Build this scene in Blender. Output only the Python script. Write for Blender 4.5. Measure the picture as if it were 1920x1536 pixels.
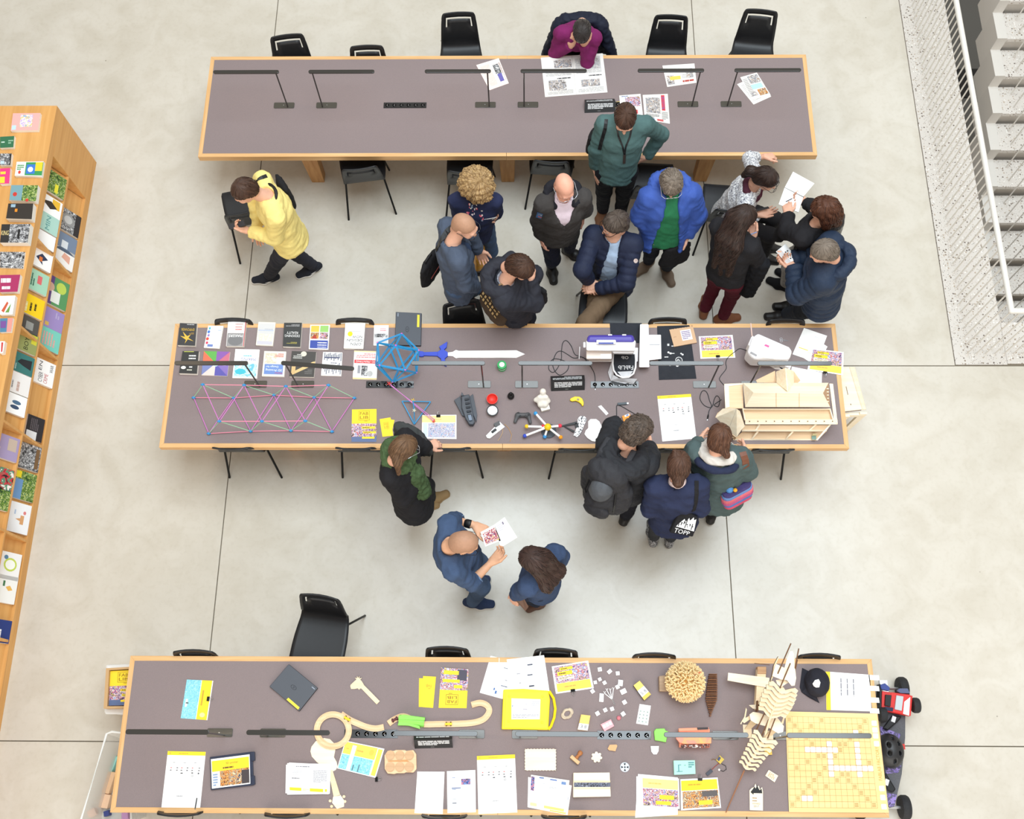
import bpy,bmesh,math,random
import numpy as np
from mathutils import Vector,Matrix
for _o in list(bpy.data.objects): bpy.data.objects.remove(_o,do_unlink=True)
SC = bpy.context.scene; COL = SC.collection
random.seed(7); RNG = np.random.default_rng(7)
# ---------------------------------------------------------------- camera (metres; tables run along x, +y is away)
F,PT,RO,HC,YAW = 1907.0,.3484,-.037,8.3898,.0405
def _rz(v,a=YAW):
    c,s = math.cos(a),math.sin(a); return np.array([c*v[0]-s*v[1],s*v[0]+c*v[1],v[2]])
_r = np.array([1,0,0.]); _u = np.array([0,math.cos(PT),math.sin(PT)]); _d = np.array([0,math.sin(PT),-math.cos(PT)])
_c,_s = math.cos(RO),math.sin(RO)
CR = _rz(_c*_r+_s*_u); CU = _rz(-_s*_r+_c*_u); CD = _rz(_d); CC = _rz(np.array([.0645,-2.996,HC]))
cam_d = bpy.data.cameras.new('camera'); cam = bpy.data.objects.new('camera',cam_d); COL.objects.link(cam)
cam_d.sensor_width = 36; cam_d.lens = 36*F/1920; cam_d.clip_end = 100
_m = Matrix.Identity(4)
for _i in range(3): _m[_i][0] = CR[_i]; _m[_i][1] = CU[_i]; _m[_i][2] = -CD[_i]; _m[_i][3] = CC[_i]
cam.matrix_world = _m; SC.camera = cam
# ---------------------------------------------------------------- world, lights, exposure
SC.view_settings.view_transform = 'Standard'; SC.view_settings.look = 'None'; SC.view_settings.gamma = 1
SC.view_settings.use_curve_mapping = False; SC.view_settings.exposure = 0.04
wd = bpy.data.worlds.new('world'); SC.world = wd; wd.use_nodes = True
wd.node_tree.nodes['Background'].inputs[0].default_value = (1.0,.925,.82,1); wd.node_tree.nodes['Background'].inputs[1].default_value = .54
def area(name,loc,sx,sy,power,col,rot=(0,0,0)):
    d = bpy.data.lights.new(name,'AREA'); d.shape = 'RECTANGLE'; d.size = sx; d.size_y = sy; d.energy = power; d.color = col
    o = bpy.data.objects.new(name,d); COL.objects.link(o); o.location = loc; o.rotation_euler = rot; return o
area('skylight',(2.0,1.5,13.5),9,10,2000,(.80,.92,1.0))          # roof light over the middle of the hall
area('front_fill',(0,-12,4.5),14,7,900,(1.0,.95,.88),(math.radians(80),0,0))          # added fill behind the camera, brightens camera-facing sides and shadows under tables
area('ceiling_light_left',(-6.5,3.0,11),2,9,110,(1.0,.76,.52))
area('ceiling_light_right',(7.5,2.0,11),2,9,60,(1.0,.76,.52))
# ---------------------------------------------------------------- pixel -> place on a plane
def P(x,y,z=0.):
    v = (x-960)/F*CR-(y-768)/F*CU+CD; return CC+v*((z-CC[2])/v[2])
def PX(x,y,X0):
    v = (x-960)/F*CR-(y-768)/F*CU+CD; return CC+v*((X0-CC[0])/v[0])
ZT = .74
# ---------------------------------------------------------------- materials
def lin(c):
    out = []
    for x in c[:3]:
        x = x/255.; out.append(x/12.92 if x <= .04045 else ((x+.055)/1.055)**2.4)
    return (*out,1.0)
MATS = {}
def mat(name,rgb,rough=.6,metal=0.,bump=0.,bscale=60.,var=0.,vscale=8.,spec=.35,stretch=None,alpha=1.,trans=0.):
    if name in MATS: return MATS[name]
    m = bpy.data.materials.new(name); m.use_nodes = True; nt = m.node_tree; N = nt.nodes; L = nt.links
    b = N['Principled BSDF']; b.inputs['Base Color'].default_value = lin(rgb); b.inputs['Roughness'].default_value = rough
    b.inputs['Metallic'].default_value = metal; b.inputs['Specular IOR Level'].default_value = spec
    if alpha < 1: b.inputs['Alpha'].default_value = alpha
    if trans: b.inputs['Transmission Weight'].default_value = trans
    if bump or var:
        tc = N.new('ShaderNodeTexCoord'); mp = N.new('ShaderNodeMapping'); L.new(tc.outputs['Object'],mp.inputs[0])
        if stretch: mp.inputs['Scale'].default_value = stretch
    if var:
        n = N.new('ShaderNodeTexNoise'); n.inputs['Scale'].default_value = vscale; n.inputs['Detail'].default_value = 5; L.new(mp.outputs[0],n.inputs['Vector'])
        r = N.new('ShaderNodeMapRange'); r.inputs[1].default_value = .3; r.inputs[2].default_value = .7; r.inputs[3].default_value = 1-var; r.inputs[4].default_value = 1+var; L.new(n.outputs[0],r.inputs[0])
        h = N.new('ShaderNodeHueSaturation'); h.inputs['Color'].default_value = lin(rgb); L.new(r.outputs[0],h.inputs['Value']); L.new(h.outputs[0],b.inputs['Base Color'])
    if bump:
        n = N.new('ShaderNodeTexNoise'); n.inputs['Scale'].default_value = bscale; n.inputs['Detail'].default_value = 3; L.new(mp.outputs[0],n.inputs['Vector'])
        bp = N.new('ShaderNodeBump'); bp.inputs['Strength'].default_value = bump; bp.inputs['Distance'].default_value = .01; L.new(n.outputs[0],bp.inputs['Height']); L.new(bp.outputs[0],b.inputs['Normal'])
    MATS[name] = m; return m
def C(r,g,b,rough=.55):                                   # plain printed / plastic colour
    return mat('colour_%d_%d_%d_%d' % (r,g,b,rough*100),(r,g,b),rough)
def ramp_mat(name,cols,scale=45.,kind='noise',rough=.5,detail=4.,dist=.5):
    """flat print of a picture: patches of the given colours"""
    if name in MATS: return MATS[name]
    m = bpy.data.materials.new(name); m.use_nodes = True; nt = m.node_tree; N = nt.nodes; L = nt.links; b = N['Principled BSDF']; b.inputs['Roughness'].default_value = rough; b.inputs['Specular IOR Level'].default_value = .3
    tc = N.new('ShaderNodeTexCoord')
    if kind == 'noise': t = N.new('ShaderNodeTexNoise'); t.inputs['Detail'].default_value = detail; t.inputs['Distortion'].default_value = dist
    else: t = N.new('ShaderNodeTexVoronoi')
    t.inputs['Scale'].default_value = scale; L.new(tc.outputs['Object'],t.inputs['Vector'])
    r = N.new('ShaderNodeValToRGB'); r.color_ramp.interpolation = 'CONSTANT' if kind != 'soft' else 'LINEAR'
    el = r.color_ramp.elements; n = len(cols)
    lo,hi = (.32,.68) if kind == 'noise' else (0.,1.)
    while len(el) < n: el.new(.5)
    for i,c in enumerate(cols): el[i].position = 0. if i == 0 else lo+(hi-lo)*i/n; el[i].color = lin(c)
    if kind == 'noise': L.new(t.outputs[0],r.inputs[0])
    else:
        s = N.new('ShaderNodeSeparateColor'); L.new(t.outputs['Color'],s.inputs[0]); L.new(s.outputs[0],r.inputs[0])
    L.new(r.outputs[0],b.inputs['Base Color']); MATS[name] = m; return m
def wood_mat(name,c1,c2,axis=0,scale=3.,rough=.5):
    if name in MATS: return MATS[name]
    m = bpy.data.materials.new(name); m.use_nodes = True; nt = m.node_tree; N = nt.nodes; L = nt.links; b = N['Principled BSDF']; b.inputs['Roughness'].default_value = rough; b.inputs['Specular IOR Level'].default_value = .3
    tc = N.new('ShaderNodeTexCoord'); mp = N.new('ShaderNodeMapping'); sc = [scale*12]*3; sc[axis] = scale*.7; mp.inputs['Scale'].default_value = sc
    n = N.new('ShaderNodeTexNoise'); n.inputs['Scale'].default_value = 1.; n.inputs['Detail'].default_value = 6; n.inputs['Distortion'].default_value = .4
    r = N.new('ShaderNodeValToRGB'); r.color_ramp.elements[0].position = .3; r.color_ramp.elements[1].position = .7
    r.color_ramp.elements[0].color = lin(c1); r.color_ramp.elements[1].color = lin(c2)
    L.new(tc.outputs['Object'],mp.inputs[0]); L.new(mp.outputs[0],n.inputs['Vector']); L.new(n.outputs[0],r.inputs[0]); L.new(r.outputs[0],b.inputs['Base Color'])
    MATS[name] = m; return m
OAKX = wood_mat('oak_along_x',(205,158,104),(226,184,132),0); OAKY = wood_mat('oak_along_y',(205,158,104),(226,184,132),1)
OAKZ = wood_mat('oak_upright',(176,126,76),(198,150,98),2)
SHELFW = wood_mat('shelf_oak',(206,150,84),(222,170,104),1,2.); PLY = wood_mat('birch_ply',(232,208,168),(244,224,190),0,3.,.6)
PLYEDGE = mat('burnt_ply_edge',(112,78,52),.7); BLACK = mat('black_plastic',(24,24,26),.45); DKMETAL = mat('dark_metal',(34,34,35),.4,.6)
WHITE = mat('white_paper',(250,249,248),.6); WPLAST = mat('white_plastic',(244,243,243),.35); FELT = mat('grey_brown_desk_linoleum',(134,120,120),.62,bump=.25,bscale=420,var=.06,vscale=260)
YEL = C(247,214,48); BLUEP = C(58,78,160); GREYT = C(120,120,125); BLK = C(30,30,32)
# ---------------------------------------------------------------- mesh builder
class MB:
    def __init__(s): s.v = []; s.f = []; s.m = []
    def add(s,vs,fs,m=0):
        k = len(s.v); s.v += [tuple(float(q) for q in p) for p in vs]; s.f += [tuple(i+k for i in f) for f in fs]; s.m += [m]*len(fs); return s
    def box(s,c,d,m=0,rz=0.,M=None):
        hx,hy,hz = d[0]/2,d[1]/2,d[2]/2
        vs = [Vector((x,y,z)) for z in (-hz,hz) for x,y in ((-hx,-hy),(hx,-hy),(hx,hy),(-hx,hy))]
        R = M if M is not None else Matrix.Rotation(rz,3,'Z')
        return s.add([R @ p+Vector(c) for p in vs],[(3,2,1,0),(4,5,6,7),(0,1,5,4),(1,2,6,5),(2,3,7,6),(3,0,4,7)],m)
    def prism(s,poly,z0,z1,m=0,ms=None):
        n = len(poly); a = sum(poly[i][0]*poly[(i+1) % n][1]-poly[(i+1) % n][0]*poly[i][1] for i in range(n))
        if a < 0: poly = poly[::-1]
        vs = [(p[0],p[1],z0) for p in poly]+[(p[0],p[1],z1) for p in poly]
        s.add(vs,[tuple(range(n-1,-1,-1)),tuple(range(n,2*n))],m)
        k = len(s.v)-2*n; s.f += [(k+i,k+(i+1) % n,k+n+(i+1) % n,k+n+i) for i in range(n)]; s.m += [m if ms is None else ms]*n; return s
    def hexa(s,b,t,m=0,ms=None):                     # b, t: 4 bottom / 4 top points, counter-clockwise
        s.add(list(b)+list(t),[(3,2,1,0),(4,5,6,7)],m); k = len(s.v)-8
        s.f += [(k+i,k+(i+1) % 4,k+4+(i+1) % 4,k+4+i) for i in range(4)]; s.m += [m if ms is None else ms]*4; return s
    def tube(s,path,r,n=8,m=0,closed=False,flat=None):
        path = [Vector([float(q) for q in p]) for p in path]; k0 = len(s.v); K = len(path); up = Vector((0,0,1)); prev = None
        for i,p in enumerate(path):
            if closed: t = path[(i+1) % K]-path[i-1]
            else: t = path[min(i+1,K-1)]-path[max(i-1,0)]
            t = t.normalized() if t.length > 1e-9 else Vector((0,0,1))
            if prev is None: a = t.cross(up); a = a if a.length > 1e-3 else t.cross(Vector((1,0,0)))
            else: a = prev-t*prev.dot(t)
            a.normalize(); prev = a; b = t.cross(a); rr = r[i] if hasattr(r,'__len__') else r
            for j in range(n):
                w = 2*math.pi*j/n; s.v.append(tuple(p+a*(rr*math.cos(w))+b*(rr*math.sin(w)*(flat or 1))))
        R = K if closed else K-1
        for i in range(R):
            for j in range(n):
                q = k0+((i+1) % K)*n; s.f.append((k0+i*n+j,k0+i*n+(j+1) % n,q+(j+1) % n,q+j)); s.m.append(m)
        if not closed: s.f += [tuple(k0+j for j in range(n-1,-1,-1)),tuple(k0+(K-1)*n+j for j in range(n))]; s.m += [m,m]
        return s
    def lathe(s,prof,n=20,c=(0,0,0),m=0,M=None):
        k0 = len(s.v); K = len(prof); R = M or Matrix.Identity(3)
        for r,z in prof:
            for j in range(n): w = 2*math.pi*j/n; s.v.append(tuple(R @ Vector((r*math.cos(w),r*math.sin(w),z))+Vector(c)))
        for i in range(K-1):
            for j in range(n): s.f.append((k0+i*n+j,k0+i*n+(j+1) % n,k0+(i+1)*n+(j+1) % n,k0+(i+1)*n+j)); s.m.append(m)
        s.f += [tuple(k0+j for j in range(n-1,-1,-1)),tuple(k0+(K-1)*n+j for j in range(n))]; s.m += [m,m]; return s
    def ball(s,c,r,m=0,n=12,M=None):
        rr = r if hasattr(r,'__len__') else (r,r,r); R = M or Matrix.Identity(3); K = max(6,n//2+1); prof = [(math.sin(math.pi*i/(K-1)),-math.cos(math.pi*i/(K-1))) for i in range(K)]
        k0 = len(s.v); s.lathe([(max(a,.02),b) for a,b in prof],n,(0,0,0),m)
        for i in range(k0,len(s.v)): x,y,z = s.v[i]; s.v[i] = tuple(R @ Vector((x*rr[0],y*rr[1],z*rr[2]))+Vector(c))
        return s
    def grid(s,pts,m=0,close_u=False):                # pts[i][j] -> quads
        k = len(s.v); nu = len(pts); nv = len(pts[0]); s.v += [tuple(float(q) for q in p) for row in pts for p in row]
        for i in range(nu-1):
            for j in range(nv-1 if not close_u else nv): s.f.append((k+i*nv+j,k+i*nv+(j+1) % nv,k+(i+1)*nv+(j+1) % nv,k+(i+1)*nv+j)); s.m.append(m)
        return s
    def mesh(s,name,mats):
        me = bpy.data.meshes.new(name); me.from_pydata(s.v,[],s.f)
        for q in (mats if isinstance(mats,(list,tuple)) else [mats]): me.materials.append(q)
        me.polygons.foreach_set('material_index',s.m); me.update(); return me
    def build(s,name,mats,parent=None,loc=(0,0,0),smooth=False,bevel=0.,rz=0.,rot=None):
        me = s.mesh(name,mats); return put(name,me,parent,loc,smooth,bevel,rz,rot)
def put(name,me,parent=None,loc=(0,0,0),smooth=False,bevel=0.,rz=0.,rot=None):
    o = bpy.data.objects.new(name,me); COL.objects.link(o); o.parent = parent; o.location = [float(q) for q in loc]; o.rotation_euler = rot or (0,0,rz)
    if smooth: me.polygons.foreach_set('use_smooth',[True]*len(me.polygons))
    if smooth == 'auto': me.set_sharp_from_angle(angle=math.radians(38))
    if bevel: b = o.modifiers.new('bevel','BEVEL'); b.width = bevel; b.segments = 2; b.limit_method = 'ANGLE'; b.angle_limit = .7
    return o
def tag(o,label=None,cat=None,group=None,kind=None):
    if label: o['label'] = label
    if cat: o['category'] = cat
    if group: o['group'] = group
    if kind: o['kind'] = kind
    return o
def thing(name,label,cat,loc=(0,0,0),rz=0.,group=None):
    o = bpy.data.objects.new(name,None); COL.objects.link(o); o.location = [float(q) for q in loc]; o.rotation_euler = (0,0,rz); o.empty_display_size = .05
    return tag(o,label,cat,group)
def copy_tree(o,parent=None):
    c = o.copy(); COL.objects.link(c); c.parent = parent
    for ch in list(o.children): copy_tree(ch,c)
    return c
def rrect(w,d,r,n=4):                                  # rounded rectangle outline
    out = []
    for cx,cy,a in ((w/2-r,d/2-r,0),(-w/2+r,d/2-r,90),(-w/2+r,-d/2+r,180),(w/2-r,-d/2+r,270)):
        out += [(cx+r*math.cos(math.radians(a+90*i/n)),cy+r*math.sin(math.radians(a+90*i/n))) for i in range(n+1)]
    return out
def arc(cx,cy,r,a0,a1,n=12): return [(cx+r*math.cos(math.radians(a0+(a1-a0)*i/n)),cy+r*math.sin(math.radians(a0+(a1-a0)*i/n))) for i in range(n+1)]
# ---------------------------------------------------------------- lettering (built-in vector font, turned into mesh)
_TXT = {}
def glyphs(t,spacing=1.):
    key = (t,spacing)
    if key not in _TXT:
        cu = bpy.data.curves.new('lettering','FONT'); cu.body = t; cu.resolution_u = 2; cu.space_character = spacing
        o = bpy.data.objects.new('lettering_source',cu); COL.objects.link(o)
        me = o.to_mesh(); vs = np.array([v.co[:2] for v in me.vertices]) if len(me.vertices) else np.zeros((1,2)); fs = [tuple(p.vertices) for p in me.polygons]; o.to_mesh_clear()
        bpy.data.objects.remove(o); bpy.data.curves.remove(cu)
        lo = vs.min(0); hi = vs.max(0); _TXT[key] = ((vs-lo)/np.maximum(hi-lo,1e-6),fs,(hi-lo)[0]/max((hi-lo)[1],1e-6))
    return _TXT[key]
def bil(c,u,v): return (c[0]*(1-u)+c[1]*u)*(1-v)+(c[3]*(1-u)+c[2]*u)*v
def prints(c,items,nrm,off=.0007):
    """flat print on the quad c (reading order bottom-left, bottom-right, top-right, top-left): returns MB and its materials"""
    mb = MB(); mats = []
    def mi(q):
        if isinstance(q,tuple): q = C(*q)
        if q not in mats: mats.append(q)
        return mats.index(q)
    lay = 0
    for it in items:
        k = it[0]; h = nrm*(off+lay*.00012); lay += 1
        if k == 'r': _,u0,v0,u1,v1,q = it; mb.add([bil(c,u,v)+h for u,v in ((u0,v0),(u1,v0),(u1,v1),(u0,v1))],[(0,1,2,3)],mi(q))
        elif k == 'p': mb.add([bil(c,u,v)+h for u,v in it[1]],[tuple(range(len(it[1])))],mi(it[2]))
        elif k == 'o': _,u,v,ru,rv,q = it; mb.add([bil(c,u+ru*math.cos(a*math.pi/8),v+rv*math.sin(a*math.pi/8))+h for a in range(16)],[tuple(range(16))],mi(q))
        elif k == 't':                                    # text fitted into a box
            _,u0,v0,u1,v1,txt,q = it; g,fs,_a = glyphs(txt); mb.add([bil(c,u0+(u1-u0)*a,v0+(v1-v0)*b)+h for a,b in g],fs,mi(q))
        elif k == 'l':                                    # lines of text too small to read
            _,u0,v0,u1,v1,n,q = it; qi = mi(q); rr = random.Random(int(u0*977+v0*131+n))
            for i in range(n):
                y = v1-(v1-v0)*(i+.5)/n; hh = (v1-v0)/n*.28; x = u0
                e = u1 if i < n-1 else u0+(u1-u0)*.6
                while x < e-.005:
                    w = min(rr.uniform(.05,.2)*(u1-u0)*1.2,e-x); mb.add([bil(c,a,b)+h for a,b in ((x,y-hh),(x+w,y-hh),(x+w,y+hh),(x,y+hh))],[(0,1,2,3)],qi); x += w+.02*(u1-u0)
    return mb,mats
def sheet(name,label,cat,px,th=.0015,z=ZT,col=WHITE,items=(),side=None,group=None,part='print',bevel=0.,lift=0.):
    """a flat thing lying at height z; px = its four TOP corners in the photograph in reading order"""
    z += lift; w = [P(p[0],p[1],z+th) for p in px]; ctr = sum(w)/4; base = np.array([ctr[0],ctr[1],z])
    t = [q-base for q in w]; b = [np.array([q[0],q[1],0.]) for q in t]
    nrm = np.cross(t[1]-t[0],t[3]-t[0])
    if nrm[2] < 0: raise ValueError('corner order of '+label)
    mb = MB().hexa(b,t,0,1); o = mb.build(name,[col,side or col],None,base,bevel=bevel); tag(o,label,cat,group)
    if items:
        pm,ms = prints(t,items,np.array([0,0,1.])); pm.build(part,ms,o)
    return o
# ================================================================ THE SETTING
def concrete():
    m = bpy.data.materials.new('polished_concrete'); m.use_nodes = True; nt = m.node_tree; N = nt.nodes; L = nt.links; b = N['Principled BSDF']
    b.inputs['Roughness'].default_value = .26; b.inputs['Specular IOR Level'].default_value = .5
    g = N.new('ShaderNodeNewGeometry')
    def noise(sc,det,dist=0.):
        n = N.new('ShaderNodeTexNoise'); n.inputs['Scale'].default_value = sc; n.inputs['Detail'].default_value = det; n.inputs['Distortion'].default_value = dist; L.new(g.outputs['Position'],n.inputs['Vector']); return n
    def ramp(src,a,ca,bpos,cb):
        r = N.new('ShaderNodeValToRGB'); r.color_ramp.elements[0].position = a; r.color_ramp.elements[0].color = lin(ca); r.color_ramp.elements[1].position = bpos; r.color_ramp.elements[1].color = lin(cb); L.new(src,r.inputs[0]); return r
    def mixc(a,bb,fac,mode='MULTIPLY'):
        x = N.new('ShaderNodeMix'); x.data_type = 'RGBA'; x.blend_type = mode; x.inputs[0].default_value = fac; L.new(a,x.inputs[6]); L.new(bb,x.inputs[7]); return x.outputs[2]
    big = ramp(noise(.55,6,.6).outputs[0],.32,(201,194,181),.68,(213,207,196))
    mid = ramp(noise(3.2,8,1.2).outputs[0],.28,(243,241,237),.6,(255,255,255))
    fine = ramp(noise(26,6,.3).outputs[0],.30,(249,248,246),.5,(255,255,255))
    v = N.new('ShaderNodeTexVoronoi'); v.inputs['Scale'].default_value = 2.3; L.new(g.outputs['Position'],v.inputs['Vector'])
    spot = ramp(v.outputs['Distance'],.010,(150,142,130),.020,(255,255,255))
    c = mixc(big.outputs[0],mid.outputs[0],.9); c = mixc(c,fine.outputs[0],.8); c = mixc(c,spot.outputs[0],.8)
    L.new(c,b.inputs['Base Color'])
    bp = N.new('ShaderNodeBump'); bp.inputs['Strength'].default_value = .06; bp.inputs['Distance'].default_value = .01; L.new(noise(14,5).outputs[0],bp.inputs['Height']); L.new(bp.outputs[0],b.inputs['Normal'])
    return m
def terrazzo(name,base):
    m = bpy.data.materials.new(name); m.use_nodes = True; nt = m.node_tree; N = nt.nodes; L = nt.links; b = N['Principled BSDF']; b.inputs['Roughness'].default_value = .4
    g = N.new('ShaderNodeNewGeometry'); col = None
    for sc,thr,chips in ((38,.30,((146,132,118),(176,160,142),(110,98,90),(232,228,222))),(75,.26,((128,118,108),(190,178,164),(92,84,78),(170,150,130)))):
        v = N.new('ShaderNodeTexVoronoi'); v.inputs['Scale'].default_value = sc; L.new(g.outputs['Position'],v.inputs['Vector'])
        s = N.new('ShaderNodeSeparateColor'); L.new(v.outputs['Color'],s.inputs[0])
        r = N.new('ShaderNodeValToRGB'); r.color_ramp.interpolation = 'CONSTANT'
        while len(r.color_ramp.elements) < 4: r.color_ramp.elements.new(.5)
        for i,q in enumerate(chips): r.color_ramp.elements[i].position = i*.25; r.color_ramp.elements[i].color = lin(q)
        L.new(s.outputs[0],r.inputs[0])
        lt = N.new('ShaderNodeMath'); lt.operation = 'LESS_THAN'; L.new(v.outputs['Distance'],lt.inputs[0]); lt.inputs[1].default_value = thr
        gt = N.new('ShaderNodeMath'); gt.operation = 'GREATER_THAN'; L.new(s.outputs[1],gt.inputs[0]); gt.inputs[1].default_value = .45
        mu = N.new('ShaderNodeMath'); mu.operation = 'MULTIPLY'; L.new(lt.outputs[0],mu.inputs[0]); L.new(gt.outputs[0],mu.inputs[1])
        x = N.new('ShaderNodeMix'); x.data_type = 'RGBA'; L.new(mu.outputs[0],x.inputs[0]); L.new(r.outputs[0],x.inputs[7])
        if col is None: x.inputs[6].default_value = lin(base)
        else: L.new(col,x.inputs[6])
        col = x.outputs[2]
    L.new(col,b.inputs['Base Color']); return m
CONC = concrete(); TERR = terrazzo('terrazzo',(210,204,197)); PLASTER = mat('pale_plaster',(210,205,198),.8,var=.02,vscale=3)
GROOVE = mat('joint_filler',(128,118,102),.8)
fl = MB().box((-1.3,.4,-.16),(11.4,13.2,.3),0).box((5.95,-2.85,-.16),(3.1,6.7,.3),0).build('floor',GROOVE); tag(fl,kind='structure')
g = .0045
for x0,x1 in ((-7,-2.375),(-2.375,1.875),(1.875,3.99)):
    for y0,y1 in ((-6.2,-2.735),(-2.735,.47),(.47,7)):
        xe = 7.5 if (x0 > 1 and y0 < .4) else x1
        MB().box(((x0+xe)/2,(y0+y1)/2,-.004),(xe-x0-2*g,y1-y0-2*g,.008)).build('slab',CONC,fl)
cb = MB().box((4.22,3.73,-.14),(.455,6.5,.29)).box((5.95,.69,-.14),(3.0,.40,.29)).build('trim_1',TERR); tag(cb,kind='structure')
tag(MB().box((4.30,3.73,-2.2),(.28,6.5,3.8)).box((5.95,.62,-2.2),(3.0,.25,3.8)).build('wall_stairwell',PLASTER),kind='structure')
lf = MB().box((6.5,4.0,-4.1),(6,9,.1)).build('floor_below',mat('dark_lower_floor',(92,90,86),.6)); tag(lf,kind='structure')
tag(MB().box((6.0,5.35,-4.04),(4,.05,.02)).box((6.0,6.6,-4.04),(4,.5,.02)).build('trim_2',mat('dark_band',(28,27,26),.6)),kind='structure')
# stairs coming up from the floor below
st = bpy.data.objects.new('stairs',None); COL.objects.link(st); st.location = (5.0,4.0,0); tag(st,kind='structure')
tread_me = MB().box((.8,.16,-.02),(1.6,.322,.04)).mesh('tread',TERR)
riser_me = MB().box((.8,.19,-.2),(1.6,.28,.32)).mesh('step_block',PLASTER)
side_me = MB().box((-.05,.16,-.2),(.1,.32,.42)).mesh('stringer_block',PLASTER)
post_me = MB().tube([(0,0,0),(0,0,.9)],.0065,6).mesh('baluster',mat('white_rail_paint',(222,218,211),.45))
for k in range(-2,12):
    o = (0,-.32*k,.02-.17*k)
    put('tread',tread_me,st,o); put('step_block',riser_me,st,o); put('stringer_block',side_me,st,o)
    if k >= -1:
        for q in (.07,.23): put('stair_baluster',post_me,st,(.12,o[1]+q,o[2]))
tag(st,kind='structure')
# railing round the stairwell
RAILW = MATS['white_rail_paint']
rl = thing('railing','white steel railing with thin uprights around the stairwell','railing',(4.1,.578,0))
MB().tube([(0,5.4,.9),(0,.0,.9)],.024,12).tube([(0,0,.9),(2.2,0,.9)],.024,12).ball((0,0,.9),.024).build('top_rail',RAILW,rl,smooth='auto')
foot_me = MB().lathe([(.013,0),(.013,.012),(.007,.02)],8).mesh('foot',RAILW)
for i in range(66):
    p = put('baluster',post_me,rl,(0,.0+i*.0815,0)); put('foot',foot_me,p)
for i in range(1,26): p = put('baluster',post_me,rl,(i*.0815,0,0)); put('foot',foot_me,p)
# ================================================================ TABLES
TL,TW,TH = 5.45,1.078,.06
TABLES = {'far': (.01,2.695),'middle': (0.,0.),'near': (-.01,-2.693)}
SOCK = mat('socket_black',(30,31,33),.14,spec=.8); CHROME = mat('steel',(190,190,192),.3,.9)
def table(key,label):
    t = thing('reading_table',label,'table',(*TABLES[key],0),0,'long reading tables')
    e = .036
    MB().box((0,0,ZT-.03),(TL-2*e,TW-2*e,.06)).build('desk_top',FELT,t)
    for s in (-1,1):
        y = s*(TW/2)
        for a,b in ((-TL/2,-.0012),(.0012,TL/2)):                                   # two rails with a butt joint in the middle
            ia = a+e if a < -1 else a; ib = b-e if b > 1 else b
            pl = [(a,y),(b,y),(ib,y-s*e),(ia,y-s*e)]
            MB().prism(pl,ZT-TH,ZT+.0015).build('edge_rail',OAKX,t,bevel=.0015)
        x = s*TL/2; MB().prism([(x,-TW/2),(x,TW/2),(x-s*e,TW/2-e),(x-s*e,-TW/2+e)],ZT-TH,ZT+.0015).build('edge_rail',OAKY,t,bevel=.0015)
    MB().box((0,0,ZT-TH-.02),(TL-.5,.5,.04)).build('under_beam',OAKX,t)
    for x in (-1.815,0,1.83):
        for s in (-1,1):
            MB().hexa([(x-.06,s*.28-.05,0),(x+.06,s*.28-.05,0),(x+.06,s*.28+.05,0),(x-.06,s*.28+.05,0)],
                      [(x-.08,s*.33-.06,ZT-TH),(x+.08,s*.33-.06,ZT-TH),(x+.08,s*.33+.06,ZT-TH),(x-.08,s*.33+.06,ZT-TH)]).build('leg',OAKZ,t,bevel=.004)
    for x in (-.915,.90):
        p = MB().box((x,-.002,ZT+.002),(.385,.058,.004)).build('socket_panel',SOCK,t)
        for i in range(6):
            cx = x-.16+.064*i
            MB().box((cx,-.002,ZT+.0048),(.060,.05,.0016),0).lathe([(.021,ZT+.0055),(.021,ZT+.0068),(.017,ZT+.0068),(.016,ZT+.0056)],14,(cx,-.002,0),0).tube([(cx-.008,-.006,ZT+.006),(cx+.006,.006,ZT+.006)],.0024,5,1).box((cx+.004,-.010,ZT+.0066),(.006,.006,.002),1).build('socket',[SOCK,CHROME],p)
    return t
table('far','long table at the top of the picture with newspapers and mostly bare desktop')
table('middle','long middle table with books, a sewing machine and a plywood house')
table('near','long table at the bottom covered with papers, toys and a dinosaur skeleton')
# ================================================================ DESK LAMPS
LAMPM = mat('lamp_bronze_black',(48,46,43),.16,0,spec=.75); PLATEM = mat('lamp_plate',(70,67,60),.2,0,spec=.7)
GLOW = bpy.data.materials.new('lamp_diffuser'); GLOW.use_nodes = True; _b = GLOW.node_tree.nodes['Principled BSDF']; _b.inputs['Emission Color'].default_value = (1,.78,.58,1); _b.inputs['Emission Strength'].default_value = 9.
def lamp(sgn):
    t = thing('desk_lamp','x','lamp',(0,0,ZT),0,'slim desk lamps along the tables')
    MB().prism(rrect(.185,.06,.01),0,.006).build('base_plate',PLATEM,t,bevel=.001)
    ax = .035*sgn
    MB().tube([(ax,-.018,.004),(ax,-.018,.478)],.0065,8).build('arm',LAMPM,t,smooth='auto')
    MB().lathe([(.004,.006),(.004,.009)],8,(-.004*sgn,0,0)).build('switch',CHROME,t)
    a,b = (ax-.535,ax+.03) if sgn > 0 else (ax-.03,ax+.535)
    MB().prism([(p[0]+(a+b)/2,p[1]-.016) for p in rrect(b-a,.034,.016)],.478,.491).build('light_bar',LAMPM,t,bevel=.002)
    MB().box(((a+b)/2,-.016,.4775),(b-a-.05,.02,.0012)).build('diffuser',GLOW,t)
    return t
LP = {1: lamp(1),-1: lamp(-1)}; used = set()
def put_lamp(key,x,sgn,label):
    o = copy_tree(LP[sgn]) if sgn in used else LP[sgn]; used.add(sgn)
    o.location = (TABLES[key][0]+x,TABLES[key][1],ZT); o['label'] = label; return o
LX = ((-2.005,1),(-1.622,-1),(-.192,1),(.19,-1),(1.622,1),(2.008,-1))
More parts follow.
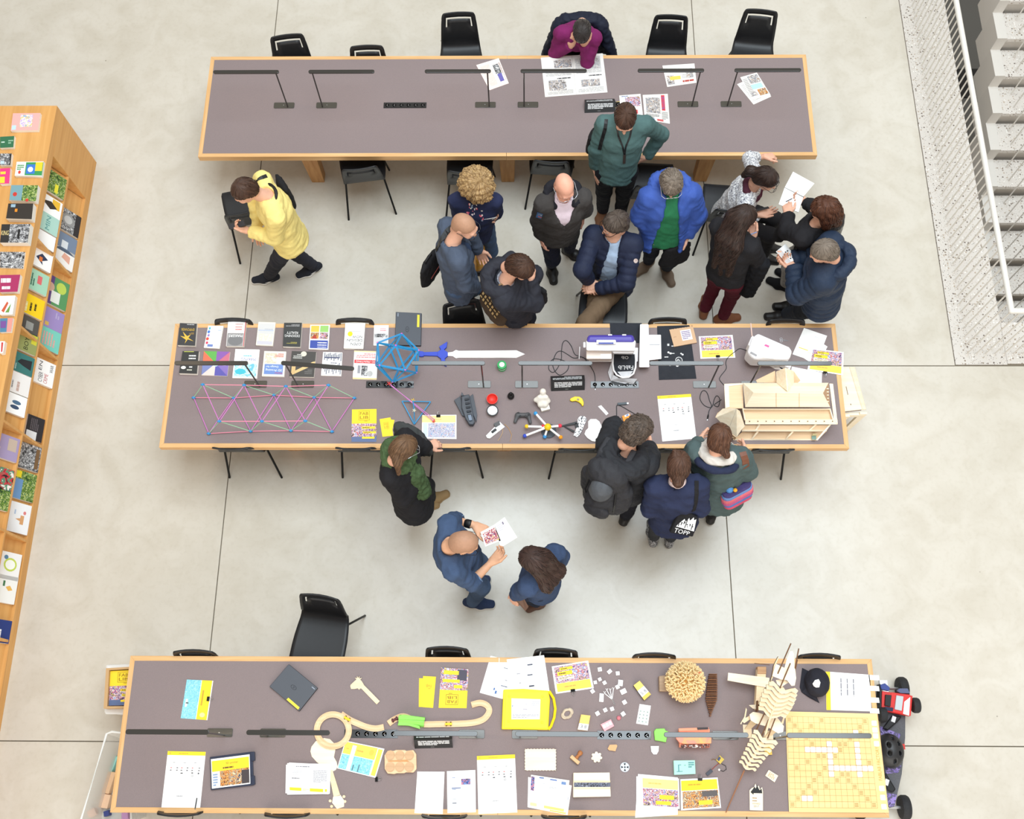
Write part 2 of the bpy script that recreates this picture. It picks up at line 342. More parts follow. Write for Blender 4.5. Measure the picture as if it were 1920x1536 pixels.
WHERE = {'far': ('black desk lamp at the far left end of the newspaper table','black desk lamp just left of the socket strip on the newspaper table',
                 'black desk lamp with its bar over the folded pinkish newspaper','black desk lamp with its bar over the open newspaper',
                 'black desk lamp right of the man in teal, bar over the folded newspaper','black desk lamp at the right end of the newspaper table'),
         'middle': ('black desk lamp over the leftmost books of the middle table','black desk lamp with tilted bar over the building and printing books',
                    'grey desk lamp with its bar across the toy sword handle','grey desk lamp between the sword tip and the purple sewing machine',
                    'grey desk lamp with its bar across the black printed cloth','grey desk lamp behind the plywood house at the right end'),
         'near': ('black desk lamp at the left end of the near table by the blue-yellow folder','black desk lamp whose bar crosses the round wooden track',
                  'blue-grey desk lamp running below the wooden train track and green tunnel','blue-grey desk lamp along the lower side of the yellow drawing board',
                  'blue-grey desk lamp lying over the orange cardboard car model','blue-grey desk lamp over the wooden word game board')}
for k in WHERE:
    for i,((x,s),lb) in enumerate(zip(LX,WHERE[k])):
        o = put_lamp(k,x,s,lb)
        if k == 'middle' and i == 1:                       # this bar is swung round its arm
            for ch in o.children:
                if ch.name.split('.')[0] in ('light_bar','diffuser'): R_ = Matrix.Rotation(-.085,3,'Z'); a_ = Vector((-.035,-.018,0)); ch.rotation_euler.z = -.085; ch.location = a_-R_ @ a_
# ================================================================ CHAIRS
SHELL = mat('black_chair_shell',(30,31,34),.42,var=.08,vscale=30,spec=.4); CHLEG = mat('black_chair_leg',(26,26,27),.4,.5)
def chair_shell():
    prof = [(.215,.428),(.205,.443),(.17,.449),(.08,.446),(0,.44),(-.08,.436),(-.135,.438),(-.170,.452),(-.192,.482),(-.206,.53),(-.222,.60),(-.238,.660),(-.250,.70),(-.2590,.736),(-.2650,.760),(-.270,.782),(-.2755,.800),(-.2765,.806)]
    wid = [.36,.40,.42,.42,.415,.40,.385,.375,.368,.360,.348,.338,.330,.320,.316,.306,.285,.262]
    us = [-1,-.86,-.74,-.665,-.4,0,.4,.665,.74,.86,1]
    mb = MB(); pts = []
    for (y,z),w in zip(prof,wid):
        row = []
        for u in us:
            uu = abs(u); wr = w/2; curve = .014*u*u
            row.append((u*wr,y+(curve if z > .5 else 0),z+(.004*u*u if z < .47 else 0)))
        pts.append(row)
    mb.grid(pts)
    nv = len(us)-1; keep = []
    for i,f in enumerate(mb.f):
        r,c = divmod(i,nv)
        slot = (r in (11,12,13) and c in (2,7)) or (r == 13 and 2 <= c <= 7)
        if not slot: keep.append(f)
    mb.f = keep; mb.m = [0]*len(keep)
    me = mb.mesh('seat_shell',SHELL); me.polygons.foreach_set('use_smooth',[True]*len(me.polygons)); return me
CH_ME = chair_shell()
def make_chair():
    t = thing('chair','x','chair',group='black shell chairs')
    o = put('seat_shell',CH_ME,t); s = o.modifiers.new('solid','SOLIDIFY'); s.thickness = .011; s.offset = 0
    for sx in (-1,1):
        MB().tube([(sx*.15,.13,.437),(sx*.165,.145,.40),(sx*.205,.215,0)],.0095,8).build('leg',CHLEG,t,smooth='auto')
        MB().tube([(sx*.15,-.10,.43),(sx*.175,-.135,.40),(sx*.225,-.275,0)],.0095,8).build('leg',CHLEG,t,smooth='auto')
    MB().tube([(-.15,.13,.437-.008),(.15,.13,.437-.008)],.008,6).tube([(-.15,-.10,.424),(.15,-.10,.424)],.008,6).build('seat_frame',CHLEG,t)
    return t
CH0 = make_chair(); _first = [True]
def chair(px,py,rz,label,z=.80):
    o = CH0 if _first[0] else copy_tree(CH0); _first[0] = False
    a = math.radians(rz); w = P(px,py,z); o.location = (float(w[0]-math.sin(a)*.272),float(w[1]+math.cos(a)*.272),0)
    o.rotation_euler = (0,0,a); o['label'] = label; return o
for px,py,rz,lb in (
    (537,66,188,'black chair slightly turned, leftmost behind the far table'),
    (687,86,182,'black chair pushed far in behind the far table, only its top rim showing'),
    (859,24,183,'black chair behind the far table left of the reader in purple, back and seat visible'),
    (1259,29,177,'black chair behind the far table right of the reader in purple'),
    (1428,19,173,'rightmost black chair behind the far table, turned slightly'),
    (1086,30,180,'chair under the reader in purple with a dark jacket over its back'),
    (674,317,8,'black chair at an angle in front of the far table right of the yellow sweater'),
    (872,324,-3,'black chair behind the curly haired woman at the far table'),
    (1033,304,-4,'black chair behind the bald man in grey fleece at the far table'),
    (1226,352,-4,'black chair mostly hidden behind the person in the blue jacket'),
    (1376,396,-4,'black chair under the person in the white patterned top'),
    (1140,478,176,'black chair under the seated person in the quilted jacket'),
    (453,400,14,'dark chair behind the phone of the person in yellow'),
    (436,598,180,'leftmost chair behind the middle table, only a black rim above the books'),
    (664,598,180,'chair behind the middle table by the white manual, only a black rim showing'),
    (864,565,190,'black chair behind the middle table with its handle slot in full view'),
    (1253,597,180,'chair behind the middle table by the black cloth, only a black rim showing'),
    (1475,599,180,'rightmost chair behind the middle table by the white sewing machine'),
    (432,842,0,'black chair pushed in at the front of the middle table under the pink truss'),
    (664,842,0,'black chair at the front of the middle table left of the green scarf'),
    (844,842,0,'black chair at the front of the middle table right of the green scarf'),
    (1087,844,0,'black chair at the front of the middle table left of the black backpack'),
    (1277,844,0,'black chair mostly hidden between the backpack man and the woman in navy'),
    (1455,845,0,'rightmost black chair at the front of the middle table under the plywood house'),
    (362,1220,180,'leftmost chair behind the near table, only a black rim showing'),
    (599,1117,172,'black chair pulled out and turned behind the near table'),
    (838,1214,179,'chair behind the near table above the yellow leaflets, handle slot showing'),
    (1043,1217,178,'chair behind the near table above the yellow drawing board papers'),
    (1228,1226,179,'chair behind the near table left of the sea-urchin-like model'),
    (1538,1227,179,'rightmost chair behind the near table above the black cap'),
    (333,1530,0,'black chair at the bottom edge of the picture under the lower left corner papers'),
    (535,1533,0,'black chair at the bottom edge of the picture below the ukulele shape'),
    (832,1536,0,'black chair at the bottom edge of the picture below the blank white sheets'),
    (1058,1537,0,'black chair at the bottom edge of the picture below the wooden box')):
    chair(px,py,rz,lb)
# ================================================================ BOOKSHELF
bs = thing('bookshelf','low double-sided oak bookshelf on the left with sloping display niches','bookshelf',(-3.975,2.595,0))
SX,SY = -3.975,2.595
def bsb(name,x0,x1,y0,y1,z0,z1,m=SHELFW): return MB().box(((x0+x1)/2-SX,(y0+y1)/2-SY,(z0+z1)/2),(abs(x1-x0),abs(y1-y0),z1-z0)).build(name,m,bs,bevel=.002)
YE = -4.6
bsb('top_panel',-5.3,SX,YE,SY,.79,.885); bsb('plinth',-5.3,SX,YE,2.135,0,.095)
bsb('end_panel',-5.3,SX,2.135,SY,0,.788)
bsb('shelf_board',-4.63,SX,YE,2.133,.452,.474); bsb('core_panel',-4.66,-4.63,YE,2.133,.096,.789)
YD = [2.13-.821*i for i in range(1,8)]
for y in YD: bsb('divider',-4.62,SX-.001,y-.011,y+.011,.096,.451); bsb('divider',-4.62,SX-.001,y-.011,y+.011,.475,.789)
for z0,z1 in ((.475,.78),(.096,.44)):                                                # sloping display backs
    mb = MB(); mb.add([(-4.005-SX,YE-SY,z0),(-4.005-SX,2.13-SY,z0),(-4.135-SX,2.13-SY,z1),(-4.135-SX,YE-SY,z1)],[(0,1,2,3)]); mb.add([(-4.015-SX,YE-SY,z0),(-4.015-SX,2.13-SY,z0),(-4.145-SX,2.13-SY,z1),(-4.145-SX,YE-SY,z1)],[(3,2,1,0)])
    mb.build('display_back',SHELFW,bs)
# ================================================================ FIGURE LIBRARY: smooth solids -> one continuous surface
from mathutils.bvhtree import BVHTree
A3 = lambda *q: np.array(q if len(q) > 1 else q[0],dtype=np.float64)
def unit(v): n = np.linalg.norm(v); return v/n if n > 1e-9 else v
def nets(D,org,h):
    S = D < 0; c = np.zeros(tuple(n-1 for n in D.shape),np.int8)
    sl = [slice(None,-1),slice(1,None)]
    for a in (0,1):
        for b in (0,1):
            for d in (0,1): c += S[sl[a],sl[b],sl[d]]
    act = (c > 0) & (c < 8); ijk = np.argwhere(act); n = len(ijk); idx = -np.ones(act.shape,np.int64); idx[act] = np.arange(n)
    pos = np.zeros((n,3)); cnt = np.zeros(n)
    for ax in range(3):
        o1,o2 = [q for q in range(3) if q != ax]
        for u in (0,1):
            for w in (0,1):
                off = np.zeros(3,int); off[o1] = u; off[o2] = w; p0 = ijk+off; p1 = p0.copy(); p1[:,ax] += 1
                d0 = D[p0[:,0],p0[:,1],p0[:,2]]; d1 = D[p1[:,0],p1[:,1],p1[:,2]]; x = (d0 < 0) != (d1 < 0)
                t = np.where(x,d0/np.where(x,d0-d1,1),0); q = p0.astype(float); q[:,ax] += t; pos[x] += q[x]; cnt[x] += 1
    V = org+h*pos/cnt[:,None]; F_ = []
    for ax in range(3):
        a,b = [(1,2),(2,0),(0,1)][ax]
        s0 = [slice(None)]*3; s1 = [slice(None)]*3; s0[ax] = slice(None,-1); s1[ax] = slice(1,None)
        ch = S[tuple(s0)] != S[tuple(s1)]; e = np.argwhere(ch); e = e[(e[:,a] > 0) & (e[:,b] > 0) & (e[:,a] < D.shape[a]-1) & (e[:,b] < D.shape[b]-1)]
        if not len(e): continue
        ins = S[e[:,0],e[:,1],e[:,2]]
        def cell(da,db): q = e.copy(); q[:,a] -= da; q[:,b] -= db; return idx[q[:,0],q[:,1],q[:,2]]
        f = np.stack([cell(1,1),cell(0,1),cell(0,0),cell(1,0)],1); f[~ins] = f[~ins][:,::-1]; F_.append(f)
    return V,np.concatenate(F_)
class SDF:
    def __init__(s): s.p = []; s.segs = []
    def _a(s,fn,lo,hi,k,op): s.p.append((fn,np.minimum(lo,hi),np.maximum(lo,hi),k,op)); return s
    def cap(s,a,b,ra,rb,k=.03,op='u',flat=False):
        a = A3(a); b = A3(b); ba = b-a; L = max(np.dot(ba,ba),1e-9); ln = math.sqrt(L); r = max(ra,rb)
        if op == 'u': s.segs.append((a,b,ra))
        def fn(x,y,z):
            t = ((x-a[0])*ba[0]+(y-a[1])*ba[1]+(z-a[2])*ba[2])/L; tc = np.clip(t,0,1)
            d = np.sqrt((x-a[0]-tc*ba[0])**2+(y-a[1]-tc*ba[1])**2+(z-a[2]-tc*ba[2])**2)-(ra+(rb-ra)*tc)
            return np.maximum(d,(t-1)*ln) if flat else d
        return s._a(fn,np.minimum(a,b)-r,np.maximum(a,b)+r,k,op)
    def ecap(s,a,b,r1,r2,right,k=.03,op='u',flat=False):
        a = A3(a); b = A3(b); t = unit(b-a); ln = np.linalg.norm(b-a); rt = unit(right-t*np.dot(right,t)); fw = np.cross(t,rt); r = max(*r1,*r2)
        if op == 'u': s.segs.append((a,b,max(r1)))
        def fn(x,y,z):
            X = (x-a[0])*rt[0]+(y-a[1])*rt[1]+(z-a[2])*rt[2]; Y = (x-a[0])*fw[0]+(y-a[1])*fw[1]+(z-a[2])*fw[2]; Z = (x-a[0])*t[0]+(y-a[1])*t[1]+(z-a[2])*t[2]
            w = np.clip(Z/ln,0,1); rx = r1[0]+(r2[0]-r1[0])*w; ry = r1[1]+(r2[1]-r1[1])*w; mn = np.minimum(rx,ry); over = np.maximum(np.maximum(-Z,Z-ln),0)
            d = (np.sqrt((X/rx)**2+(Y/ry)**2+(over/mn)**2)-1)*mn
            return np.maximum(d,-Z) if flat else d
        return s._a(fn,np.minimum(a,b)-r,np.maximum(a,b)+r,k,op)
    def ell(s,c,rad,Rm=None,k=.02,op='u'):
        c = A3(c); rad = A3(rad); Rm = np.eye(3) if Rm is None else Rm; m = rad.min(); r = rad.max()
        def fn(x,y,z):
            q = 0
            for i in range(3): q = q+(((x-c[0])*Rm[0,i]+(y-c[1])*Rm[1,i]+(z-c[2])*Rm[2,i])/rad[i])**2
            return (np.sqrt(q)-1)*m
        return s._a(fn,c-r,c+r,k,op)
    def half(s,c,n,k=.004):                             # cut away the side n points to
        c = A3(c); n = unit(A3(n)); return s._a(lambda x,y,z: -((x-c[0])*n[0]+(y-c[1])*n[1]+(z-c[2])*n[2]),c-9,c+9,k,'s')
    def wedge(s,c,n,rt,up,w0,w1,k=.004,depth=.2,ylo=-9.,yhi=9.):          # open front: |x along rt| < w(height), in front of c
        c = A3(c); n = unit(A3(n)); rt = unit(A3(rt)); up = unit(A3(up))
        def fn(x,y,z):
            X = np.abs((x-c[0])*rt[0]+(y-c[1])*rt[1]+(z-c[2])*rt[2]); Z = (x-c[0])*up[0]+(y-c[1])*up[1]+(z-c[2])*up[2]; Y = (x-c[0])*n[0]+(y-c[1])*n[1]+(z-c[2])*n[2]
            w = w0+(w1-w0)*np.clip(Z/.5+.5,0,1); return np.maximum(np.maximum(np.maximum(X-w,-Y),Y-depth),np.maximum(ylo-Z,Z-yhi))
        return s._a(fn,c-9,c+9,k,'s')
    def mesh(s,h):
        U = [q for q in s.p if q[4] == 'u']; lo = np.min([q[1] for q in U],0)-3*h; hi = np.max([q[2] for q in U],0)+3*h
        n = np.ceil((hi-lo)/h).astype(int)+1; D = np.full(n,9.,np.float32); ax = [(lo[i]+h*np.arange(n[i])).astype(np.float32) for i in range(3)]
        for fn,a,b,k,op in s.p:
            i0 = np.maximum(np.floor((a-lo-k-2*h)/h).astype(int),0); i1 = np.minimum(np.ceil((b-lo+k+2*h)/h).astype(int)+1,n)
            if (i1 <= i0).any(): continue
            q = (slice(i0[0],i1[0]),slice(i0[1],i1[1]),slice(i0[2],i1[2]))
            d = fn(ax[0][q[0]][:,None,None],ax[1][q[1]][None,:,None],ax[2][q[2]][None,None,:]); e = D[q]
            if op == 'u': t = np.maximum(k-np.abs(e-d),0)/k; D[q] = np.minimum(e,d)-t*t*k*.25
            else: d = -d; t = np.maximum(k-np.abs(e-d),0)/k; D[q] = np.maximum(e,d)+t*t*k*.25
        return nets(D,lo,h)
def vnormals(V,F_):
    n = np.cross(V[F_[:,2]]-V[F_[:,0]],V[F_[:,3]]-V[F_[:,1]]); N = np.zeros_like(V)
    for j in range(4): np.add.at(N,F_[:,j],n)
    return N/np.maximum(np.linalg.norm(N,axis=1),1e-9)[:,None]
def folds(V,F_,amp,wl,seed=0):
    r = np.random.default_rng(seed); N = vnormals(V,F_); s = np.zeros(len(V))
    for i in range(6):
        k = r.normal(size=3); k = k/np.linalg.norm(k)*2*np.pi/(wl*r.uniform(.6,1.8)); k2 = r.normal(size=3)*9
        s += np.sin(V@k+1.5*np.sin(V@k2+r.uniform(0,6))+r.uniform(0,6))
    s = s/6; return V+N*(amp*(1-2*np.abs(s)**.8)[:,None])
def bands(V,F_,segs,amp,wl,puff=True):
    """ridges across the limb: quilting (puff) or creases"""
    best = np.full(len(V),9.); S = np.zeros(len(V))
    for i,(a,b,r) in enumerate(segs):
        ba = b-a; L = np.dot(ba,ba)
        if L < 1e-6: continue
        t = np.clip(((V-a)@ba)/L,0,1); d = np.linalg.norm(V-a-t[:,None]*ba,axis=1)-r; m = d < best; best[m] = d[m]; S[m] = (t*math.sqrt(L))[m]
    w = np.abs(np.sin(np.pi*S/wl)) if puff else .5+.5*np.sin(2*np.pi*S/wl+3*np.sin(V[:,0]*23)+2*np.sin(V[:,2]*31))
    return V+vnormals(V,F_)*(amp*(w**.6 if puff else w))[:,None]
def join(parts):
    V = []; F_ = []; M = []; k = 0
    for v,f,m in parts: V.append(v); F_.append(f+k); M.append(np.full(len(f),m) if np.isscalar(m) else m); k += len(v)
    return np.concatenate(V),np.concatenate(F_),np.concatenate(M)
def npmesh(name,V,F_,mats,mi=None):
    me = bpy.data.meshes.new(name); nv,nf = len(V),len(F_); kk = F_.shape[1]
    me.vertices.add(nv); me.vertices.foreach_set('co',np.ascontiguousarray(V,np.float32).ravel()); me.loops.add(nf*kk); me.loops.foreach_set('vertex_index',np.ascontiguousarray(F_,np.int32).ravel())
    me.polygons.add(nf); me.polygons.foreach_set('loop_start',np.arange(0,nf*kk,kk,dtype=np.int32)); me.polygons.foreach_set('loop_total',np.full(nf,kk,np.int32))
    for q in (mats if isinstance(mats,(list,tuple)) else [mats]): me.materials.append(q)
    if mi is not None: me.polygons.foreach_set('material_index',np.ascontiguousarray(mi,np.int32))
    me.polygons.foreach_set('use_smooth',np.ones(nf,bool)); me.update(calc_edges=True); me.validate(); return me
def skin_mat(name,rgb):
    m = mat('skin_'+name,rgb,.5,var=.05,vscale=30,bump=.08,bscale=120,spec=.3); return m
def hair_mat(name,c1,c2,k=26.):
    """streaks running out from the crown (object axes = head axes)"""
    nm = 'hair_'+name
    if nm in MATS: return MATS[nm]
    m = bpy.data.materials.new(nm); m.use_nodes = True; nt = m.node_tree; N = nt.nodes; L = nt.links; b = N['Principled BSDF']; b.inputs['Roughness'].default_value = .45; b.inputs['Specular IOR Level'].default_value = .4
    tc = N.new('ShaderNodeTexCoord'); sp = N.new('ShaderNodeSeparateXYZ'); L.new(tc.outputs['Object'],sp.inputs[0])
    at = N.new('ShaderNodeMath'); at.operation = 'ARCTAN2'; L.new(sp.outputs[0],at.inputs[0]); ad = N.new('ShaderNodeMath'); ad.operation = 'ADD'; L.new(sp.outputs[1],ad.inputs[0]); ad.inputs[1].default_value = .035; L.new(ad.outputs[0],at.inputs[1])
    cx = N.new('ShaderNodeCombineXYZ'); mu = N.new('ShaderNodeMath'); mu.operation = 'MULTIPLY'; mu.inputs[1].default_value = k; L.new(at.outputs[0],mu.inputs[0]); L.new(mu.outputs[0],cx.inputs[0])
    m2 = N.new('ShaderNodeMath'); m2.operation = 'MULTIPLY'; m2.inputs[1].default_value = 14.; L.new(sp.outputs[2],m2.inputs[0]); L.new(m2.outputs[0],cx.inputs[1])
    n = N.new('ShaderNodeTexNoise'); n.inputs['Scale'].default_value = 1.; n.inputs['Detail'].default_value = 6; n.inputs['Distortion'].default_value = .8; L.new(cx.outputs[0],n.inputs['Vector'])
    r = N.new('ShaderNodeValToRGB'); r.color_ramp.elements[0].position = .32; r.color_ramp.elements[1].position = .68; r.color_ramp.elements[0].color = lin(c1); r.color_ramp.elements[1].color = lin(c2)
    L.new(n.outputs[0],r.inputs[0]); L.new(r.outputs[0],b.inputs['Base Color'])
    bp = N.new('ShaderNodeBump'); bp.inputs['Strength'].default_value = .6; bp.inputs['Distance'].default_value = .006; L.new(n.outputs[0],bp.inputs['Height']); L.new(bp.outputs[0],b.inputs['Normal'])
    MATS[nm] = m; return m
EYEW = C(235,232,228,.25); DARKE = C(40,30,26,.3); LIP = C(176,104,94,.45)
def hand(W,d,n,side,curl=.4,sc=1.,spread=.12,thumb=.5):
    """hand surface: wrist W, fingers along d, palm facing n"""
    W = A3(W); d = unit(A3(d)); n = A3(n); n = unit(n-d*np.dot(n,d)); w = np.cross(d,n) if side == 'R' else np.cross(n,d); S = SDF()
    S.cap(W-d*.03,W+d*.02,.025*sc,.025*sc,.02)
    for i,(off,ln,rr) in enumerate(((.030,.072,.0092),(.010,.080,.0095),(-.011,.074,.009),(-.031,.057,.008))):
        kn = W+d*(.092-.006*abs(i-1.2))*sc+w*off*sc; S.cap(W+d*.015+w*off*.55*sc,kn,.017*sc,.0125*sc,.014)
        p = kn; a = 0
        for j,fr in enumerate((.44,.32,.26)):
            a += curl*(.75,1.05,.8)[j]; dv = unit(d*math.cos(a)+n*math.sin(a)+w*spread*(1.5-i)/1.5*.6*math.cos(a)); q = p+dv*ln*fr*sc; r0 = rr*(1-.1*j)*sc; S.cap(p,q,r0,r0*.92,.004 if j else .008); p = q
    b = W+d*.028*sc+w*.026*sc; t1 = unit(d*.62+w*.78*(1-.5*thumb)+n*.35*thumb); p1 = b+t1*.042*sc; t2 = unit(t1*.6+d*.75-w*.25*thumb+n*.3*thumb); p2 = p1+t2*.032*sc; p3 = p2+unit(t2+d*.2)*.024*sc
    S.cap(b,p1,.0165*sc,.0125*sc,.014); S.cap(p1,p2,.0115*sc,.0105*sc,.004); S.cap(p2,p3,.0105*sc,.0085*sc,.004)
    return S.mesh(.0054)
def ik(a,c,l1,l2,pole):
    """middle joint of a two-bone limb from a to c bending towards pole"""
    v = c-a; d = np.linalg.norm(v); u = v/max(d,1e-6)
    if d > (l1+l2)*.999: return a+u*d*l1/(l1+l2)
    x = (l1*l1-l2*l2+d*d)/(2*d); hh = math.sqrt(max(l1*l1-x*x,0)); p = pole-u*np.dot(pole,u); return a+u*x+unit(p)*hh
def azv(deg): return A3(math.cos(math.radians(deg)),math.sin(math.radians(deg)),0.)
class Person:
    """joints are given as (px, py, height in metres); the rest is solved from limb lengths"""
    def __init__(s,label,skin=(224,172,146),h=1.75,az=-90,head_az=None,pitch=25,roll=0.,bulk=0.,wide=1.,**J):
        s.h = h; s.k = k = h/1.75; s.az = az; j = s.j = {}
        for q,v in J.items(): j[q] = P(*v) if len(v) == 3 else A3(v[:3])
        s.f = azv(az); s.rt = np.cross(s.f,A3(0,0,1.)); s.wide = wide
        s.root = A3(j['pel'][0],j['pel'][1],0.)
        for q in j: j[q] = j[q]-s.root
        pel = j['pel']; md = (j['shL']+j['shR'])/2; ax = j['shR']-j['shL']; sw = np.linalg.norm(ax); tw = .312*k*wide
        if sw < tw: j['shL'] = md-ax/sw*tw/2; j['shR'] = md+ax/sw*tw/2
        for sd in 'LR':                                    # slide a given elbow along the line of sight until both arm lengths are right
            if 'el'+sd in j and 'wr'+sd in j:
                e0 = j['el'+sd]; r = unit(e0+s.root-CC); best = None
                for t in np.linspace(-.3,.3,121):
                    e = e0+r*t; c = (np.linalg.norm(e-j['sh'+sd])-.295*k)**2+(np.linalg.norm(e-j['wr'+sd])-.25*k)**2+.02*t*t
                    if best is None or c < best[0]: best = (c,e)
                j['el'+sd] = best[1]
        for sd,sg in (('L',-1),('R',1)):
            j['hip'+sd] = pel+s.rt*sg*.088*k-A3(0,0,.02)
            if 'an'+sd not in j: j['an'+sd] = A3(*(pel+s.rt*sg*.1*k)[:2],.085)
            if 'kn'+sd not in j: j['kn'+sd] = ik(j['hip'+sd],j['an'+sd],.43*k,.42*k,s.f*1.+A3(0,0,.05))
        s.shax = unit(j['shR']-j['shL']); mid = (j['shL']+j['shR'])/2; s.mid = mid; s.up = unit(mid-pel); s.fw = unit(np.cross(s.up,s.shax))
        for sd,sg in (('L',-1),('R',1)):
            if 'wr'+sd not in j: j['wr'+sd] = j['sh'+sd]+A3(0,0,-.53*k)+s.rt*sg*.09+s.f*.08
            if 'el'+sd not in j: j['el'+sd] = ik(j['sh'+sd],j['wr'+sd],.30*k,.26*k,s.rt*sg*.5-s.fw*.9-A3(0,0,.3))
        s.nb = mid+s.up*.035*k-s.fw*.01
        ha = az if head_az is None else head_az; p = math.radians(pitch); hf = azv(ha)*math.cos(p)-A3(0,0,math.sin(p)); hr = unit(np.cross(hf,A3(0,0,1.)))
        if roll: a = math.radians(roll); hr = hr*math.cos(a)+np.cross(hr,hf)*-math.sin(a)
        hu = np.cross(hr,hf); s.HR = np.stack([hr,hf,hu],1); s.hd = j['hd']
        s.t = thing('person',label,'person',s.root); s.skin = skin_mat('%d_%d_%d' % skin,skin); s.parts = []; s.bvh = None; s.bare = {}; s.hands = {}
    def H(s,x,y,z): return s.hd+s.HR@A3(x,y,z)*s.hk
    hk = .94
    def body(s,hands=('relax','relax'),hdir=(None,None),palm=(None,None),bulk=0.,curl=(None,None),beard=None,fem=False):
        j,k = s.j,s.k; s.hk = .94*max(k,.96); S = SDF(); pel,nb = j['pel'],s.nb; wst = pel*.62+s.mid*.38; ch = pel*.25+s.mid*.75; w = s.wide*.92
        S.ecap(pel-s.up*.05,wst,(.135*k*w,.095*k),(.118*k*w,.085*k),s.rt); S.ecap(wst,ch,(.118*k*w,.085*k),(.14*k*w,.095*k),s.shax); S.ecap(ch,s.mid,(.14*k*w,.095*k),(.12*k*w,.06*k),s.shax)
        for sd in 'LR':
            sh,el,wr = j['sh'+sd],j['el'+sd],j['wr'+sd]; S.cap(s.mid,sh,.05*k,.05*k); S.cap(sh,el,.043*k,.036*k); S.cap(el,wr,.037*k,.025*k,.02)
            hp,kn,an = j['hip'+sd],j['kn'+sd],j['an'+sd]; S.cap(hp,kn,.07*k,.05*k); S.cap(kn,an,.048*k,.034*k)
        S.cap(nb-s.up*.03,s.H(0,-.015,-.06),.055*k,.05*k,.02)
        V,F_ = S.mesh(.016); parts = [(V,F_,0)]
        # head in its own axes
        T = SDF(); E = np.eye(3)
        T.ell((0,-.012,.028),(.074,.096,.086),k=.03); T.ell((0,.032,-.03),(.058,.062,.082),k=.03); T.ell((0,.06,-.085),(.032,.026,.028),k=.03); T.ell((0,-.03,-.04),(.058,.06,.06),k=.03)
        T.cap((-.034,.086,.022),(.034,.086,.022),.012,.012,.02); T.cap((0,.092,.012),(0,.113,-.026),.008,.0125,.014); T.ell((0,.098,-.030),(.017,.012,.009),k=.008)
        for sg in (-1,1):
            T.ell((sg*.030,.098,.004),(.017,.012,.011),k=.012,op='s'); T.ell((sg*.042,.066,-.022),(.022,.024,.024),k=.025); T.ell((sg*.076,-.008,-.004),(.009,.02,.031),k=.008); T.ell((sg*.086,-.004,-.002),(.007,.011,.019),k=.006,op='s')
        T.ell((0,.090,-.062),(.024,.013,.007),k=.01); T.ell((0,.090,-.074),(.021,.013,.008),k=.008); T.ell((0,.108,-.0672),(.026,.012,.0026),k=.003,op='s')
        T.cap((0,-.025,-.06),(0,-.03,-.14),.05,.052,.03)
        v,f = T.mesh(.0075); m = np.zeros(len(f),int); c = v[f].mean(1); m[(np.abs(c[:,0]) < .023) & (c[:,1] > .088) & (c[:,2] < -.055) & (c[:,2] > -.083)] = 1
        if beard: m[(c[:,2] < -.035-.03*(np.abs(c[:,0]) < .03)+.35*np.maximum(0,.05-c[:,1])) & (c[:,1] > .0) & (c[:,2] > -.12) & (m == 0) & ~((np.abs(c[:,0]) < .02) & (c[:,2] > -.05))] = 4
        toW = lambda q: s.hd+(q*s.hk)@s.HR.T
        parts.append((toW(v),f,m))
        for sg in (-1,1):
            e = SDF(); e.ell((sg*.030,.086,.004),(.0125,.0115,.0095)); v,f = e.mesh(.0045); c = v[f].mean(1); parts.append((toW(v),f,np.where(np.hypot(c[:,0]-sg*.03,c[:,2]-.002) < .0052,3,2)))
            e = SDF(); e.cap((sg*.016,.1,.026),(sg*.046,.09,.027),.0042,.003); v,f = e.mesh(.0045); parts.append((toW(v),f,4))
        CU = {'relax': .38,'flat': .12,'hold': .62,'fist': .95,'grip': .78}
        for i,sd in enumerate('LR'):
            if hands[i] is None: continue
            wr = j['wr'+sd]; d = unit(wr-j['el'+sd]) if hdir[i] is None else unit(A3(hdir[i])); n = (-s.shax if sd == 'R' else s.shax) if palm[i] is None else A3(palm[i])
            v,f = hand(wr,d,n,sd,CU[hands[i]] if curl[i] is None else curl[i],k*1.0); parts.append((v,f,0))
        V,F_,M = join(parts); s.hairc = beard or (60,44,36)
        me = npmesh('body',V,F_,[s.skin,LIP,EYEW,DARKE,C(*s.hairc,.7)],M); s.put('body',me); return s
    def put(s,name,me,loc=None,rot=None,parent=None):
        o = bpy.data.objects.new(name,me); COL.objects.link(o); o.parent = parent or s.t
        if loc is not None: o.location = [float(q) for q in loc]
        if rot is not None: o.rotation_euler = Matrix([[float(q) for q in r] for r in rot]).to_euler()
        return o
    def top(s,m,name='jumper',bulk=.0,hem=.10,sleeve=(1.,1.),neck=.062,vneck=0.,open_=None,puff=0.,fold=.004,loose=0.,collar=0.,collar_m=None,seed=1,armr=0.,inner=False,ylo=-9.,wl=.10):
        j,k,b = s.j,s.k,bulk; S = SDF(); pel,nb = j['pel'],s.nb; w = s.wide; wst = pel*.6+s.mid*.4; ch = pel*.25+s.mid*.75; lo = pel-s.up*hem
        S.ecap(lo,wst,(.150*k*w+b+loose,.112*k+b+loose),(.142*k*w+b,.106*k+b),s.rt,.05,flat=True); S.ecap(wst,ch,(.142*k*w+b,.106*k+b),(.158*k*w+b,.114*k+b),s.shax,.05); S.ecap(ch,s.mid-s.up*.02,(.158*k*w+b,.114*k+b),(.135*k*w+b,.075*k+b),s.shax,.05)
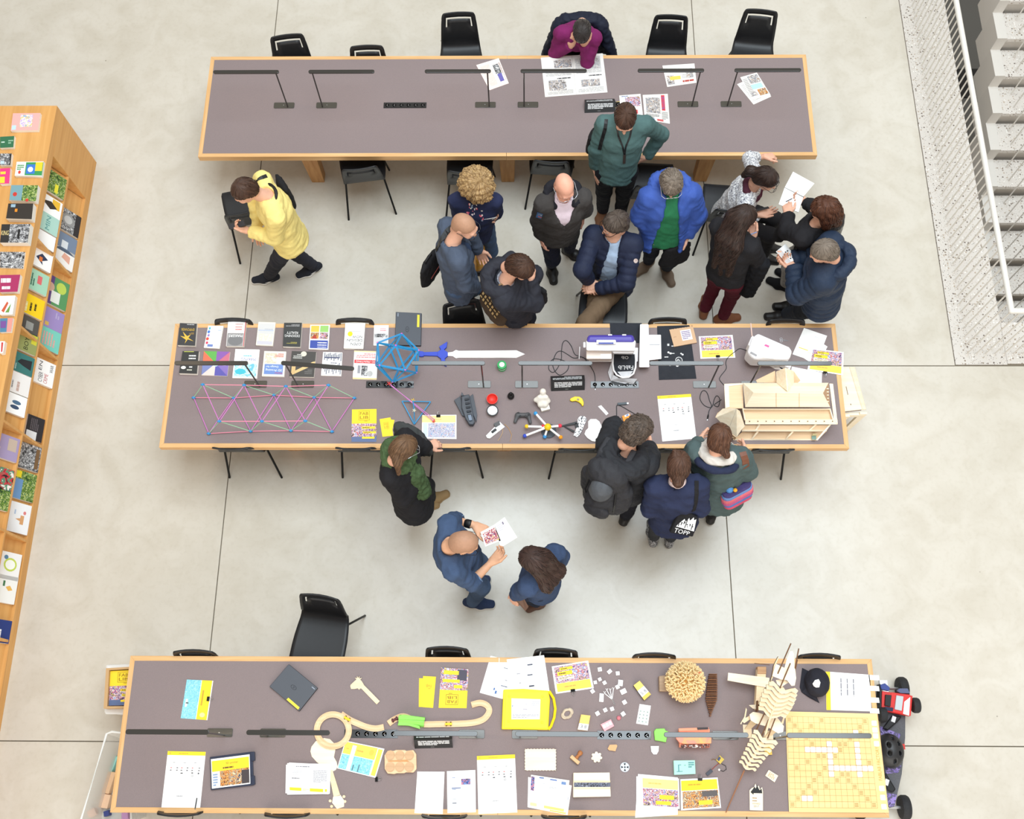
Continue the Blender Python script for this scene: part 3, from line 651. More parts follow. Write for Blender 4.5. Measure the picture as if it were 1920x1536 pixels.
        if not inner:
            for i,sd in enumerate('LR'):
                sh,el,wr = j['sh'+sd],j['el'+sd],j['wr'+sd]; q = b+armr; S.cap(s.mid+s.up*.005,sh,.058*k+b*.7,.055*k+q*.8,.05); f = sleeve[i]
                if f <= .5: S.cap(sh,sh+(el-sh)*f*2,.06*k+q*.8,.056*k+q,.03,flat=True)
                else:
                    S.cap(sh,el,.054*k+q*.8,.047*k+q*.9,.03); e = el+(wr-el)*(f-.5)*2; S.cap(el,e,.047*k+q*.9,.038*k+q*.7,.025,flat=True)
                    S.cap(e-unit(wr-el)*.09,e+unit(wr-el)*.05,.022*k,.022*k,.01,op='s')
        if collar: S.cap(nb-s.up*.02,nb+s.up*collar+s.fw*.012,.07*k+b*.4,.066*k+b*.3,.03)
        S.cap(nb+s.fw*.012,nb+s.up*.16+s.fw*.03,neck*.92*k,(neck+.02)*k,.01,op='s')
        if vneck: S.wedge(nb+s.fw*.02-s.up*.05,s.fw,s.shax,s.up,-.05,vneck,.006,ylo=-.3)
        if open_: S.wedge((pel+s.mid)/2+s.fw*.02,s.fw,s.shax,s.up,open_[0],open_[1],.006,ylo=ylo)
        V,F_ = S.mesh(.0125)
        if puff: V = bands(V,F_,S.segs,puff,.062)
        elif fold: V = bands(V,F_,S.segs,fold*.7,.075,False)
        if fold: V = folds(V,F_,fold,wl,seed)
        me = npmesh(name,V,F_,m); o = s.put(name,me); s.bvh = BVHTree.FromPolygons([Vector(q) for q in V],[tuple(q) for q in F_]); return o
    def trousers(s,m,name='trousers',r=0.,length=1.,fold=.004,seed=3,skirt=False):
        j,k = s.j,s.k; S = SDF(); pel = j['pel']; w = s.wide
        S.ecap(pel-s.up*.06,pel+s.up*.04,(.140*k*w+r,.100*k+r),(.122*k*w+r,.085*k+r),s.rt,.05)
        for sd in 'LR':
            hp,kn,an = j['hip'+sd],j['kn'+sd],j['an'+sd]; S.cap(hp,kn,.086*k*w+r,.064*k+r,.03); S.cap(kn,kn+(an-kn)*length,.062*k+r,.05*k+r,.03,flat=True)
        V,F_ = S.mesh(.0135); V = bands(V,F_,S.segs,fold*.8,.07,False); V = folds(V,F_,fold,.10,seed); s.put(name,npmesh(name,V,F_,m)); return s
    def shoes(s,m,az=(None,None),sole=None,boot=0.,size=1.,which='LR'):
        for i,sd in enumerate('LR'):
            if sd not in which: continue
            a = s.az if az[i] is None else az[i]; d = azv(a); r = np.cross(d,A3(0,0,1.)); an = A3(*s.j['an'+sd][:2],0.); k = s.k*size; heel = an-d*.05*k; toe = an+d*.155*k; S = SDF()
            S.ecap(heel+A3(0,0,.035),an+d*.06*k+A3(0,0,.035),(.034*k,.036),(.043*k,.036),r,.03); S.ecap(an+d*.06*k+A3(0,0,.03),toe+A3(0,0,.022),(.043*k,.032),(.034*k,.024),r,.03); S.cap(an+A3(0,0,.03)-d*.01,an+A3(0,0,.085+boot)-d*.012,.038*k,.041*k+boot*.03,.03,flat=True); S.half((0,0,.008),(0,0,-1))
            V,F_ = S.mesh(.009); o = s.put('shoe',npmesh('shoe',V,F_,m))
            T = SDF(); T.ecap(heel+A3(0,0,.012),an+d*.06*k+A3(0,0,.012),(.039*k,.03),(.048*k,.03),r,.03); T.ecap(an+d*.06*k+A3(0,0,.012),toe+A3(0,0,.012),(.048*k,.03),(.040*k,.03),r,.03); T.half((0,0,.022),(0,0,1)); T.half((0,0,.001),(0,0,-1))
            V,F_ = T.mesh(.009); s.put('sole',npmesh('sole',V,F_,sole or m),parent=o)
        return s
    def hair(s,m,style='short',vol=.0,seed=2,n=170,ext=(),curl=0.,rr=.0028,slen=.055,jit=.25,front=.0,hang=None):
        """hair in head axes: cap minus face, plus locks; then loose strands lying on it"""
        S = SDF(); v = vol
        if style != 'ring':
            S.ell((0,-.014,.030+v*.3),(.082+v,.104+v,.094+v*.8),k=.03); S.ell((0,-.045,-.03),(.078+v,.062+v,.07+v*.6),k=.03)
            S.ell((0,.125+front,-.045),(.085,.085,.098),k=.012,op='s')
            for sg in (-1,1): S.ell((sg*.085,.045,-.05),(.04,.055,.055),k=.02,op='s')
        else:
            S.ell((0,-.035,-.025),(.081,.078,.055),k=.02); S.ell((0,.09,0),(.12,.11,.2),k=.02,op='s'); S.ell((0,-.03,.06),(.07,.09,.055),k=.02,op='s')
        if style == 'short': S.half((0,0,-.010),(0,.5,-.86),.012)
        for a,b,ra,rb in ext: S.cap(a,b,ra,rb,.03)
        if hang:                                           # loose hair falling down the back
            L_ = lambda q: s.HR.T@(q-s.hd)/s.hk; hb = s.hd-s.HR[:,1]*.06; hr_ = s.shax
            for o_,e_ in ((-.06,1.),(0,1.1),(.06,1.)): m_ = s.nb-s.fw*.085+hr_*o_*1.1; S.cap(L_(hb+hr_*o_*.7),L_(m_),.055,.05,.04); S.cap(L_(m_),L_(m_-s.up*hang[0]*e_-s.fw*.02),.05,hang[1]*.3,.04)
        V,F_ = S.mesh(.0095)
        if curl:
            N = vnormals(V,F_); w = np.zeros(len(V)); r = np.random.default_rng(seed)
            for i in range(7): kk = r.normal(size=3)*95; w += np.sin(V@kk+2*np.sin(V@(r.normal(size=3)*40)))
            V = V+N*(curl*w/4)[:,None]
        bv = BVHTree.FromPolygons([Vector(q) for q in V],[tuple(q) for q in F_]); r = np.random.default_rng(seed); SV = []; SF = []; crown = A3(0,-.035,.13)
        for i in range(n):
            p = V[r.integers(len(V))]; q = Vector(p); path = []; d = Vector(unit(p-crown)+r.normal(size=3)*jit)
            for st in range(6):
                hit = bv.find_nearest(q)
                if hit[0] is None: break
                nn = hit[1]; path.append(hit[0]+nn*(rr*.6)); t = d-nn*d.dot(nn)-Vector((0,0,.25))*(1 if style in ('long','bob') else 0)
                t = t-nn*t.dot(nn)
                if t.length < 1e-4: break
                t.normalize(); d = (t+Vector(r.normal(size=3)*(jit*.5+curl*22))).normalized(); q = hit[0]+t*(slen/5)
            if len(path) > 2:
                mb = MB(); K = len(path); mb.tube(path,[rr*(1-.75*abs(2*x/(K-1)-1)**2) for x in range(K)],4); k0 = sum(len(x) for x in SV); SV.append(np.array(mb.v)); SF += [tuple(y+k0 for y in f) for f in mb.f if len(f) == 4]
        if SV: V,F_,_ = join([(V,F_,0),(np.concatenate(SV),np.array(SF),0)])
        o = s.put('hair',npmesh('hair',V*s.hk,F_,m),s.hd,s.HR); return o
    def glasses(s,m):
        mb = MB()
        for sg in (-1,1):
            mb.tube([(sg*.031+.021*math.cos(a*math.pi/6),.112,.002+.016*math.sin(a*math.pi/6)) for a in range(12)],.0022,5,0,closed=True); mb.tube([(sg*.052,.111,.006),(sg*.078,.09,.008),(sg*.085,.0,.008),(sg*.083,-.02,-.006)],.002,5)
        mb.tube([(-.010,.113,.005),(.010,.113,.005)],.002,5); me = mb.mesh('glasses',m); return s.put('glasses',me,s.hd,s.HR)
    def cast(s,px,py,off=.004):
        """the point of the garment seen at a pixel, lifted off along its normal"""
        v = (px-960)/F*CR-(py-768)/F*CU+CD; h = s.bvh.ray_cast(Vector(CC-s.root),Vector(v))
        if h[0] is None: return None
        n = h[1] if h[1].dot(Vector(v)) < 0 else -h[1]; return np.array(h[0]+n*off)
    def strap(s,name,pxs,w,m,parent=None,off=.004,th=.004,pre=(),post=()):
        pts = [q for q in (s.cast(*p[:2],off) for p in dense(pxs)) if q is not None]; pts = [A3(q) for q in pre]+pts+[A3(q) for q in post]
        if len(pts) < 2: return None
        me = ribbon(pts,w,th,s.bvh).mesh(name,m); return s.put(name,me,parent=parent)
    def decal(s,name,px,items,parent=None,nu=8,nv=8,off=.004):
        """flat print or patch lying on the garment inside the pixel quad px (reading order)"""
        c = [A3(*p,0) for p in px]; mb = MB(); mats = []
        for it in items:
            q = C(*it[-1]) if isinstance(it[-1],tuple) else it[-1]
            if q not in mats: mats.append(q)
            if it[0] == 'r':
                _,u0,v0,u1,v1,_q = it; g = [[s.cast(*bil(c,u0+(u1-u0)*a/nu,v0+(v1-v0)*b/nv)[:2],off) for a in range(nu+1)] for b in range(nv+1)]
                for b in range(nv):
                    for a in range(nu):
                        z = [g[b][a],g[b][a+1],g[b+1][a+1],g[b+1][a]]
                        if all(x is not None for x in z): mb.add(z,[(0,1,2,3)],mats.index(q))
            elif it[0] == 't':
                gl,fs,_a = glyphs(it[5]); z = [s.cast(*bil(c,it[1]+(it[3]-it[1])*a,it[2]+(it[4]-it[2])*b)[:2],off+.001) for a,b in gl]
                for f in fs:
                    if all(z[i] is not None for i in f): mb.add([z[i] for i in f],[tuple(range(len(f)))],mats.index(q))
            elif it[0] == 'o':
                _,u,v,ru,rv,_q = it; z = [s.cast(*bil(c,u+ru*math.cos(a*math.pi/5),v+rv*math.sin(a*math.pi/5))[:2],off+.0008) for a in range(10)]
                if all(x is not None for x in z): mb.add(z,[tuple(range(10))],mats.index(q))
        if mb.f: s.put(name,mb.mesh(name,mats),parent=parent)
    def ring(s,name,m,r=.085,rr=.028,up=.03,fwd=.012,tilt=.25,fold=.006,lumps=5,gap=0.,sub=None,n=28,flat=1.2):
        """hood, collar or scarf wound round the neck"""
        S = SDF(); c = s.nb+s.up*up+s.fw*fwd; k = s.k; pts = []
        for i in range(n+1):
            a = math.radians(gap/2)+i/n*(2*math.pi-math.radians(gap))+math.pi/2; pts.append(c+s.shax*math.cos(a)*r*k*flat+s.fw*math.sin(a)*r*k-s.up*math.sin(a)*r*tilt)
        for i in range(n): q = rr*(1+.22*math.sin(i*lumps*6.28/n)); S.cap(pts[i],pts[i+1],q,q,.02)
        if sub:
            for a,b,ra,rb in sub: S.cap(a,b,ra,rb,.02)
        V,F_ = S.mesh(.0095); V = folds(V,F_,fold,.06,5); return s.put(name,npmesh(name,V,F_,m))
def dense(p,step=6.):
    out = []
    for a,b in zip(p[:-1],p[1:]):
        n = max(1,int(math.hypot(b[0]-a[0],b[1]-a[1])/step)); out += [(a[0]+(b[0]-a[0])*i/n,a[1]+(b[1]-a[1])*i/n) for i in range(n)]
    return out+[p[-1][:2]]
def ribbon(pts,w,th,bvh=None):
    """flat band along pts, its face following the surface below"""
    mb = MB(); K = len(pts); rows = []
    for i,p in enumerate(pts):
        t = unit(pts[min(i+1,K-1)]-pts[max(i-1,0)]); n = A3(0,0,1.)
        if bvh is not None:
            h = bvh.find_nearest(Vector(p))
            if h[0] is not None: q = p-np.array(h[0]); n = unit(q) if np.linalg.norm(q) > 1e-4 else np.array(h[1])
        s = unit(np.cross(t,n)); n = np.cross(s,t); rows.append([p-s*w/2-n*th/2,p+s*w/2-n*th/2,p+s*w/2+n*th/2,p-s*w/2+n*th/2])
    mb.grid(rows,close_u=True); k = 4*(K-1); mb.f += [(0,1,2,3),(k+3,k+2,k+1,k)]; mb.m += [0,0]; return mb
def solid(name,S,h,m,parent=None,loc=(0,0,0),fold=0.,wl=.08,seed=1):
    V,F_ = S.mesh(h)
    if fold: V = folds(V,F_,fold,wl,seed)
    o = bpy.data.objects.new(name,npmesh(name,V,F_,m)); COL.objects.link(o); o.parent = parent; o.location = [float(q) for q in loc]; return o
# ================================================================ PEOPLE
def cloth(name,rgb,rough=.85,bump=.35,bs=160.,var=.10,vs=14.): return mat('cloth_'+name,rgb,rough,bump=bump,bscale=bs,var=var,vscale=vs,spec=.2)
NAVYJ = cloth('navy',(34,38,58)); BLACKJ = cloth('black',(36,35,38)); JEANS = cloth('jeans',(74,94,124)); DKTR = cloth('dark_trousers',(36,37,46))
BROWNH = hair_mat('brown',(38,24,18),(92,62,46)); DKBROWN = hair_mat('dark_brown',(26,18,16),(66,46,38)); BLACKH = hair_mat('black',(24,21,21),(66,58,56)); GREYH = hair_mat('grey',(78,68,60),(150,136,122)); FAIRH = hair_mat('fair',(96,66,40),(214,178,124)); LIGHTB = hair_mat('light_brown',(64,44,32),(138,104,74))
BLKLEA = mat('black_leather',(26,24,24),.45,spec=.5); BRNLEA = mat('brown_leather',(108,62,40),.5,spec=.4,var=.1); SOLEW = C(226,220,212); SOLED = C(36,34,34)
GLBLK = mat('black_spectacles',(22,22,24),.3); GLSIL = mat('silver_spectacles',(190,192,196),.3,.6)
EL = np.zeros(3)
# ---- 1 reader in purple, leaning on the far table
p1 = Person('person in a purple jumper bent over an open newspaper, head in hands',az=-92,pitch=62,h=1.7,hd=(1091,60,1.13),shL=(1113,70,1.00),shR=(1054,62,1.00),pel=(1084,74,.50),elL=(1101,120,.785),wrL=(1095,84,.98),elR=(1040,100,.79),wrR=(1070,86,.94),knL=(1104,148,.54),knR=(1066,148,.54),anL=(1102,205,.08),anR=(1066,205,.08))
p1.body(('flat','hold'),hdir=((-.05,.15,.9),(.25,.15,.9)),palm=((0,1,.1),(.3,1,.1))); p1.top(cloth('purple',(124,38,94)),bulk=.006,hem=.08,fold=.005); p1.trousers(DKTR); p1.shoes(BLKLEA); p1.hair(BLACKH,'cap',.004)
S = SDF(); b0 = P(1088,42,.80)-p1.root                    # jacket over the chair back
S.ecap(b0+A3(0,.03,-.42),b0+A3(0,.03,.02),(.30,.06),(.21,.05),A3(1.,0,0),.05); S.cap(b0+A3(-.20,-.02,-.02),b0+A3(-.31,-.05,-.40),.05,.045,.04); S.cap(b0+A3(.20,-.03,-.02),b0+A3(.33,-.12,-.36),.055,.05,.04); S.cap(b0+A3(-.12,0,.02),b0+A3(.12,0,.02),.05,.05,.05)
jk = solid('jacket',S,.013,cloth('navy_velvet',(30,34,50),.6),None,p1.root,.010,.08); tag(jk,'dark navy jacket hung over the back of the purple reader\'s chair','jacket')
# ---- 2 yellow jumper
p2 = Person('person in a pale yellow jumper striding left with a phone in hand',az=186,head_az=205,pitch=30,h=1.78,hd=(459,358,1.62),shL=(518,408,1.42),shR=(492,338,1.44),pel=(539,437,.93),elL=(515,446,1.12),wrL=(469,434,1.12),elR=(478,372,1.18),wrR=(484,424,1.02),anL=(505,515,.09),anR=(586,497,.09))
p2.body(('grip','relax'),hdir=((-.9,.25,.25),(0,-.5,-.6)),palm=((.2,.5,.8),None)); p2.top(cloth('yellow',(243,222,140)),bulk=.012,hem=.11,fold=.006,seed=4,loose=.024); p2.trousers(cloth('charcoal',(48,49,58))); p2.shoes(cloth('trainer',(44,46,54)),az=(188,207),sole=SOLEW); p2.hair(BROWNH,'short',.003)
# ---- 3 curly hair
p3 = Person('person with big fair curly hair in a navy flowered jumper reading a leaflet',az=-62,pitch=32,h=1.68,hd=(894,350,1.54),shL=(921,377,1.36),shR=(862,376,1.36),pel=(892,432,.9),elL=(930,398,1.12),wrL=(915,414,1.06),elR=(862,412,1.08),wrR=(905,406,1.10),anL=(915,484,.09),anR=(893,478,.09))
p3.body(('hold','hold'),hdir=((-.7,-.3,.1),(.8,-.1,0)),palm=((0,.2,1),(0,.2,1))); p3.top(cloth('navy_knit',(42,48,78)),'flowered_jumper',bulk=.008,hem=.08,fold=.005)
rr_ = random.Random(5); fl_ = []
for i in range(26): a = rr_.uniform(0,1); b = rr_.uniform(0,1); fl_.append(('o',a,b,rr_.uniform(.03,.075),rr_.uniform(.03,.075),rr_.choice([(236,222,226),(222,120,140),(150,168,190),(240,232,220),(198,84,104)])))
p3.decal('flower_print',[(876,412),(906,414),(904,384),(876,382)],fl_); p3.trousers(JEANS); p3.shoes(BLKLEA,az=(-70,-80),boot=.1); p3.hair(FAIRH,'long',.062,n=620,curl=.015,rr=.0042,slen=.06,jit=.6,front=.03,ext=[((-.05,-.06,-.06),(-.05,-.07,-.15),.07,.05),((.05,-.06,-.06),(.05,-.07,-.15),.07,.05)])
# ---- 4 bald man, blazer
p4 = Person('bald person with black glasses in a blue-grey blazer and a shoulder bag',az=-18,head_az=-28,pitch=22,h=1.78,hd=(871,424,1.66),shL=(840,430,1.46),shR=(858,486,1.45),pel=(862,520,.94),elL=(880,440,1.18),wrL=(897,470,1.05),elR=(872,534,1.16),wrR=(893,538,.95),anR=(890,535,.09),anL=(868,560,.09))
p4.body(('relax','relax'),beard=(150,128,112)); p4.top(cloth('shirt_blue',(58,74,104)),'shirt',bulk=.004,hem=.1,fold=.003,inner=True); p4.top(cloth('blazer',(76,86,104),.75),'blazer',bulk=.013,hem=.19,fold=.006,open_=(.05,.03),neck=.07,seed=6,loose=.01); p4.trousers(JEANS); p4.shoes(mat('oxblood_shoe',(70,44,42),.35,spec=.5),az=(-5,0)); p4.glasses(GLBLK); STUB = mat('shaved_scalp',(176,134,108),.6,var=.06,vscale=60); p4.hair(STUB,'short',-.0055,n=0)
# ---- 5 dark jacket, messenger bag
p5 = Person('person in a charcoal hooded jacket, hand at chin, beside the middle table',az=-8,head_az=-25,pitch=42,h=1.76,hd=(975,502,1.60),shL=(955,505,1.42),shR=(946,550,1.40),pel=(966,566,.93),elR=(1003,569,1.14),wrR=(996,524,1.36),elL=(1000,515,1.15),wrL=(992,545,1.05),anL=(960,628,.09),anR=(970,634,.09))
p5.body(('relax','hold'),hdir=(None,(-.1,.75,.3)),palm=(None,(-.5,.5,.6))); p5.top(cloth('check_shirt',(150,156,168),var=.5,vs=60),'shirt',hem=.1,inner=True,fold=.002,collar=.04); p5.top(cloth('charcoal_jacket',(45,46,54),.7),'jacket',bulk=.022,hem=.13,fold=.007,neck=.075,collar=.02,loose=.012); p5.ring('hood',cloth('charcoal_jacket',(45,46,54)),r=.098,rr=.040,up=.02,fwd=-.035,gap=90,tilt=.15,fold=.008); p5.trousers(DKTR); p5.shoes(BLKLEA); p5.hair(BROWNH,'short',.010,n=220,rr=.0034)
# ---- 6 bald man, grey fleece
p6 = Person('bald person in a charcoal fleece jacket with an arm badge looking down',az=-78,head_az=-68,pitch=26,h=1.74,hd=(1058,350,1.62),shL=(1089,371,1.42),shR=(1023,381,1.42),pel=(1049,434,.92),elL=(1096,392,1.14),wrL=(1092,399,.92),elR=(1010,413,1.14),wrR=(1014,440,.90),anL=(1068,466,.09),anR=(1034,494,.09),skin=(226,166,142))
p6.body(('relax','relax'),hdir=((.0,-.45,-.8),(.15,-.5,-.8)),beard=(190,160,146)); p6.top(cloth('pink_shirt',(226,208,220)),'shirt',hem=.06,inner=True,fold=.002,collar=.045,neck=.055,bulk=.004); p6.top(cloth('charcoal_fleece',(66,63,62),.95),'fleece',bulk=.018,hem=.06,fold=.006,open_=(-.12,.085),neck=.08,seed=8); p6.ring('hood',cloth('black_lining',(34,34,40)),r=.105,rr=.03,up=.0,fwd=-.02,gap=80,tilt=.2,fold=.006)
p6.decal('arm_badge',[(1005,407),(1015,410),(1018,401),(1008,397)],[('r',0,0,1,1,(70,110,160)),('r',.35,.2,1,.5,(190,90,70)),('r',.3,.55,.9,.8,(200,206,196))],nu=3,nv=3); p6.trousers(cloth('navy_trousers',(32,35,52))); p6.shoes(BLKLEA,az=(-30,-82)); p6.glasses(GLSIL)
# ---- 7 teal jumper
p7 = Person('person in a teal jumper with a black lanyard, one hand on the hip',az=-90,head_az=-92,pitch=34,h=1.84,hd=(1172,222,1.70),shL=(1204,233,1.50),shR=(1138,233,1.50),pel=(1156,318,1.00),elR=(1117,278,1.24),wrR=(1116,312,1.0),elL=(1239,252,1.22),wrL=(1213,293,1.04),anR=(1130,392,.09),anL=(1164,394,.09))
p7.body(('flat','flat'),hdir=((-.85,-.45,-.2),(.1,-.3,-.9)),palm=((0,.6,.2),None)); p7.top(cloth('white_tee',(232,226,222)),'tshirt',hem=.05,inner=True,fold=.001,neck=.058,collar=.012); p7.top(cloth('teal',(80,108,107)),bulk=.010,hem=.07,fold=.005,neck=.066,seed=9); p7.trousers(cloth('black_jeans',(24,25,32))); p7.shoes(mat('tan_suede',(126,88,64),.9),az=(-80,-100),boot=.08)
p7.hair(BROWNH,'short',.004,n=240); p7.strap('lanyard',[(1156,236),(1160,256),(1168,276),(1171,292)],.014,BLACK); p7.strap('lanyard',[(1185,236),(1181,256),(1173,276),(1171,292)],.014,BLACK); p7.strap('lanyard_tag',[(1171,290),(1170,306)],.022,C(60,50,46))
# ---- 8 blue jacket, green jumper
p8 = Person('person in a bright blue raincoat over a green jumper holding a black bag',az=-86,head_az=-84,pitch=36,h=1.68,wide=1.12,hd=(1258,344,1.56),shL=(1294,362,1.38),shR=(1219,368,1.38),pel=(1245,438,.9),elL=(1308,402,1.10),wrL=(1288,440,.92),elR=(1199,404,1.10),wrR=(1216,432,.95),anR=(1216,488,.09),anL=(1250,500,.09))
p8.body(('hold','relax'),hdir=((-.1,-.4,-.8),(.2,-.5,-.7))); p8.top(cloth('green',(44,116,78)),'green_jumper',bulk=.012,hem=.06,fold=.005,inner=True,neck=.062,collar=.02); bj = cloth('royal_blue',(62,90,168),.6)
p8.top(bj,'raincoat',bulk=.030,hem=.11,fold=.007,wl=.17,open_=(.115,.05),neck=.085,seed=10,loose=.02); p8.ring('hood',bj,r=.115,rr=.036,up=.012,fwd=-.03,gap=90,tilt=.2,fold=.010); p8.trousers(cloth('dark_navy',(30,33,46))); p8.shoes(mat('taupe_suede',(126,108,92),.9),az=(-70,-138)); p8.hair(GREYH,'short',.014,n=260,curl=.004,rr=.0036,jit=.45); p8.glasses(GLSIL)
# ---- 9 seated man in quilted jacket
p9 = Person('bearded person with glasses seated in a navy quilted jacket and khaki trousers',az=-108,head_az=208,pitch=12,h=1.8,hd=(1153,421,1.24),shL=(1187,458,1.02),shR=(1113,441,1.02),pel=(1148,518,.50),elR=(1092,506,.78),wrR=(1103,524,.68),elL=(1174,530,.76),wrL=(1121,541,.67),knL=(1098,606,.60),anL=(1062,660,.18),knR=(1112,606,.50),anR=(1104,680,.09))
p9.body(('hold','hold'),hdir=((-.9,.0,-.1),(.3,-.8,0)),palm=((-.2,.3,-1),(.5,0,-1)),beard=(70,54,44)); p9.top(cloth('pale_blue_shirt',(176,198,226)),'shirt',hem=.03,inner=True,fold=.004,collar=.04,bulk=.004); p9.top(cloth('quilted_navy',(38,44,66),.6),'quilted_jacket',bulk=.020,hem=.16,puff=.009,fold=.003,open_=(.085,.045),neck=.075,loose=.01)
p9.trousers(cloth('khaki',(112,92,72)),r=.006); p9.shoes(BRNLEA,az=(-120,-100)); p9.hair(GREYH if 0 else hair_mat('salt_brown',(44,36,32),(110,96,86)),'short',.010,n=240,curl=.003); p9.glasses(GLBLK)
p9.decal('arm_badge',[(1187,493),(1195,494),(1196,485),(1188,484)],[('o',.5,.5,.5,.5,(214,196,190)),('o',.5,.5,.25,.25,(170,90,90))])
# ---- 10 patterned top, ponytail, seated at the far table
p10 = Person('person with a ponytail in a white patterned top leaning an arm on the table',az=-12,head_az=-28,pitch=24,h=1.7,hd=(1436,336,1.26),shL=(1413,327,1.05),shR=(1398,381,1.02),pel=(1364,398,.52),elL=(1405,297,.86),wrL=(1431,294,.80),elR=(1402,415,.84),wrR=(1421,402,.88),knL=(1452,410,.50),knR=(1444,440,.50),anL=(1435,456,.08),anR=(1430,478,.08))
p10.body(('fist','flat'),hdir=((1,.1,0),(.9,.2,.15)),palm=((0,-.4,-.9),(0,.1,1))); pat = ramp_mat('white_speckled_knit',[(226,226,228),(240,240,240),(120,122,134),(236,236,238),(96,98,112)],62.,'noise',.85,2.); p10.top(pat,'patterned_top',bulk=.010,hem=.10,fold=.005,sleeve=(.78,.95)); p10.ring('scarf',cloth('plum',(84,44,58)),r=.07,rr=.024,up=-.01,fwd=.03,tilt=.5); p10.trousers(BLACKJ); p10.shoes(BLKLEA); p10.glasses(GLBLK)
p10.hair(DKBROWN,'short',.007,n=240,slen=.08,ext=[((0,-.11,.0),(0,-.15,-.04),.034,.04),((0,-.15,-.04),(.0,-.145,-.15),.042,.026)])
# ---- 11 long brown hair, burgundy trousers
p11 = Person('person with long brown hair in a black jumper and burgundy trousers, seen from behind',az=52,head_az=22,pitch=24,h=1.70,hd=(1393,409,1.57),shL=(1349,426,1.38),shR=(1407,462,1.38),pel=(1361,512,.92),elR=(1422,490,1.12),wrR=(1412,447,1.22),elL=(1352,450,1.1),wrL=(1392,436,1.18),anL=(1322,578,.09),anR=(1356,592,.09))
p11.body(('hold','hold'),hdir=((.6,.4,.2),(0,.8,.3)),palm=((0,0,1),(-.8,0,.5))); p11.top(BLACKJ,bulk=.012,hem=.03,fold=.005,loose=.012); p11.trousers(cloth('burgundy',(96,26,44))); p11.shoes(mat('tan_leather',(134,84,56),.55),az=(80,8))
p11.hair(DKBROWN,'long',.012,n=420,rr=.0034,slen=.10,hang=(.34,.085))
S = SDF(); b0 = p11.j['elR']; S.ecap(b0+A3(-.02,-.05,-.42),b0+A3(0,0,.0),(.08,.05),(.10,.06),A3(.8,-.6,0),.04); cj = solid('folded_coat',S,.013,cloth('black_coat',(26,27,31)),None,p11.root,.010,.07); tag(cj,'black coat hung over the arm of the burgundy trousered person','coat')
# ---- 12 bob, black coat, writing
p12 = Person('person with a brown bob in a black coat writing in a notebook',az=158,head_az=158,pitch=18,h=1.68,hd=(1546,395,1.56),shL=(1513,438,1.34),shR=(1549,407,1.36),pel=(1524,462,.9),elL=(1476,434,1.08),wrL=(1477,404,1.14),elR=(1535,393,1.12),wrR=(1513,381,1.12),anL=(1474,531,.09),anR=(1490,515,.09))
p12.body(('hold','hold'),hdir=((0,.8,.15),(-.9,.3,.1)),palm=((.3,0,-1),(0,0,1))); p12.top(BLACKJ,'coat',bulk=.020,hem=.18,fold=.007,neck=.07,loose=.02,collar=.06); p12.trousers(cloth('pale_grey_denim',(168,166,164),var=.2,vs=60)); p12.shoes(cloth('black_trainer',(32,32,35)),az=(152,150))
p12.hair(hair_mat('chestnut',(40,22,16),(110,66,44)),'bob',.022,n=420,curl=.005,rr=.0036,slen=.08,front=.012,ext=[((-.06,-.03,-.02),(-.068,-.03,-.12),.05,.04),((.06,-.03,-.02),(.068,-.03,-.12),.05,.04),((0,-.08,-.02),(0,-.09,-.13),.07,.055)])
# ---- 13 navy puffer, grey hair
p13 = Person('grey haired person in a navy puffer jacket holding a small open brochure',az=172,head_az=176,pitch=34,h=1.76,hd=(1545,472,1.62),shL=(1544,522,1.40),shR=(1557,462,1.42),pel=(1540,557,.93),elL=(1496,550,1.12),wrL=(1490,504,1.14),elR=(1520,482,1.14),wrR=(1484,487,1.12),anL=(1474,588,.09),anR=(1490,570,.09))
p13.body(('hold','hold'),hdir=((-.5,.7,.1),(-.9,-.1,.1)),palm=((-.2,.3,.9),(0,-.2,1))); pj = cloth('puffer_navy',(40,52,72),.55); p13.top(pj,'puffer_jacket',bulk=.034,hem=.09,puff=.014,fold=.004,neck=.075,collar=.05); p13.ring('hood',pj,r=.105,rr=.036,up=.0,fwd=-.05,gap=110,fold=.006); p13.trousers(cloth('slate',(52,58,70))); p13.shoes(BLKLEA,az=(178,176)); p13.hair(GREYH,'short',.003,n=240)
# ---- 14 green scarf
p14 = Person('person with a ponytail wearing a long green scarf at the middle table',az=22,head_az=38,pitch=38,h=1.68,hd=(757,841,1.54),shL=(752,838,1.36),shR=(738,876,1.35),pel=(765,915,.9),elL=(790,838,1.10),wrL=(800,838,.98),elR=(757,935,1.10),wrR=(778,905,1.14),anL=(806,935,.09),anR=(785,950,.09))
p14.body(('hold','relax'),hdir=((.6,.3,-.2),(.15,.8,.25)),palm=((0,0,-1),(-.6,.2,.6))); p14.top(BLACKJ,'coat',bulk=.016,hem=.28,fold=.006,loose=.03)
S = SDF(); n0 = p14.nb; S.cap(n0+p14.fw*.06+p14.shax*.02,n0+p14.fw*.15+p14.shax*.05-A3(0,0,.18),.05,.06,.03); S.cap(n0+p14.fw*.15+p14.shax*.05-A3(0,0,.18),n0+p14.fw*.20+p14.shax*.10-A3(0,0,.42),.06,.07,.03)
gs = cloth('moss_green',(74,94,62),.95,var=.25,vs=40); p14.ring('scarf',gs,r=.082,rr=.036,up=.0,fwd=.025,tilt=.5,fold=.010); p14.put('scarf_end',npmesh('scarf_end',*(lambda v: (folds(v[0],v[1],.014,.05,3),v[1]))(S.mesh(.011)),gs))
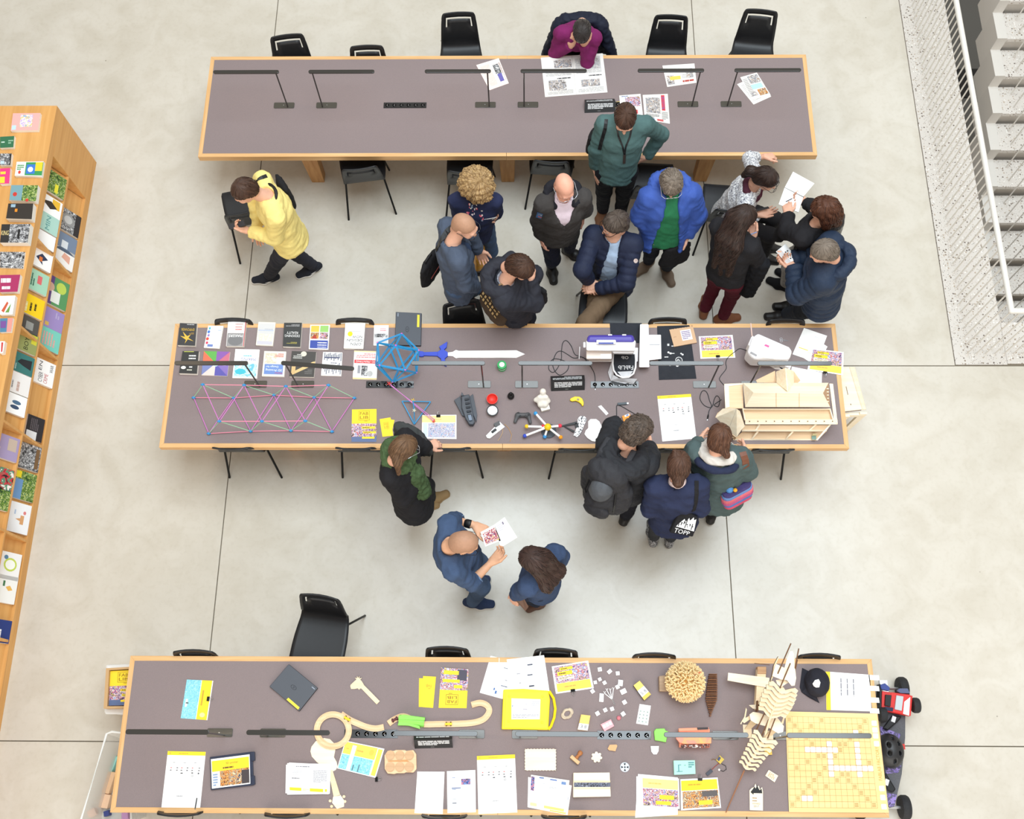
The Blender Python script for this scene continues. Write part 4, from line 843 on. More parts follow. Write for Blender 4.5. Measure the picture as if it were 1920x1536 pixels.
p14.trousers(BLACKJ); p14.shoes(mat('beige_boot',(152,124,86),.8),az=(25,15),boot=.14); p14.hair(LIGHTB,'short',.008,n=280,slen=.08,ext=[((.03,-.09,-.03),(.07,-.09,-.06),.03,.03),((.07,-.09,-.06),(.115,-.05,-.17),.028,.014)]); p14.glasses(GLSIL)
# ---- 15 backpack
p15 = Person('person with dark curly hair in a black hooded jacket wearing a backpack',az=66,head_az=40,pitch=36,h=1.78,hd=(1193,808,1.64),shL=(1149,838,1.43),shR=(1203,866,1.43),pel=(1170,905,.94),elL=(1150,800,1.15),wrL=(1180,815,1.05),elR=(1218,858,1.15),wrR=(1216,840,1.05))
p15.body(('hold','hold')); bk = cloth('black_softshell',(44,45,49),.7); p15.top(bk,'jacket',bulk=.026,hem=.10,fold=.008,neck=.075,loose=.01); p15.ring('hood',bk,r=.10,rr=.054,up=.03,fwd=-.05,gap=100,tilt=.1,fold=.008); p15.trousers(DKTR); p15.shoes(BLKLEA); p15.hair(hair_mat('dark_curls',(44,36,32),(112,96,84)),'short',.018,n=420,curl=.006,rr=.004,slen=.03,jit=.7)
# ---- 16 navy jumper with tote
p16 = Person('person with a low bun in a navy jumper carrying a black tote bag',az=90,head_az=86,pitch=26,h=1.64,wide=1.08,hd=(1272,872,1.49),shL=(1229,912,1.32),shR=(1309,910,1.32),pel=(1264,968,.88),elL=(1219,953,1.06),wrL=(1240,930,.92),elR=(1313,952,1.05),wrR=(1296,925,.95),anL=(1226,1006,.09),anR=(1257,1008,.09))
p16.body(('relax','relax')); p16.top(cloth('pale_pink',(232,208,204)),'blouse',hem=.05,inner=True,fold=.002,collar=.035,neck=.05); p16.top(cloth('navy_wool',(46,52,78),.95),bulk=.020,hem=.12,fold=.007,neck=.072,loose=.012,seed=12); p16.trousers(cloth('grey_trousers',(62,64,68))); p16.shoes(ramp_mat('patterned_trainer',[(60,60,64),(190,190,192),(40,40,44),(150,150,152)],60.),az=(93,84))
p16.hair(hair_mat('warm_brown',(44,28,22),(112,78,60)),'short',.008,n=280,slen=.08,ext=[((0,-.10,-.04),(.0,-.13,-.06),.038,.042),((-.04,.0,.115),(-.045,.02,.13),.022,.018)])
# ---- 17 grey-green coat, pale scarf
p17 = Person('person in a grey-green coat with a pale scarf leaning over the plywood house',az=84,head_az=80,pitch=34,h=1.68,wide=1.08,hd=(1348,822,1.54),shL=(1304,846,1.36),shR=(1387,858,1.36),pel=(1346,912,.9),elR=(1402,884,1.10),wrR=(1396,852,1.0),elL=(1296,860,1.1),wrL=(1312,828,1.0))
p17.body(('relax','relax')); p17.top(cloth('dark_blue_lining',(42,48,72)),'cardigan',bulk=.012,hem=.16,inner=True,fold=.004); gc = cloth('grey_green',(82,98,98),.9); p17.top(gc,'coat',bulk=.022,hem=.22,fold=.007,neck=.095,loose=.015)
p17.ring('scarf',cloth('pale_knit',(214,208,200),.95),r=.088,rr=.032,up=.012,fwd=.0,fold=.006); p17.ring('collar',cloth('dark_blue_lining',(42,48,72)),r=.125,rr=.02,up=-.035,fwd=-.03,gap=80,tilt=.35,fold=.003); p17.strap('toggle_strap',[(1337,868),(1353,875)],.012,C(96,74,50)); p17.trousers(BLACKJ); p17.shoes(BLKLEA)
p17.hair(hair_mat('reddish_brown',(44,26,20),(126,84,60)),'short',.009,n=280,slen=.08,ext=[((.05,-.08,-.05),(.075,-.11,-.07),.026,.026)])
# ---- 18 bald man in blue denim shirt
p18 = Person('bald person in a blue denim shirt with rolled sleeves reading a magazine',az=2,head_az=4,pitch=40,h=1.80,skin=(220,168,134),hd=(870,1018,1.66),shL=(840,988,1.46),shR=(849,1066,1.46),pel=(866,1046,.95),elL=(852,976,1.20),wrL=(889,985,1.18),elR=(884,1092,1.18),wrR=(920,1056,1.18),anR=(886,1128,.09),anL=(878,1085,.09))
p18.body(('flat','hold'),hdir=((.9,-.45,0),(.7,.7,.1)),palm=((0,-.3,-1),(-.4,.3,.9)),beard=(120,96,80)); ds = cloth('denim_shirt',(66,84,114)); p18.top(ds,'shirt',bulk=.011,hem=.12,sleeve=(.66,.62),fold=.007,neck=.07,loose=.012)
for sd in 'LR':
    el,wr = p18.j['el'+sd],p18.j['wr'+sd]; f0 = .30 if sd == 'L' else .22; S = SDF(); a = el+(wr-el)*(f0-.06); b = el+(wr-el)*(f0+.10); S.cap(a,b,.054,.053,.01,flat=True); S.cap(a-(wr-el)*.2,b+(wr-el)*.3,.043,.043,.005,op='s'); p18.put('rolled_cuff',npmesh('rolled_cuff',*S.mesh(.008),cloth('pale_denim',(120,144,176))))
wv = unit(p18.j['wrL']-p18.j['elL']); S = SDF(); S.cap(p18.j['wrL']-wv*.055,p18.j['wrL']-wv*.025,.033,.032,.006,flat=True); S.ell(p18.j['wrL']-wv*.04+A3(0,0,.03),(.018,.018,.008)); p18.put('wristwatch',npmesh('wristwatch',*S.mesh(.006),BLACK))
p18.trousers(JEANS); p18.shoes(cloth('navy_trainer',(48,60,88)),az=(2,-4),sole=SOLEW); p18.glasses(GLBLK); p18.hair(STUB,'short',-.0055,n=0)
# ---- 19 denim jacket, dark hair
p19 = Person('person with dark shoulder-length hair in a blue denim jacket holding a notebook',az=168,head_az=160,pitch=30,h=1.66,hd=(1001,1050,1.51),shL=(996,1094,1.33),shR=(1036,1044,1.34),pel=(1016,1086,.88),elL=(975,1108,1.08),wrL=(968,1116,.90),elR=(1052,1045,1.08),wrR=(1020,1040,.98),anL=(1006,1128,.09),anR=(1020,1122,.09))
p19.body(('hold','relax'),hdir=((-.2,-.5,-.8),None)); p19.top(cloth('denim_jacket',(60,76,106)),'denim_jacket',bulk=.014,hem=.16,fold=.007,loose=.02,neck=.07); p19.trousers(cloth('dark_denim',(44,52,72))); p19.shoes(mat('brown_shoe',(104,74,60),.6),az=(165,-150))
p19.hair(hair_mat('espresso',(30,20,18),(80,56,48)),'long',.014,n=420,slen=.09,rr=.0034,hang=(.20,.08))
for sd in 'LR':                                            # white swoosh on each trainer
    a = azv({'L': 188,'R': 207}[sd]); o_ = np.cross(A3(0,0,1.),a); an = p2.j['an'+sd]*A3(1,1,0)
    p2.put('swoosh',MB().add([an+o_*q[1]+a*q[0]+A3(0,0,q[2]) for q in ((-.035,.048,.062),(.02,.052,.034),(.055,.054,.042),(.02,.053,.052),(-.005,.051,.05))],[(0,1,2,3,4)]).mesh('swoosh',C(240,240,240)))
# ================================================================ TABLETOP HELPERS
def Z(ox,oy,s): return lambda *p: [(ox+a/s,oy+b/s) for a,b in p]
def flip(c): tl,tr,br,bl = c; return [tr,tl,bl,br]            # picture corners TL TR BR BL -> reading order of a thing read from the far side
def norm_(c): tl,tr,br,bl = c; return [bl,br,tr,tl]            # read from the camera side
def left_(c): tl,tr,br,bl = c; return [tl,bl,br,tr]            # reading direction runs down the picture
def right_(c): tl,tr,br,bl = c; return [br,tr,tl,bl]
def cutout(name,label,cat,px,th=.005,z=ZT,m=None,side=None,group=None,parent=None,bevel=0.):
    w = [P(a,b,z+th) for a,b in px]; c = sum(w)/len(w); base = A3(c[0],c[1],z); poly = [(q[0]-c[0],q[1]-c[1]) for q in w]
    o = MB().prism(poly,0,th,0,1).build(name,[m or PLY,side or PLYEDGE],parent,base,bevel=bevel)
    if label: tag(o,label,cat,group)
    return o
def cable(name,label,cat,px,r=.0028,z=ZT,m=None,plug=None,lift=None,group=None):
    """a cable lying on the table through the given pixels (smoothed)"""
    pts = [P(a,b,z+r+(lift or {}).get(i,0)) for i,(a,b) in enumerate(px)]; out = []; n = len(pts)
    for i in range(n-1):
        p0,p1,p2,p3 = pts[max(i-1,0)],pts[i],pts[i+1],pts[min(i+2,n-1)]
        for t in np.linspace(0,1,6,endpoint=False): out.append(.5*((2*p1)+(-p0+p2)*t+(2*p0-5*p1+4*p2-p3)*t*t+(-p0+3*p1-3*p2+p3)*t**3))
    out.append(pts[-1]); b = A3(*pts[0][:2],z); th_ = thing(name,label,cat,b,0,group)
    MB().tube([q-b for q in out],r,6).build('cord',m or BLACK,th_,smooth='auto')
    if plug:
        d = unit(out[-1]-out[-3]); a = out[-1]-b; MB().tube([a,a+d*.02,a+d*.021,a+d*.04],[r*1.6,r*2.4,r*2.0,r*1.9],8).build('plug',BLACK,th_); MB().tube([a+d*.04,a+d*.052],r*1.3,6).build('plug_tip',CHROME,th_)
    return th_
def ngon(c,r,n,a0=0.): return [(c[0]+r*math.cos(a0+2*math.pi*i/n),c[1]+r*math.sin(a0+2*math.pi*i/n)) for i in range(n)]
PH_PARTY = ramp_mat('photo_party',[(52,60,104),(214,122,92),(120,150,200),(236,222,214),(196,92,108),(70,96,168),(240,206,120),(60,52,66)],28.,'noise',.5,3.,1.5)
PH_WARM = ramp_mat('photo_warm',[(54,44,46),(196,120,60),(230,170,96),(92,66,58),(240,212,170),(60,70,96),(210,140,70)],34.,'noise',.5,3.,1.2)
PH_BLUE = ramp_mat('photo_pool',[(120,196,214),(150,214,226),(106,184,206),(176,226,234),(130,204,220)],40.,'noise',.5,2.,2.)
PH_BW = ramp_mat('photo_bw',[(40,40,42),(120,120,122),(70,70,74),(190,190,192),(100,100,104),(224,224,224)],45.,'noise',.5,3.)
PH_NEWS = ramp_mat('photo_news',[(110,104,102),(190,180,172),(130,134,146),(220,214,208),(160,140,128)],40.,'noise',.6,3.)
PH_GREEN = ramp_mat('photo_green',[(46,74,40),(120,150,60),(70,104,56),(190,200,120),(90,130,90)],40.,'noise',.5,3.)
NEWSP = mat('newsprint',(234,231,226),.75); NEWSPINK = mat('pink_newsprint',(246,228,220),.75); TXTG = (150,150,154); TXTD = (64,64,68)
def fablib(c=(150,110,30),u0=.28,v0=.66,u1=.72,v1=.95):
    """yellow brochure: FAB LIB in a frame above a picture"""
    w = .012; q = c; mu,mv = (u0+u1)/2,(v0+v1)/2
    fr = [('r',u0,v1-w*.7,u1,v1,q),('r',u0,v0,u1,v0+w*.7,q),('r',u0,v0,u0+w,v1,q),('r',u1-w,v0,u1,v1,q)]
    return fr+[('t',u0+.05,mv+.015,u1-.05,v1-.04,'FAB',q),('t',u0+.05,v0+.045,u1-.05,mv-.015,'LIB',q),('l',mu,v0-.035,u1,v0-.015,1,q)]
def brochure(): return [('r',0,0,1,1,YEL),('r',.0,.0,1,.56,PH_PARTY),('r',.0,.0,1,.16,(96,112,150)),('r',.40,.40,.95,.47,YEL),('r',.45,.26,.98,.32,YEL),('r',.42,.10,.92,.16,YEL),('l',.44,.41,.9,.46,1,(110,96,50)),('l',.48,.27,.94,.31,1,(110,96,50))]+fablib()
def flyer(photo=PH_PARTY): return [('r',.05,.36,.95,.95,photo),('r',.05,.05,.95,.35,(250,218,84)),('r',.12,.62,.52,.76,YEL),('r',.20,.80,.55,.90,YEL),('r',.12,.46,.55,.58,(244,236,214)),('l',.25,.16,.75,.24,1,(206,164,80)),('l',.16,.65,.48,.73,1,(120,96,40)),('l',.23,.82,.52,.88,1,(120,96,40)),('l',.15,.48,.52,.56,2,(150,120,90))]
def calendar():
    it = [('r',0,.93,1,1,YEL),('l',.30,.955,.70,.972,1,(190,150,60)),('o',.07,.965,.022,.014,(214,176,70))]
    for i,u in enumerate((.22,.5,.78)): it += [('l',u-.05,.79,u+.05,.81,1,TXTG),('l',u-.1,.765,u+.1,.78,1,(210,210,212))]
    for i,u in enumerate((.12,.28,.40,.55,.68,.86)): it += [('r',u,.70,u+.04,.715,(206,108,108) if i % 2 == 0 else (90,90,96)),('l',u-.01,.65,u+.06,.675,1,(110,110,116)),('r',u+.01,.655,u+.035,.672,(96,92,96))]
    return it+[('r',.40,.605,.46,.62,(60,60,66)),('r',.68,.612,.73,.628,(60,60,66)),('r',.85,.60,.89,.625,(90,90,96)),('r',.69,.555,.74,.585,(120,120,126)),('r',.70,.56,.73,.58,(248,248,248)),('l',.4,.38,.6,.4,1,(222,222,224)),('l',.4,.33,.6,.35,1,(222,222,224)),('l',.36,.20,.64,.225,1,(170,170,174))]
def clip(px,py,ang,label,z=ZT+.002,group='black binder clips'):
    """binder clip: black spring body and two wire arms"""
    t = thing('binder_clip',label,'clip',P(px,py,z),math.radians(ang),group)
    MB().add([(-.016,-.010,0),(.016,-.010,0),(.016,.008,.001),(-.016,.008,.001),(-.016,-.010,.016),(.016,-.010,.016),(.016,.010,.004),(-.016,.010,.004)],[(3,2,1,0),(4,5,6,7),(0,1,5,4),(1,2,6,5),(2,3,7,6),(3,0,4,7)]).build('spring',BLACK,t,bevel=.001)
    for zz in (.014,.002): MB().tube([(-.006,-.009,zz),(-.008,-.028,zz),(-.004,-.036,zz),(.004,-.036,zz),(.008,-.028,zz),(.006,-.009,zz)],.0012,5).build('wire_arm',CHROME,t)
    return t
def tent(px,label,lines=4,body=C(38,37,38)):
    """black folded sign: px TL TR BR BL on the table"""
    w = [P(a,b,ZT) for a,b in px]; c = sum(w)/4; base = A3(c[0],c[1],ZT); q = [a-base for a in w]; h = A3(0,0,.055); r0 = (q[0]+q[3])/2+h; r1 = (q[1]+q[2])/2+h; t = thing('tent_sign',label,'sign',base,0,'black folded notice cards')
    n = A3(0,0,.0015)
    for nm,a,b,cc,d in (('front_panel',q[3],q[2],r1,r0),('rear_panel',q[1],q[0],r0,r1)):
        nn = unit(np.cross(b-a,d-a)); o = MB().hexa([a-nn*.0015,b-nn*.0015,cc-nn*.0015,d-nn*.0015],[a,b,cc,d]).build(nm,body,t)
        it = [('l',.10,.34,.92,.88,lines,(226,226,226)),('l',.42,.12,.58,.2,1,(130,130,130))] if nm == 'front_panel' else [('l',.08,.2,.94,.8,3,(200,204,206))]
        pm,ms = prints([a,b,cc,d],it,nn); pm.build('lettering',ms,o)
    return t
# ================================================================ FAR TABLE
sheet('newspaper','open newspaper spread under the reader in purple','newspaper',flip([(1014,108),(1130,100),(1139,173),(1022,182)]),.004,ZT,NEWSP,
      [('r',.495,0,.502,1,(206,204,200)),('l',.06,.52,.40,.57,1,(70,70,74)),('l',.56,.54,.92,.59,1,(70,70,74)),('r',.10,.64,.40,.82,PH_NEWS),('r',.64,.60,.92,.86,PH_NEWS),('r',.52,.10,.80,.30,PH_NEWS),('r',.06,.10,.22,.38,PH_NEWS),('l',.05,.06,.46,.48,14,(188,187,187)),('l',.05,.84,.46,.96,4,(188,187,187)),('l',.54,.32,.95,.50,7,(188,187,187)),('l',.54,.86,.95,.96,4,(188,187,187))])
sheet('newspaper','pinkish folded newspaper under a lamp bar on the far table','newspaper',left_([(893,122),(935,109),(954,156),(918,169)]),.004,ZT,NEWSPINK,[('r',.18,.62,.62,.88,PH_BW),('r',.55,.66,.85,.86,(104,98,170)),('l',.1,.1,.9,.5,12,(214,196,190)),('l',.15,.9,.85,.96,2,(150,130,130))])
sheet('newspaper','folded newspaper with a red masthead beneath a lamp at the right','newspaper',flip([(1242,123),(1302,119),(1306,155),(1251,163)]),.005,ZT,NEWSP,[('l',.08,.76,.7,.92,1,(176,70,60)),('r',.72,.50,.95,.92,PH_NEWS),('r',.5,.55,.85,.72,(236,200,90)),('l',.1,.2,.6,.38,1,(80,80,84)),('l',.1,.42,.45,.7,4,(180,178,178)),('r',.08,.45,.3,.7,PH_NEWS)])
sheet('newspaper','lower of two loose newspapers at the right end of the far table','newspaper',norm_([(1382,158),(1418,142),(1446,181),(1413,196)]),.004,ZT,NEWSP,[('l',.1,.1,.9,.9,14,(196,194,194))])
sheet('newspaper','upper of two loose newspapers at the right end, with a face photo','newspaper',norm_([(1388,145),(1419,136),(1445,178),(1410,187)]),.004,ZT+.004,NEWSP,[('r',.35,.62,.95,.95,PH_NEWS),('r',.3,.38,.9,.58,(176,214,216)),('r',.5,.08,.95,.34,PH_WARM),('l',.05,.1,.3,.9,12,(170,168,168)),('r',.12,.12,.42,.3,PH_NEWS)])
tent([(1096,187),(1152,185),(1154,210),(1096,212)],'black folded notice card beside the man in teal')
sheet('leaflet','small yellow card with a black emblem at the end of the notice','card',norm_([(1153,191),(1163,190),(1164,201),(1153,202)]),.002,ZT,C(226,196,84),[('o',.5,.5,.3,.35,BLK),('o',.5,.55,.12,.14,(236,220,150))])
sheet('newspaper','folded tabloid half hidden behind the man in teal','newspaper',norm_([(1161,179),(1201,176),(1206,221),(1165,224)]),.006,ZT,NEWSP,[('r',.25,.5,.95,.9,PH_PARTY),('l',.55,.12,.95,.42,1,(196,40,50)),('l',.06,.1,.5,.45,6,(150,148,148)),('l',.1,.92,.6,.97,1,(60,90,150))])
sheet('newspaper','newspaper with an arena photo and blue masthead right of the man in teal','newspaper',norm_([(1205,178),(1252,176),(1256,232),(1209,224)]),.006,ZT,NEWSP,[('r',.1,.30,.66,.88,PH_NEWS),('r',.72,.42,.86,.96,(206,60,70)),('t',.74,.46,.84,.92,'LE SOIR',(70,100,170)),('l',.08,.12,.6,.26,3,(120,118,118)),('r',.08,.03,.4,.10,(70,130,190)),('r',.5,.03,.75,.10,(196,90,90)),('l',.7,.1,.95,.38,6,(150,150,150))])
# ================================================================ MIDDLE TABLE
z5 = Z(280,590,4.5714); z6 = Z(660,570,4.8); z7 = Z(1000,590,5.647); z8 = Z(1290,590,5.333)
PAGES = C(236,232,224)
def book(label,px,col,items,th=.018,side=PAGES,grp='books laid out in two rows on the middle table',cat='book',z=ZT):
    out = []
    for it in items:                                        # layout was noted with v growing away from the camera
        if it[0] in 'rtl': it = (it[0],it[1],1-it[4],it[3],1-it[2],*it[5:])
        elif it[0] == 'o': it = ('o',it[1],1-it[2],*it[3:])
        elif it[0] == 'p': it = ('p',[(u,1-v) for u,v in it[1]][::-1],it[2])
        out.append(it)
    return sheet('book',label,cat,flip(px),th,z,col,out,side,grp,part='cover_print')
DK = C(62,62,64)
book('dark grey book with a gold starburst, first in the far row',z5((262,72),(408,78),(392,268),(242,262)),DK,[('t',.12,.66,.88,.78,'EMPOWER',(206,168,60)),('p',[(.55,.25),(.9,.42),(.62,.38),(.78,.62),(.5,.42),(.3,.5),(.42,.34),(.1,.2),(.45,.28),(.6,.08)],(222,180,70)),('l',.12,.5,.4,.6,3,(160,130,70)),('l',.15,.92,.85,.97,1,(200,200,200))],.03)
book('white book with a column of coloured dots along its edge',z5((505,95),(635,98),(600,290),(467,282)),WHITE,[('o',.86,.88,.07,.06,(90,180,200)),('o',.88,.72,.09,.07,(70,120,200)),('o',.85,.56,.07,.06,(150,120,190)),('o',.88,.40,.1,.07,(220,80,70)),('o',.86,.22,.08,.06,(206,60,90)),('r',.45,.05,.8,.16,(110,130,190)),('l',.1,.78,.45,.82,1,(120,160,200))])
book('white and grey book titled MAKERS with a red edge',z5((675,57),(830,57),(808,272),(657,270)),C(226,222,222),[('r',.06,.0,.97,.52,(150,148,148)),('o',.5,.22,.42,.2,(120,120,122)),('t',.12,.36,.9,.46,'MAKERS',(245,245,245)),('l',.2,.64,.8,.7,1,(206,90,80)),('l',.2,.74,.8,.79,1,(206,120,110)),('r',.0,.0,.035,1,(196,50,56)),('l',.15,.86,.85,.9,1,(190,120,110))],.028)
book('pale cream book titled FAB',z5((935,62),(1082,67),(1058,268),(913,260)),C(226,222,210),[('r',.05,.5,.95,.92,(206,206,206)),('r',.05,.62,.95,.66,(180,190,210)),('t',.1,.2,.9,.48,'FAB',(240,226,196)),('r',.05,.04,.95,.18,(198,196,206)),('l',.1,.68,.9,.71,1,(150,160,180))])
book('dark book titled DESIGNING REALITY',z5((1155,70),(1308,70),(1293,278),(1144,273)),C(58,60,60),[('t',.08,.40,.92,.50,'DESIGNING',(232,232,232)),('t',.18,.53,.82,.63,'REALITY',(232,232,232)),('l',.2,.12,.8,.2,2,(170,160,80)),('l',.12,.84,.88,.93,2,(170,170,172))],.03)
book('white book with four bright pictures and a blue title band',z5((1380,87),(1548,87),(1533,300),(1366,295)),WHITE,[('r',.53,.42,.95,.68,PH_WARM),('r',.06,.42,.48,.68,PH_PARTY),('r',.53,.7,.95,.96,(238,190,80)),('r',.06,.7,.48,.96,(150,196,110)),('p',[(.6,.42),(.9,.42),(.75,.62)],(170,60,50)),('r',.04,.04,.95,.36,(62,80,160)),('l',.1,.23,.88,.3,1,(240,240,250)),('l',.1,.14,.88,.2,1,(240,240,250)),('l',.1,.06,.88,.11,1,(210,214,240))])
book('white book titled OPEN DESIGN NOW with a yellow dot',z5((1680,74),(1850,74),(1833,292),(1666,288)),WHITE,[('t',.12,.12,.66,.23,'OPEN',BLK),('t',.08,.27,.86,.37,'DESIGN',BLK),('t',.1,.41,.6,.51,'NOW',BLK),('o',.72,.57,.13,.1,(240,214,40)),('r',.2,.66,.78,.68,(190,190,190)),('r',.3,.77,.82,.785,(200,200,200)),('r',.2,.66,.22,.74,(190,190,190))],.026)
book('thin white booklet with pink lettering left of the upright laptop',z6((198,191),(330,191),(325,376),(193,373)),C(238,234,234),[('l',.15,.7,.85,.78,1,(222,130,140)),('l',.2,.8,.8,.86,1,(222,150,155)),('r',.05,.06,.95,.58,PH_BW),('r',.05,.06,.95,.4,(206,204,206))],.012)
book('dark book with white tools in outline, first in the near row',z5((285,313),(425,313),(408,508),(254,503)),C(54,54,54),[('l',.15,.62,.85,.72,1,(220,220,220)),('l',.15,.74,.85,.84,1,(220,220,220)),('o',.8,.26,.14,.07,(230,228,220)),('l',.3,.12,.8,.2,1,(206,206,190)),('l',.3,.24,.6,.34,1,(220,220,220)),('r',.3,.96,.9,.985,(190,200,80)),('l',.3,.36,.8,.46,1,(220,220,220))],.03)
book('book with a pinwheel of orange, green, purple and blue triangles',z5((468,313),(692,319),(668,527),(446,519)),C(214,206,214),[('p',[(0,1),(.5,1),(.5,.5)],(136,92,168)),('p',[(.5,1),(1,1),(.5,.5)],(98,170,84)),('p',[(1,1),(1,.5),(.5,.5)],(222,112,84)),('p',[(1,.5),(1,0),(.5,.5)],(120,130,180)),('p',[(1,0),(.5,0),(.5,.5)],(222,206,200)),('p',[(.5,0),(0,0),(.5,.5)],(92,88,168)),('p',[(0,0),(0,.5),(.5,.5)],(130,110,180)),('p',[(0,.5),(0,1),(.5,.5)],(196,110,130)),('o',.5,.47,.12,.1,(190,214,214)),('l',.1,.4,.38,.5,1,(236,236,240)),('l',.6,.4,.9,.5,1,(236,236,240))],.012)
book('white and turquoise book titled MAKING',z5((738,295),(945,300),(922,547),(711,542)),WHITE,[('r',.05,.05,.95,.5,ramp_mat('print_teal',[(236,244,246),(150,208,222),(196,230,236),(110,186,208)],26.)),('t',.12,.6,.72,.7,'MAKING',(110,120,170)),('l',.3,.74,.85,.8,1,(90,190,206)),('l',.2,.1,.6,.14,1,(110,190,206)),('o',.7,.22,.22,.1,(70,184,204))],.014)
book('pale book with blue band titled Design for 3D Printing',z5((985,312),(1173,317),(1155,532),(964,527)),C(224,220,210),[('r',.08,.08,.92,.48,(110,140,200)),('t',.3,.34,.86,.44,'Design for',(240,244,250)),('t',.12,.2,.86,.31,'3D Printing',(240,244,250)),('t',.1,.1,.45,.16,'Maker',(206,60,60)),('r',.4,.52,.92,.92,ramp_mat('print_sand',[(224,214,190),(204,196,176),(236,230,214)],40.)),('l',.1,.76,.5,.92,3,(206,120,110))])
book('dark book with a timber arrow across its cover',z5((1222,312),(1430,320),(1410,536),(1199,531)),C(72,70,68),[('p',[(.0,.62),(.0,.50),(.9,.06),(.96,.14),(.1,.6)],(216,186,132)),('p',[(.78,.4),(.94,.4),(.94,.08),(.78,.14)],(206,176,124)),('o',.5,.9,.12,.1,(220,214,196)),('l',.55,.7,.92,.9,3,(190,190,186)),('l',.1,.1,.4,.3,3,(110,108,106))],.022)
_bars = [('r',.04+.07*i,.06+.05*((i*7) % 5),.075+.07*i,.3+.05*((i*5) % 6),(58,64,92)) for i in range(13)]+[('r',.04+.07*i,.62+.04*((i*3) % 5),.075+.07*i,.97-.03*((i*5) % 4),(58,64,92)) for i in range(13)]
book('white book covered with dark vertical dashes',z5((1490,320),(1655,324),(1645,527),(1471,522)),WHITE,_bars+[('r',.2,.44,.82,.62,(246,246,246)),('l',.25,.5,.78,.56,1,(90,90,110)),('r',.15,.74,.88,.78,(70,76,110))],.012)
book('white book with a red 3D PRINTING band and tools below',z6((20,420),(235,427),(222,682),(6,675)),WHITE,[('r',.03,.56,.97,.68,(214,60,66)),('t',.1,.585,.9,.655,'3D PRINTING',(248,240,238)),('l',.1,.74,.9,.92,3,(222,140,140)),('r',.4,.12,.66,.48,PH_BW),('r',.7,.2,.82,.48,(150,150,156)),('o',.3,.2,.12,.1,(190,190,190)),('r',0,0,1,.05,(240,206,150)),('r',0,.95,1,1,(246,222,170))],.014)
# laptops
def laptop(label,px,sticker,logo,th=.022,hinge=None):
    o = sheet('laptop',label,'laptop',px,th,ZT,mat('graphite_lid',(78,82,90),.5,spec=.4),[sticker,('o',logo[0],logo[1],.07,.085,(46,48,54)),('o',logo[0],logo[1],.055,.068,(84,88,96)),('t',logo[0]-.035,logo[1]-.03,logo[0]+.035,logo[1]+.03,'e',(46,48,54)),('r',.08,.86,.11,.96,(150,160,176))] ,C(30,30,33),'closed graphite laptops',part='lid_marks',bevel=.004); return o
laptop('closed graphite laptop standing over the far edge of the middle table',norm_(z6((393,70),(628,82),(620,375),(386,370))),('r',.83,.56,.92,.94,(232,214,70)),(.46,.48))
# pink and green stick girder
N1 = z5((458,600),(813,605),(1170,615),(1535,605)); N2 = z5((380,712),(722,715),(1068,690),(1413,710),(1757,715)); N3 = z5((600,915),(965,915),(1337,912)); N4 = z5((510,1020),(868,1000),(1213,995),(1565,1003))
gb = A3(*P(515,765,ZT)[:2],ZT); tr = thing('stick_truss','long girder of pink and green sticks with blue joints','model',gb)
n1 = [P(a,b,ZT+.17)-gb for a,b in N1]; n2 = [P(a,b,ZT+.012)-gb for a,b in N2]; n3 = [P(a,b,ZT+.17)-gb for a,b in N3]; n4 = [P(a,b,ZT+.012)-gb for a,b in N4]
PINK = C(236,140,166,.35); MAG = C(206,120,196,.35); GRN = C(150,196,160,.35); BLUJ = C(52,140,200,.4)
def sticks(par,pairs,m,r=.0032,nm='stick'):
    for a,b in pairs: MB().tube([a,b],r,6).build(nm,m,par,smooth='auto')
sticks(tr,[(q[i],q[i+1]) for q in (n1,n2,n3,n4) for i in range(len(q)-1)],PINK)
sticks(tr,[(n1[0],n3[0]),(n1[1],n3[0]),(n1[1],n3[1]),(n1[2],n3[1]),(n1[2],n3[2]),(n1[3],n3[2]),(n2[0],n4[0]),(n2[1],n4[0]),(n2[1],n4[1]),(n2[2],n4[1]),(n2[2],n4[2]),(n2[3],n4[2]),(n2[3],n4[3]),(n2[4],n4[3])],MAG)
sticks(tr,[(n2[0],n1[0]),(n1[0],n2[1]),(n2[1],n1[1]),(n1[1],n2[2]),(n2[2],n1[2]),(n1[2],n2[3]),(n2[3],n1[3]),(n1[3],n2[4]),(n4[0],n3[0]),(n3[0],n4[1]),(n4[1],n3[1]),(n3[1],n4[2]),(n4[2],n3[2]),(n3[2],n4[3])],GRN)
for q in n1+n2+n3+n4: MB().lathe([(.007,-.01),(.011,-.006),(.011,.006),(.007,.01)],10).ball((.012,0,0),.006,n=8).ball((-.012,0,0),.006,n=8).build('joint',BLUJ,tr,q)
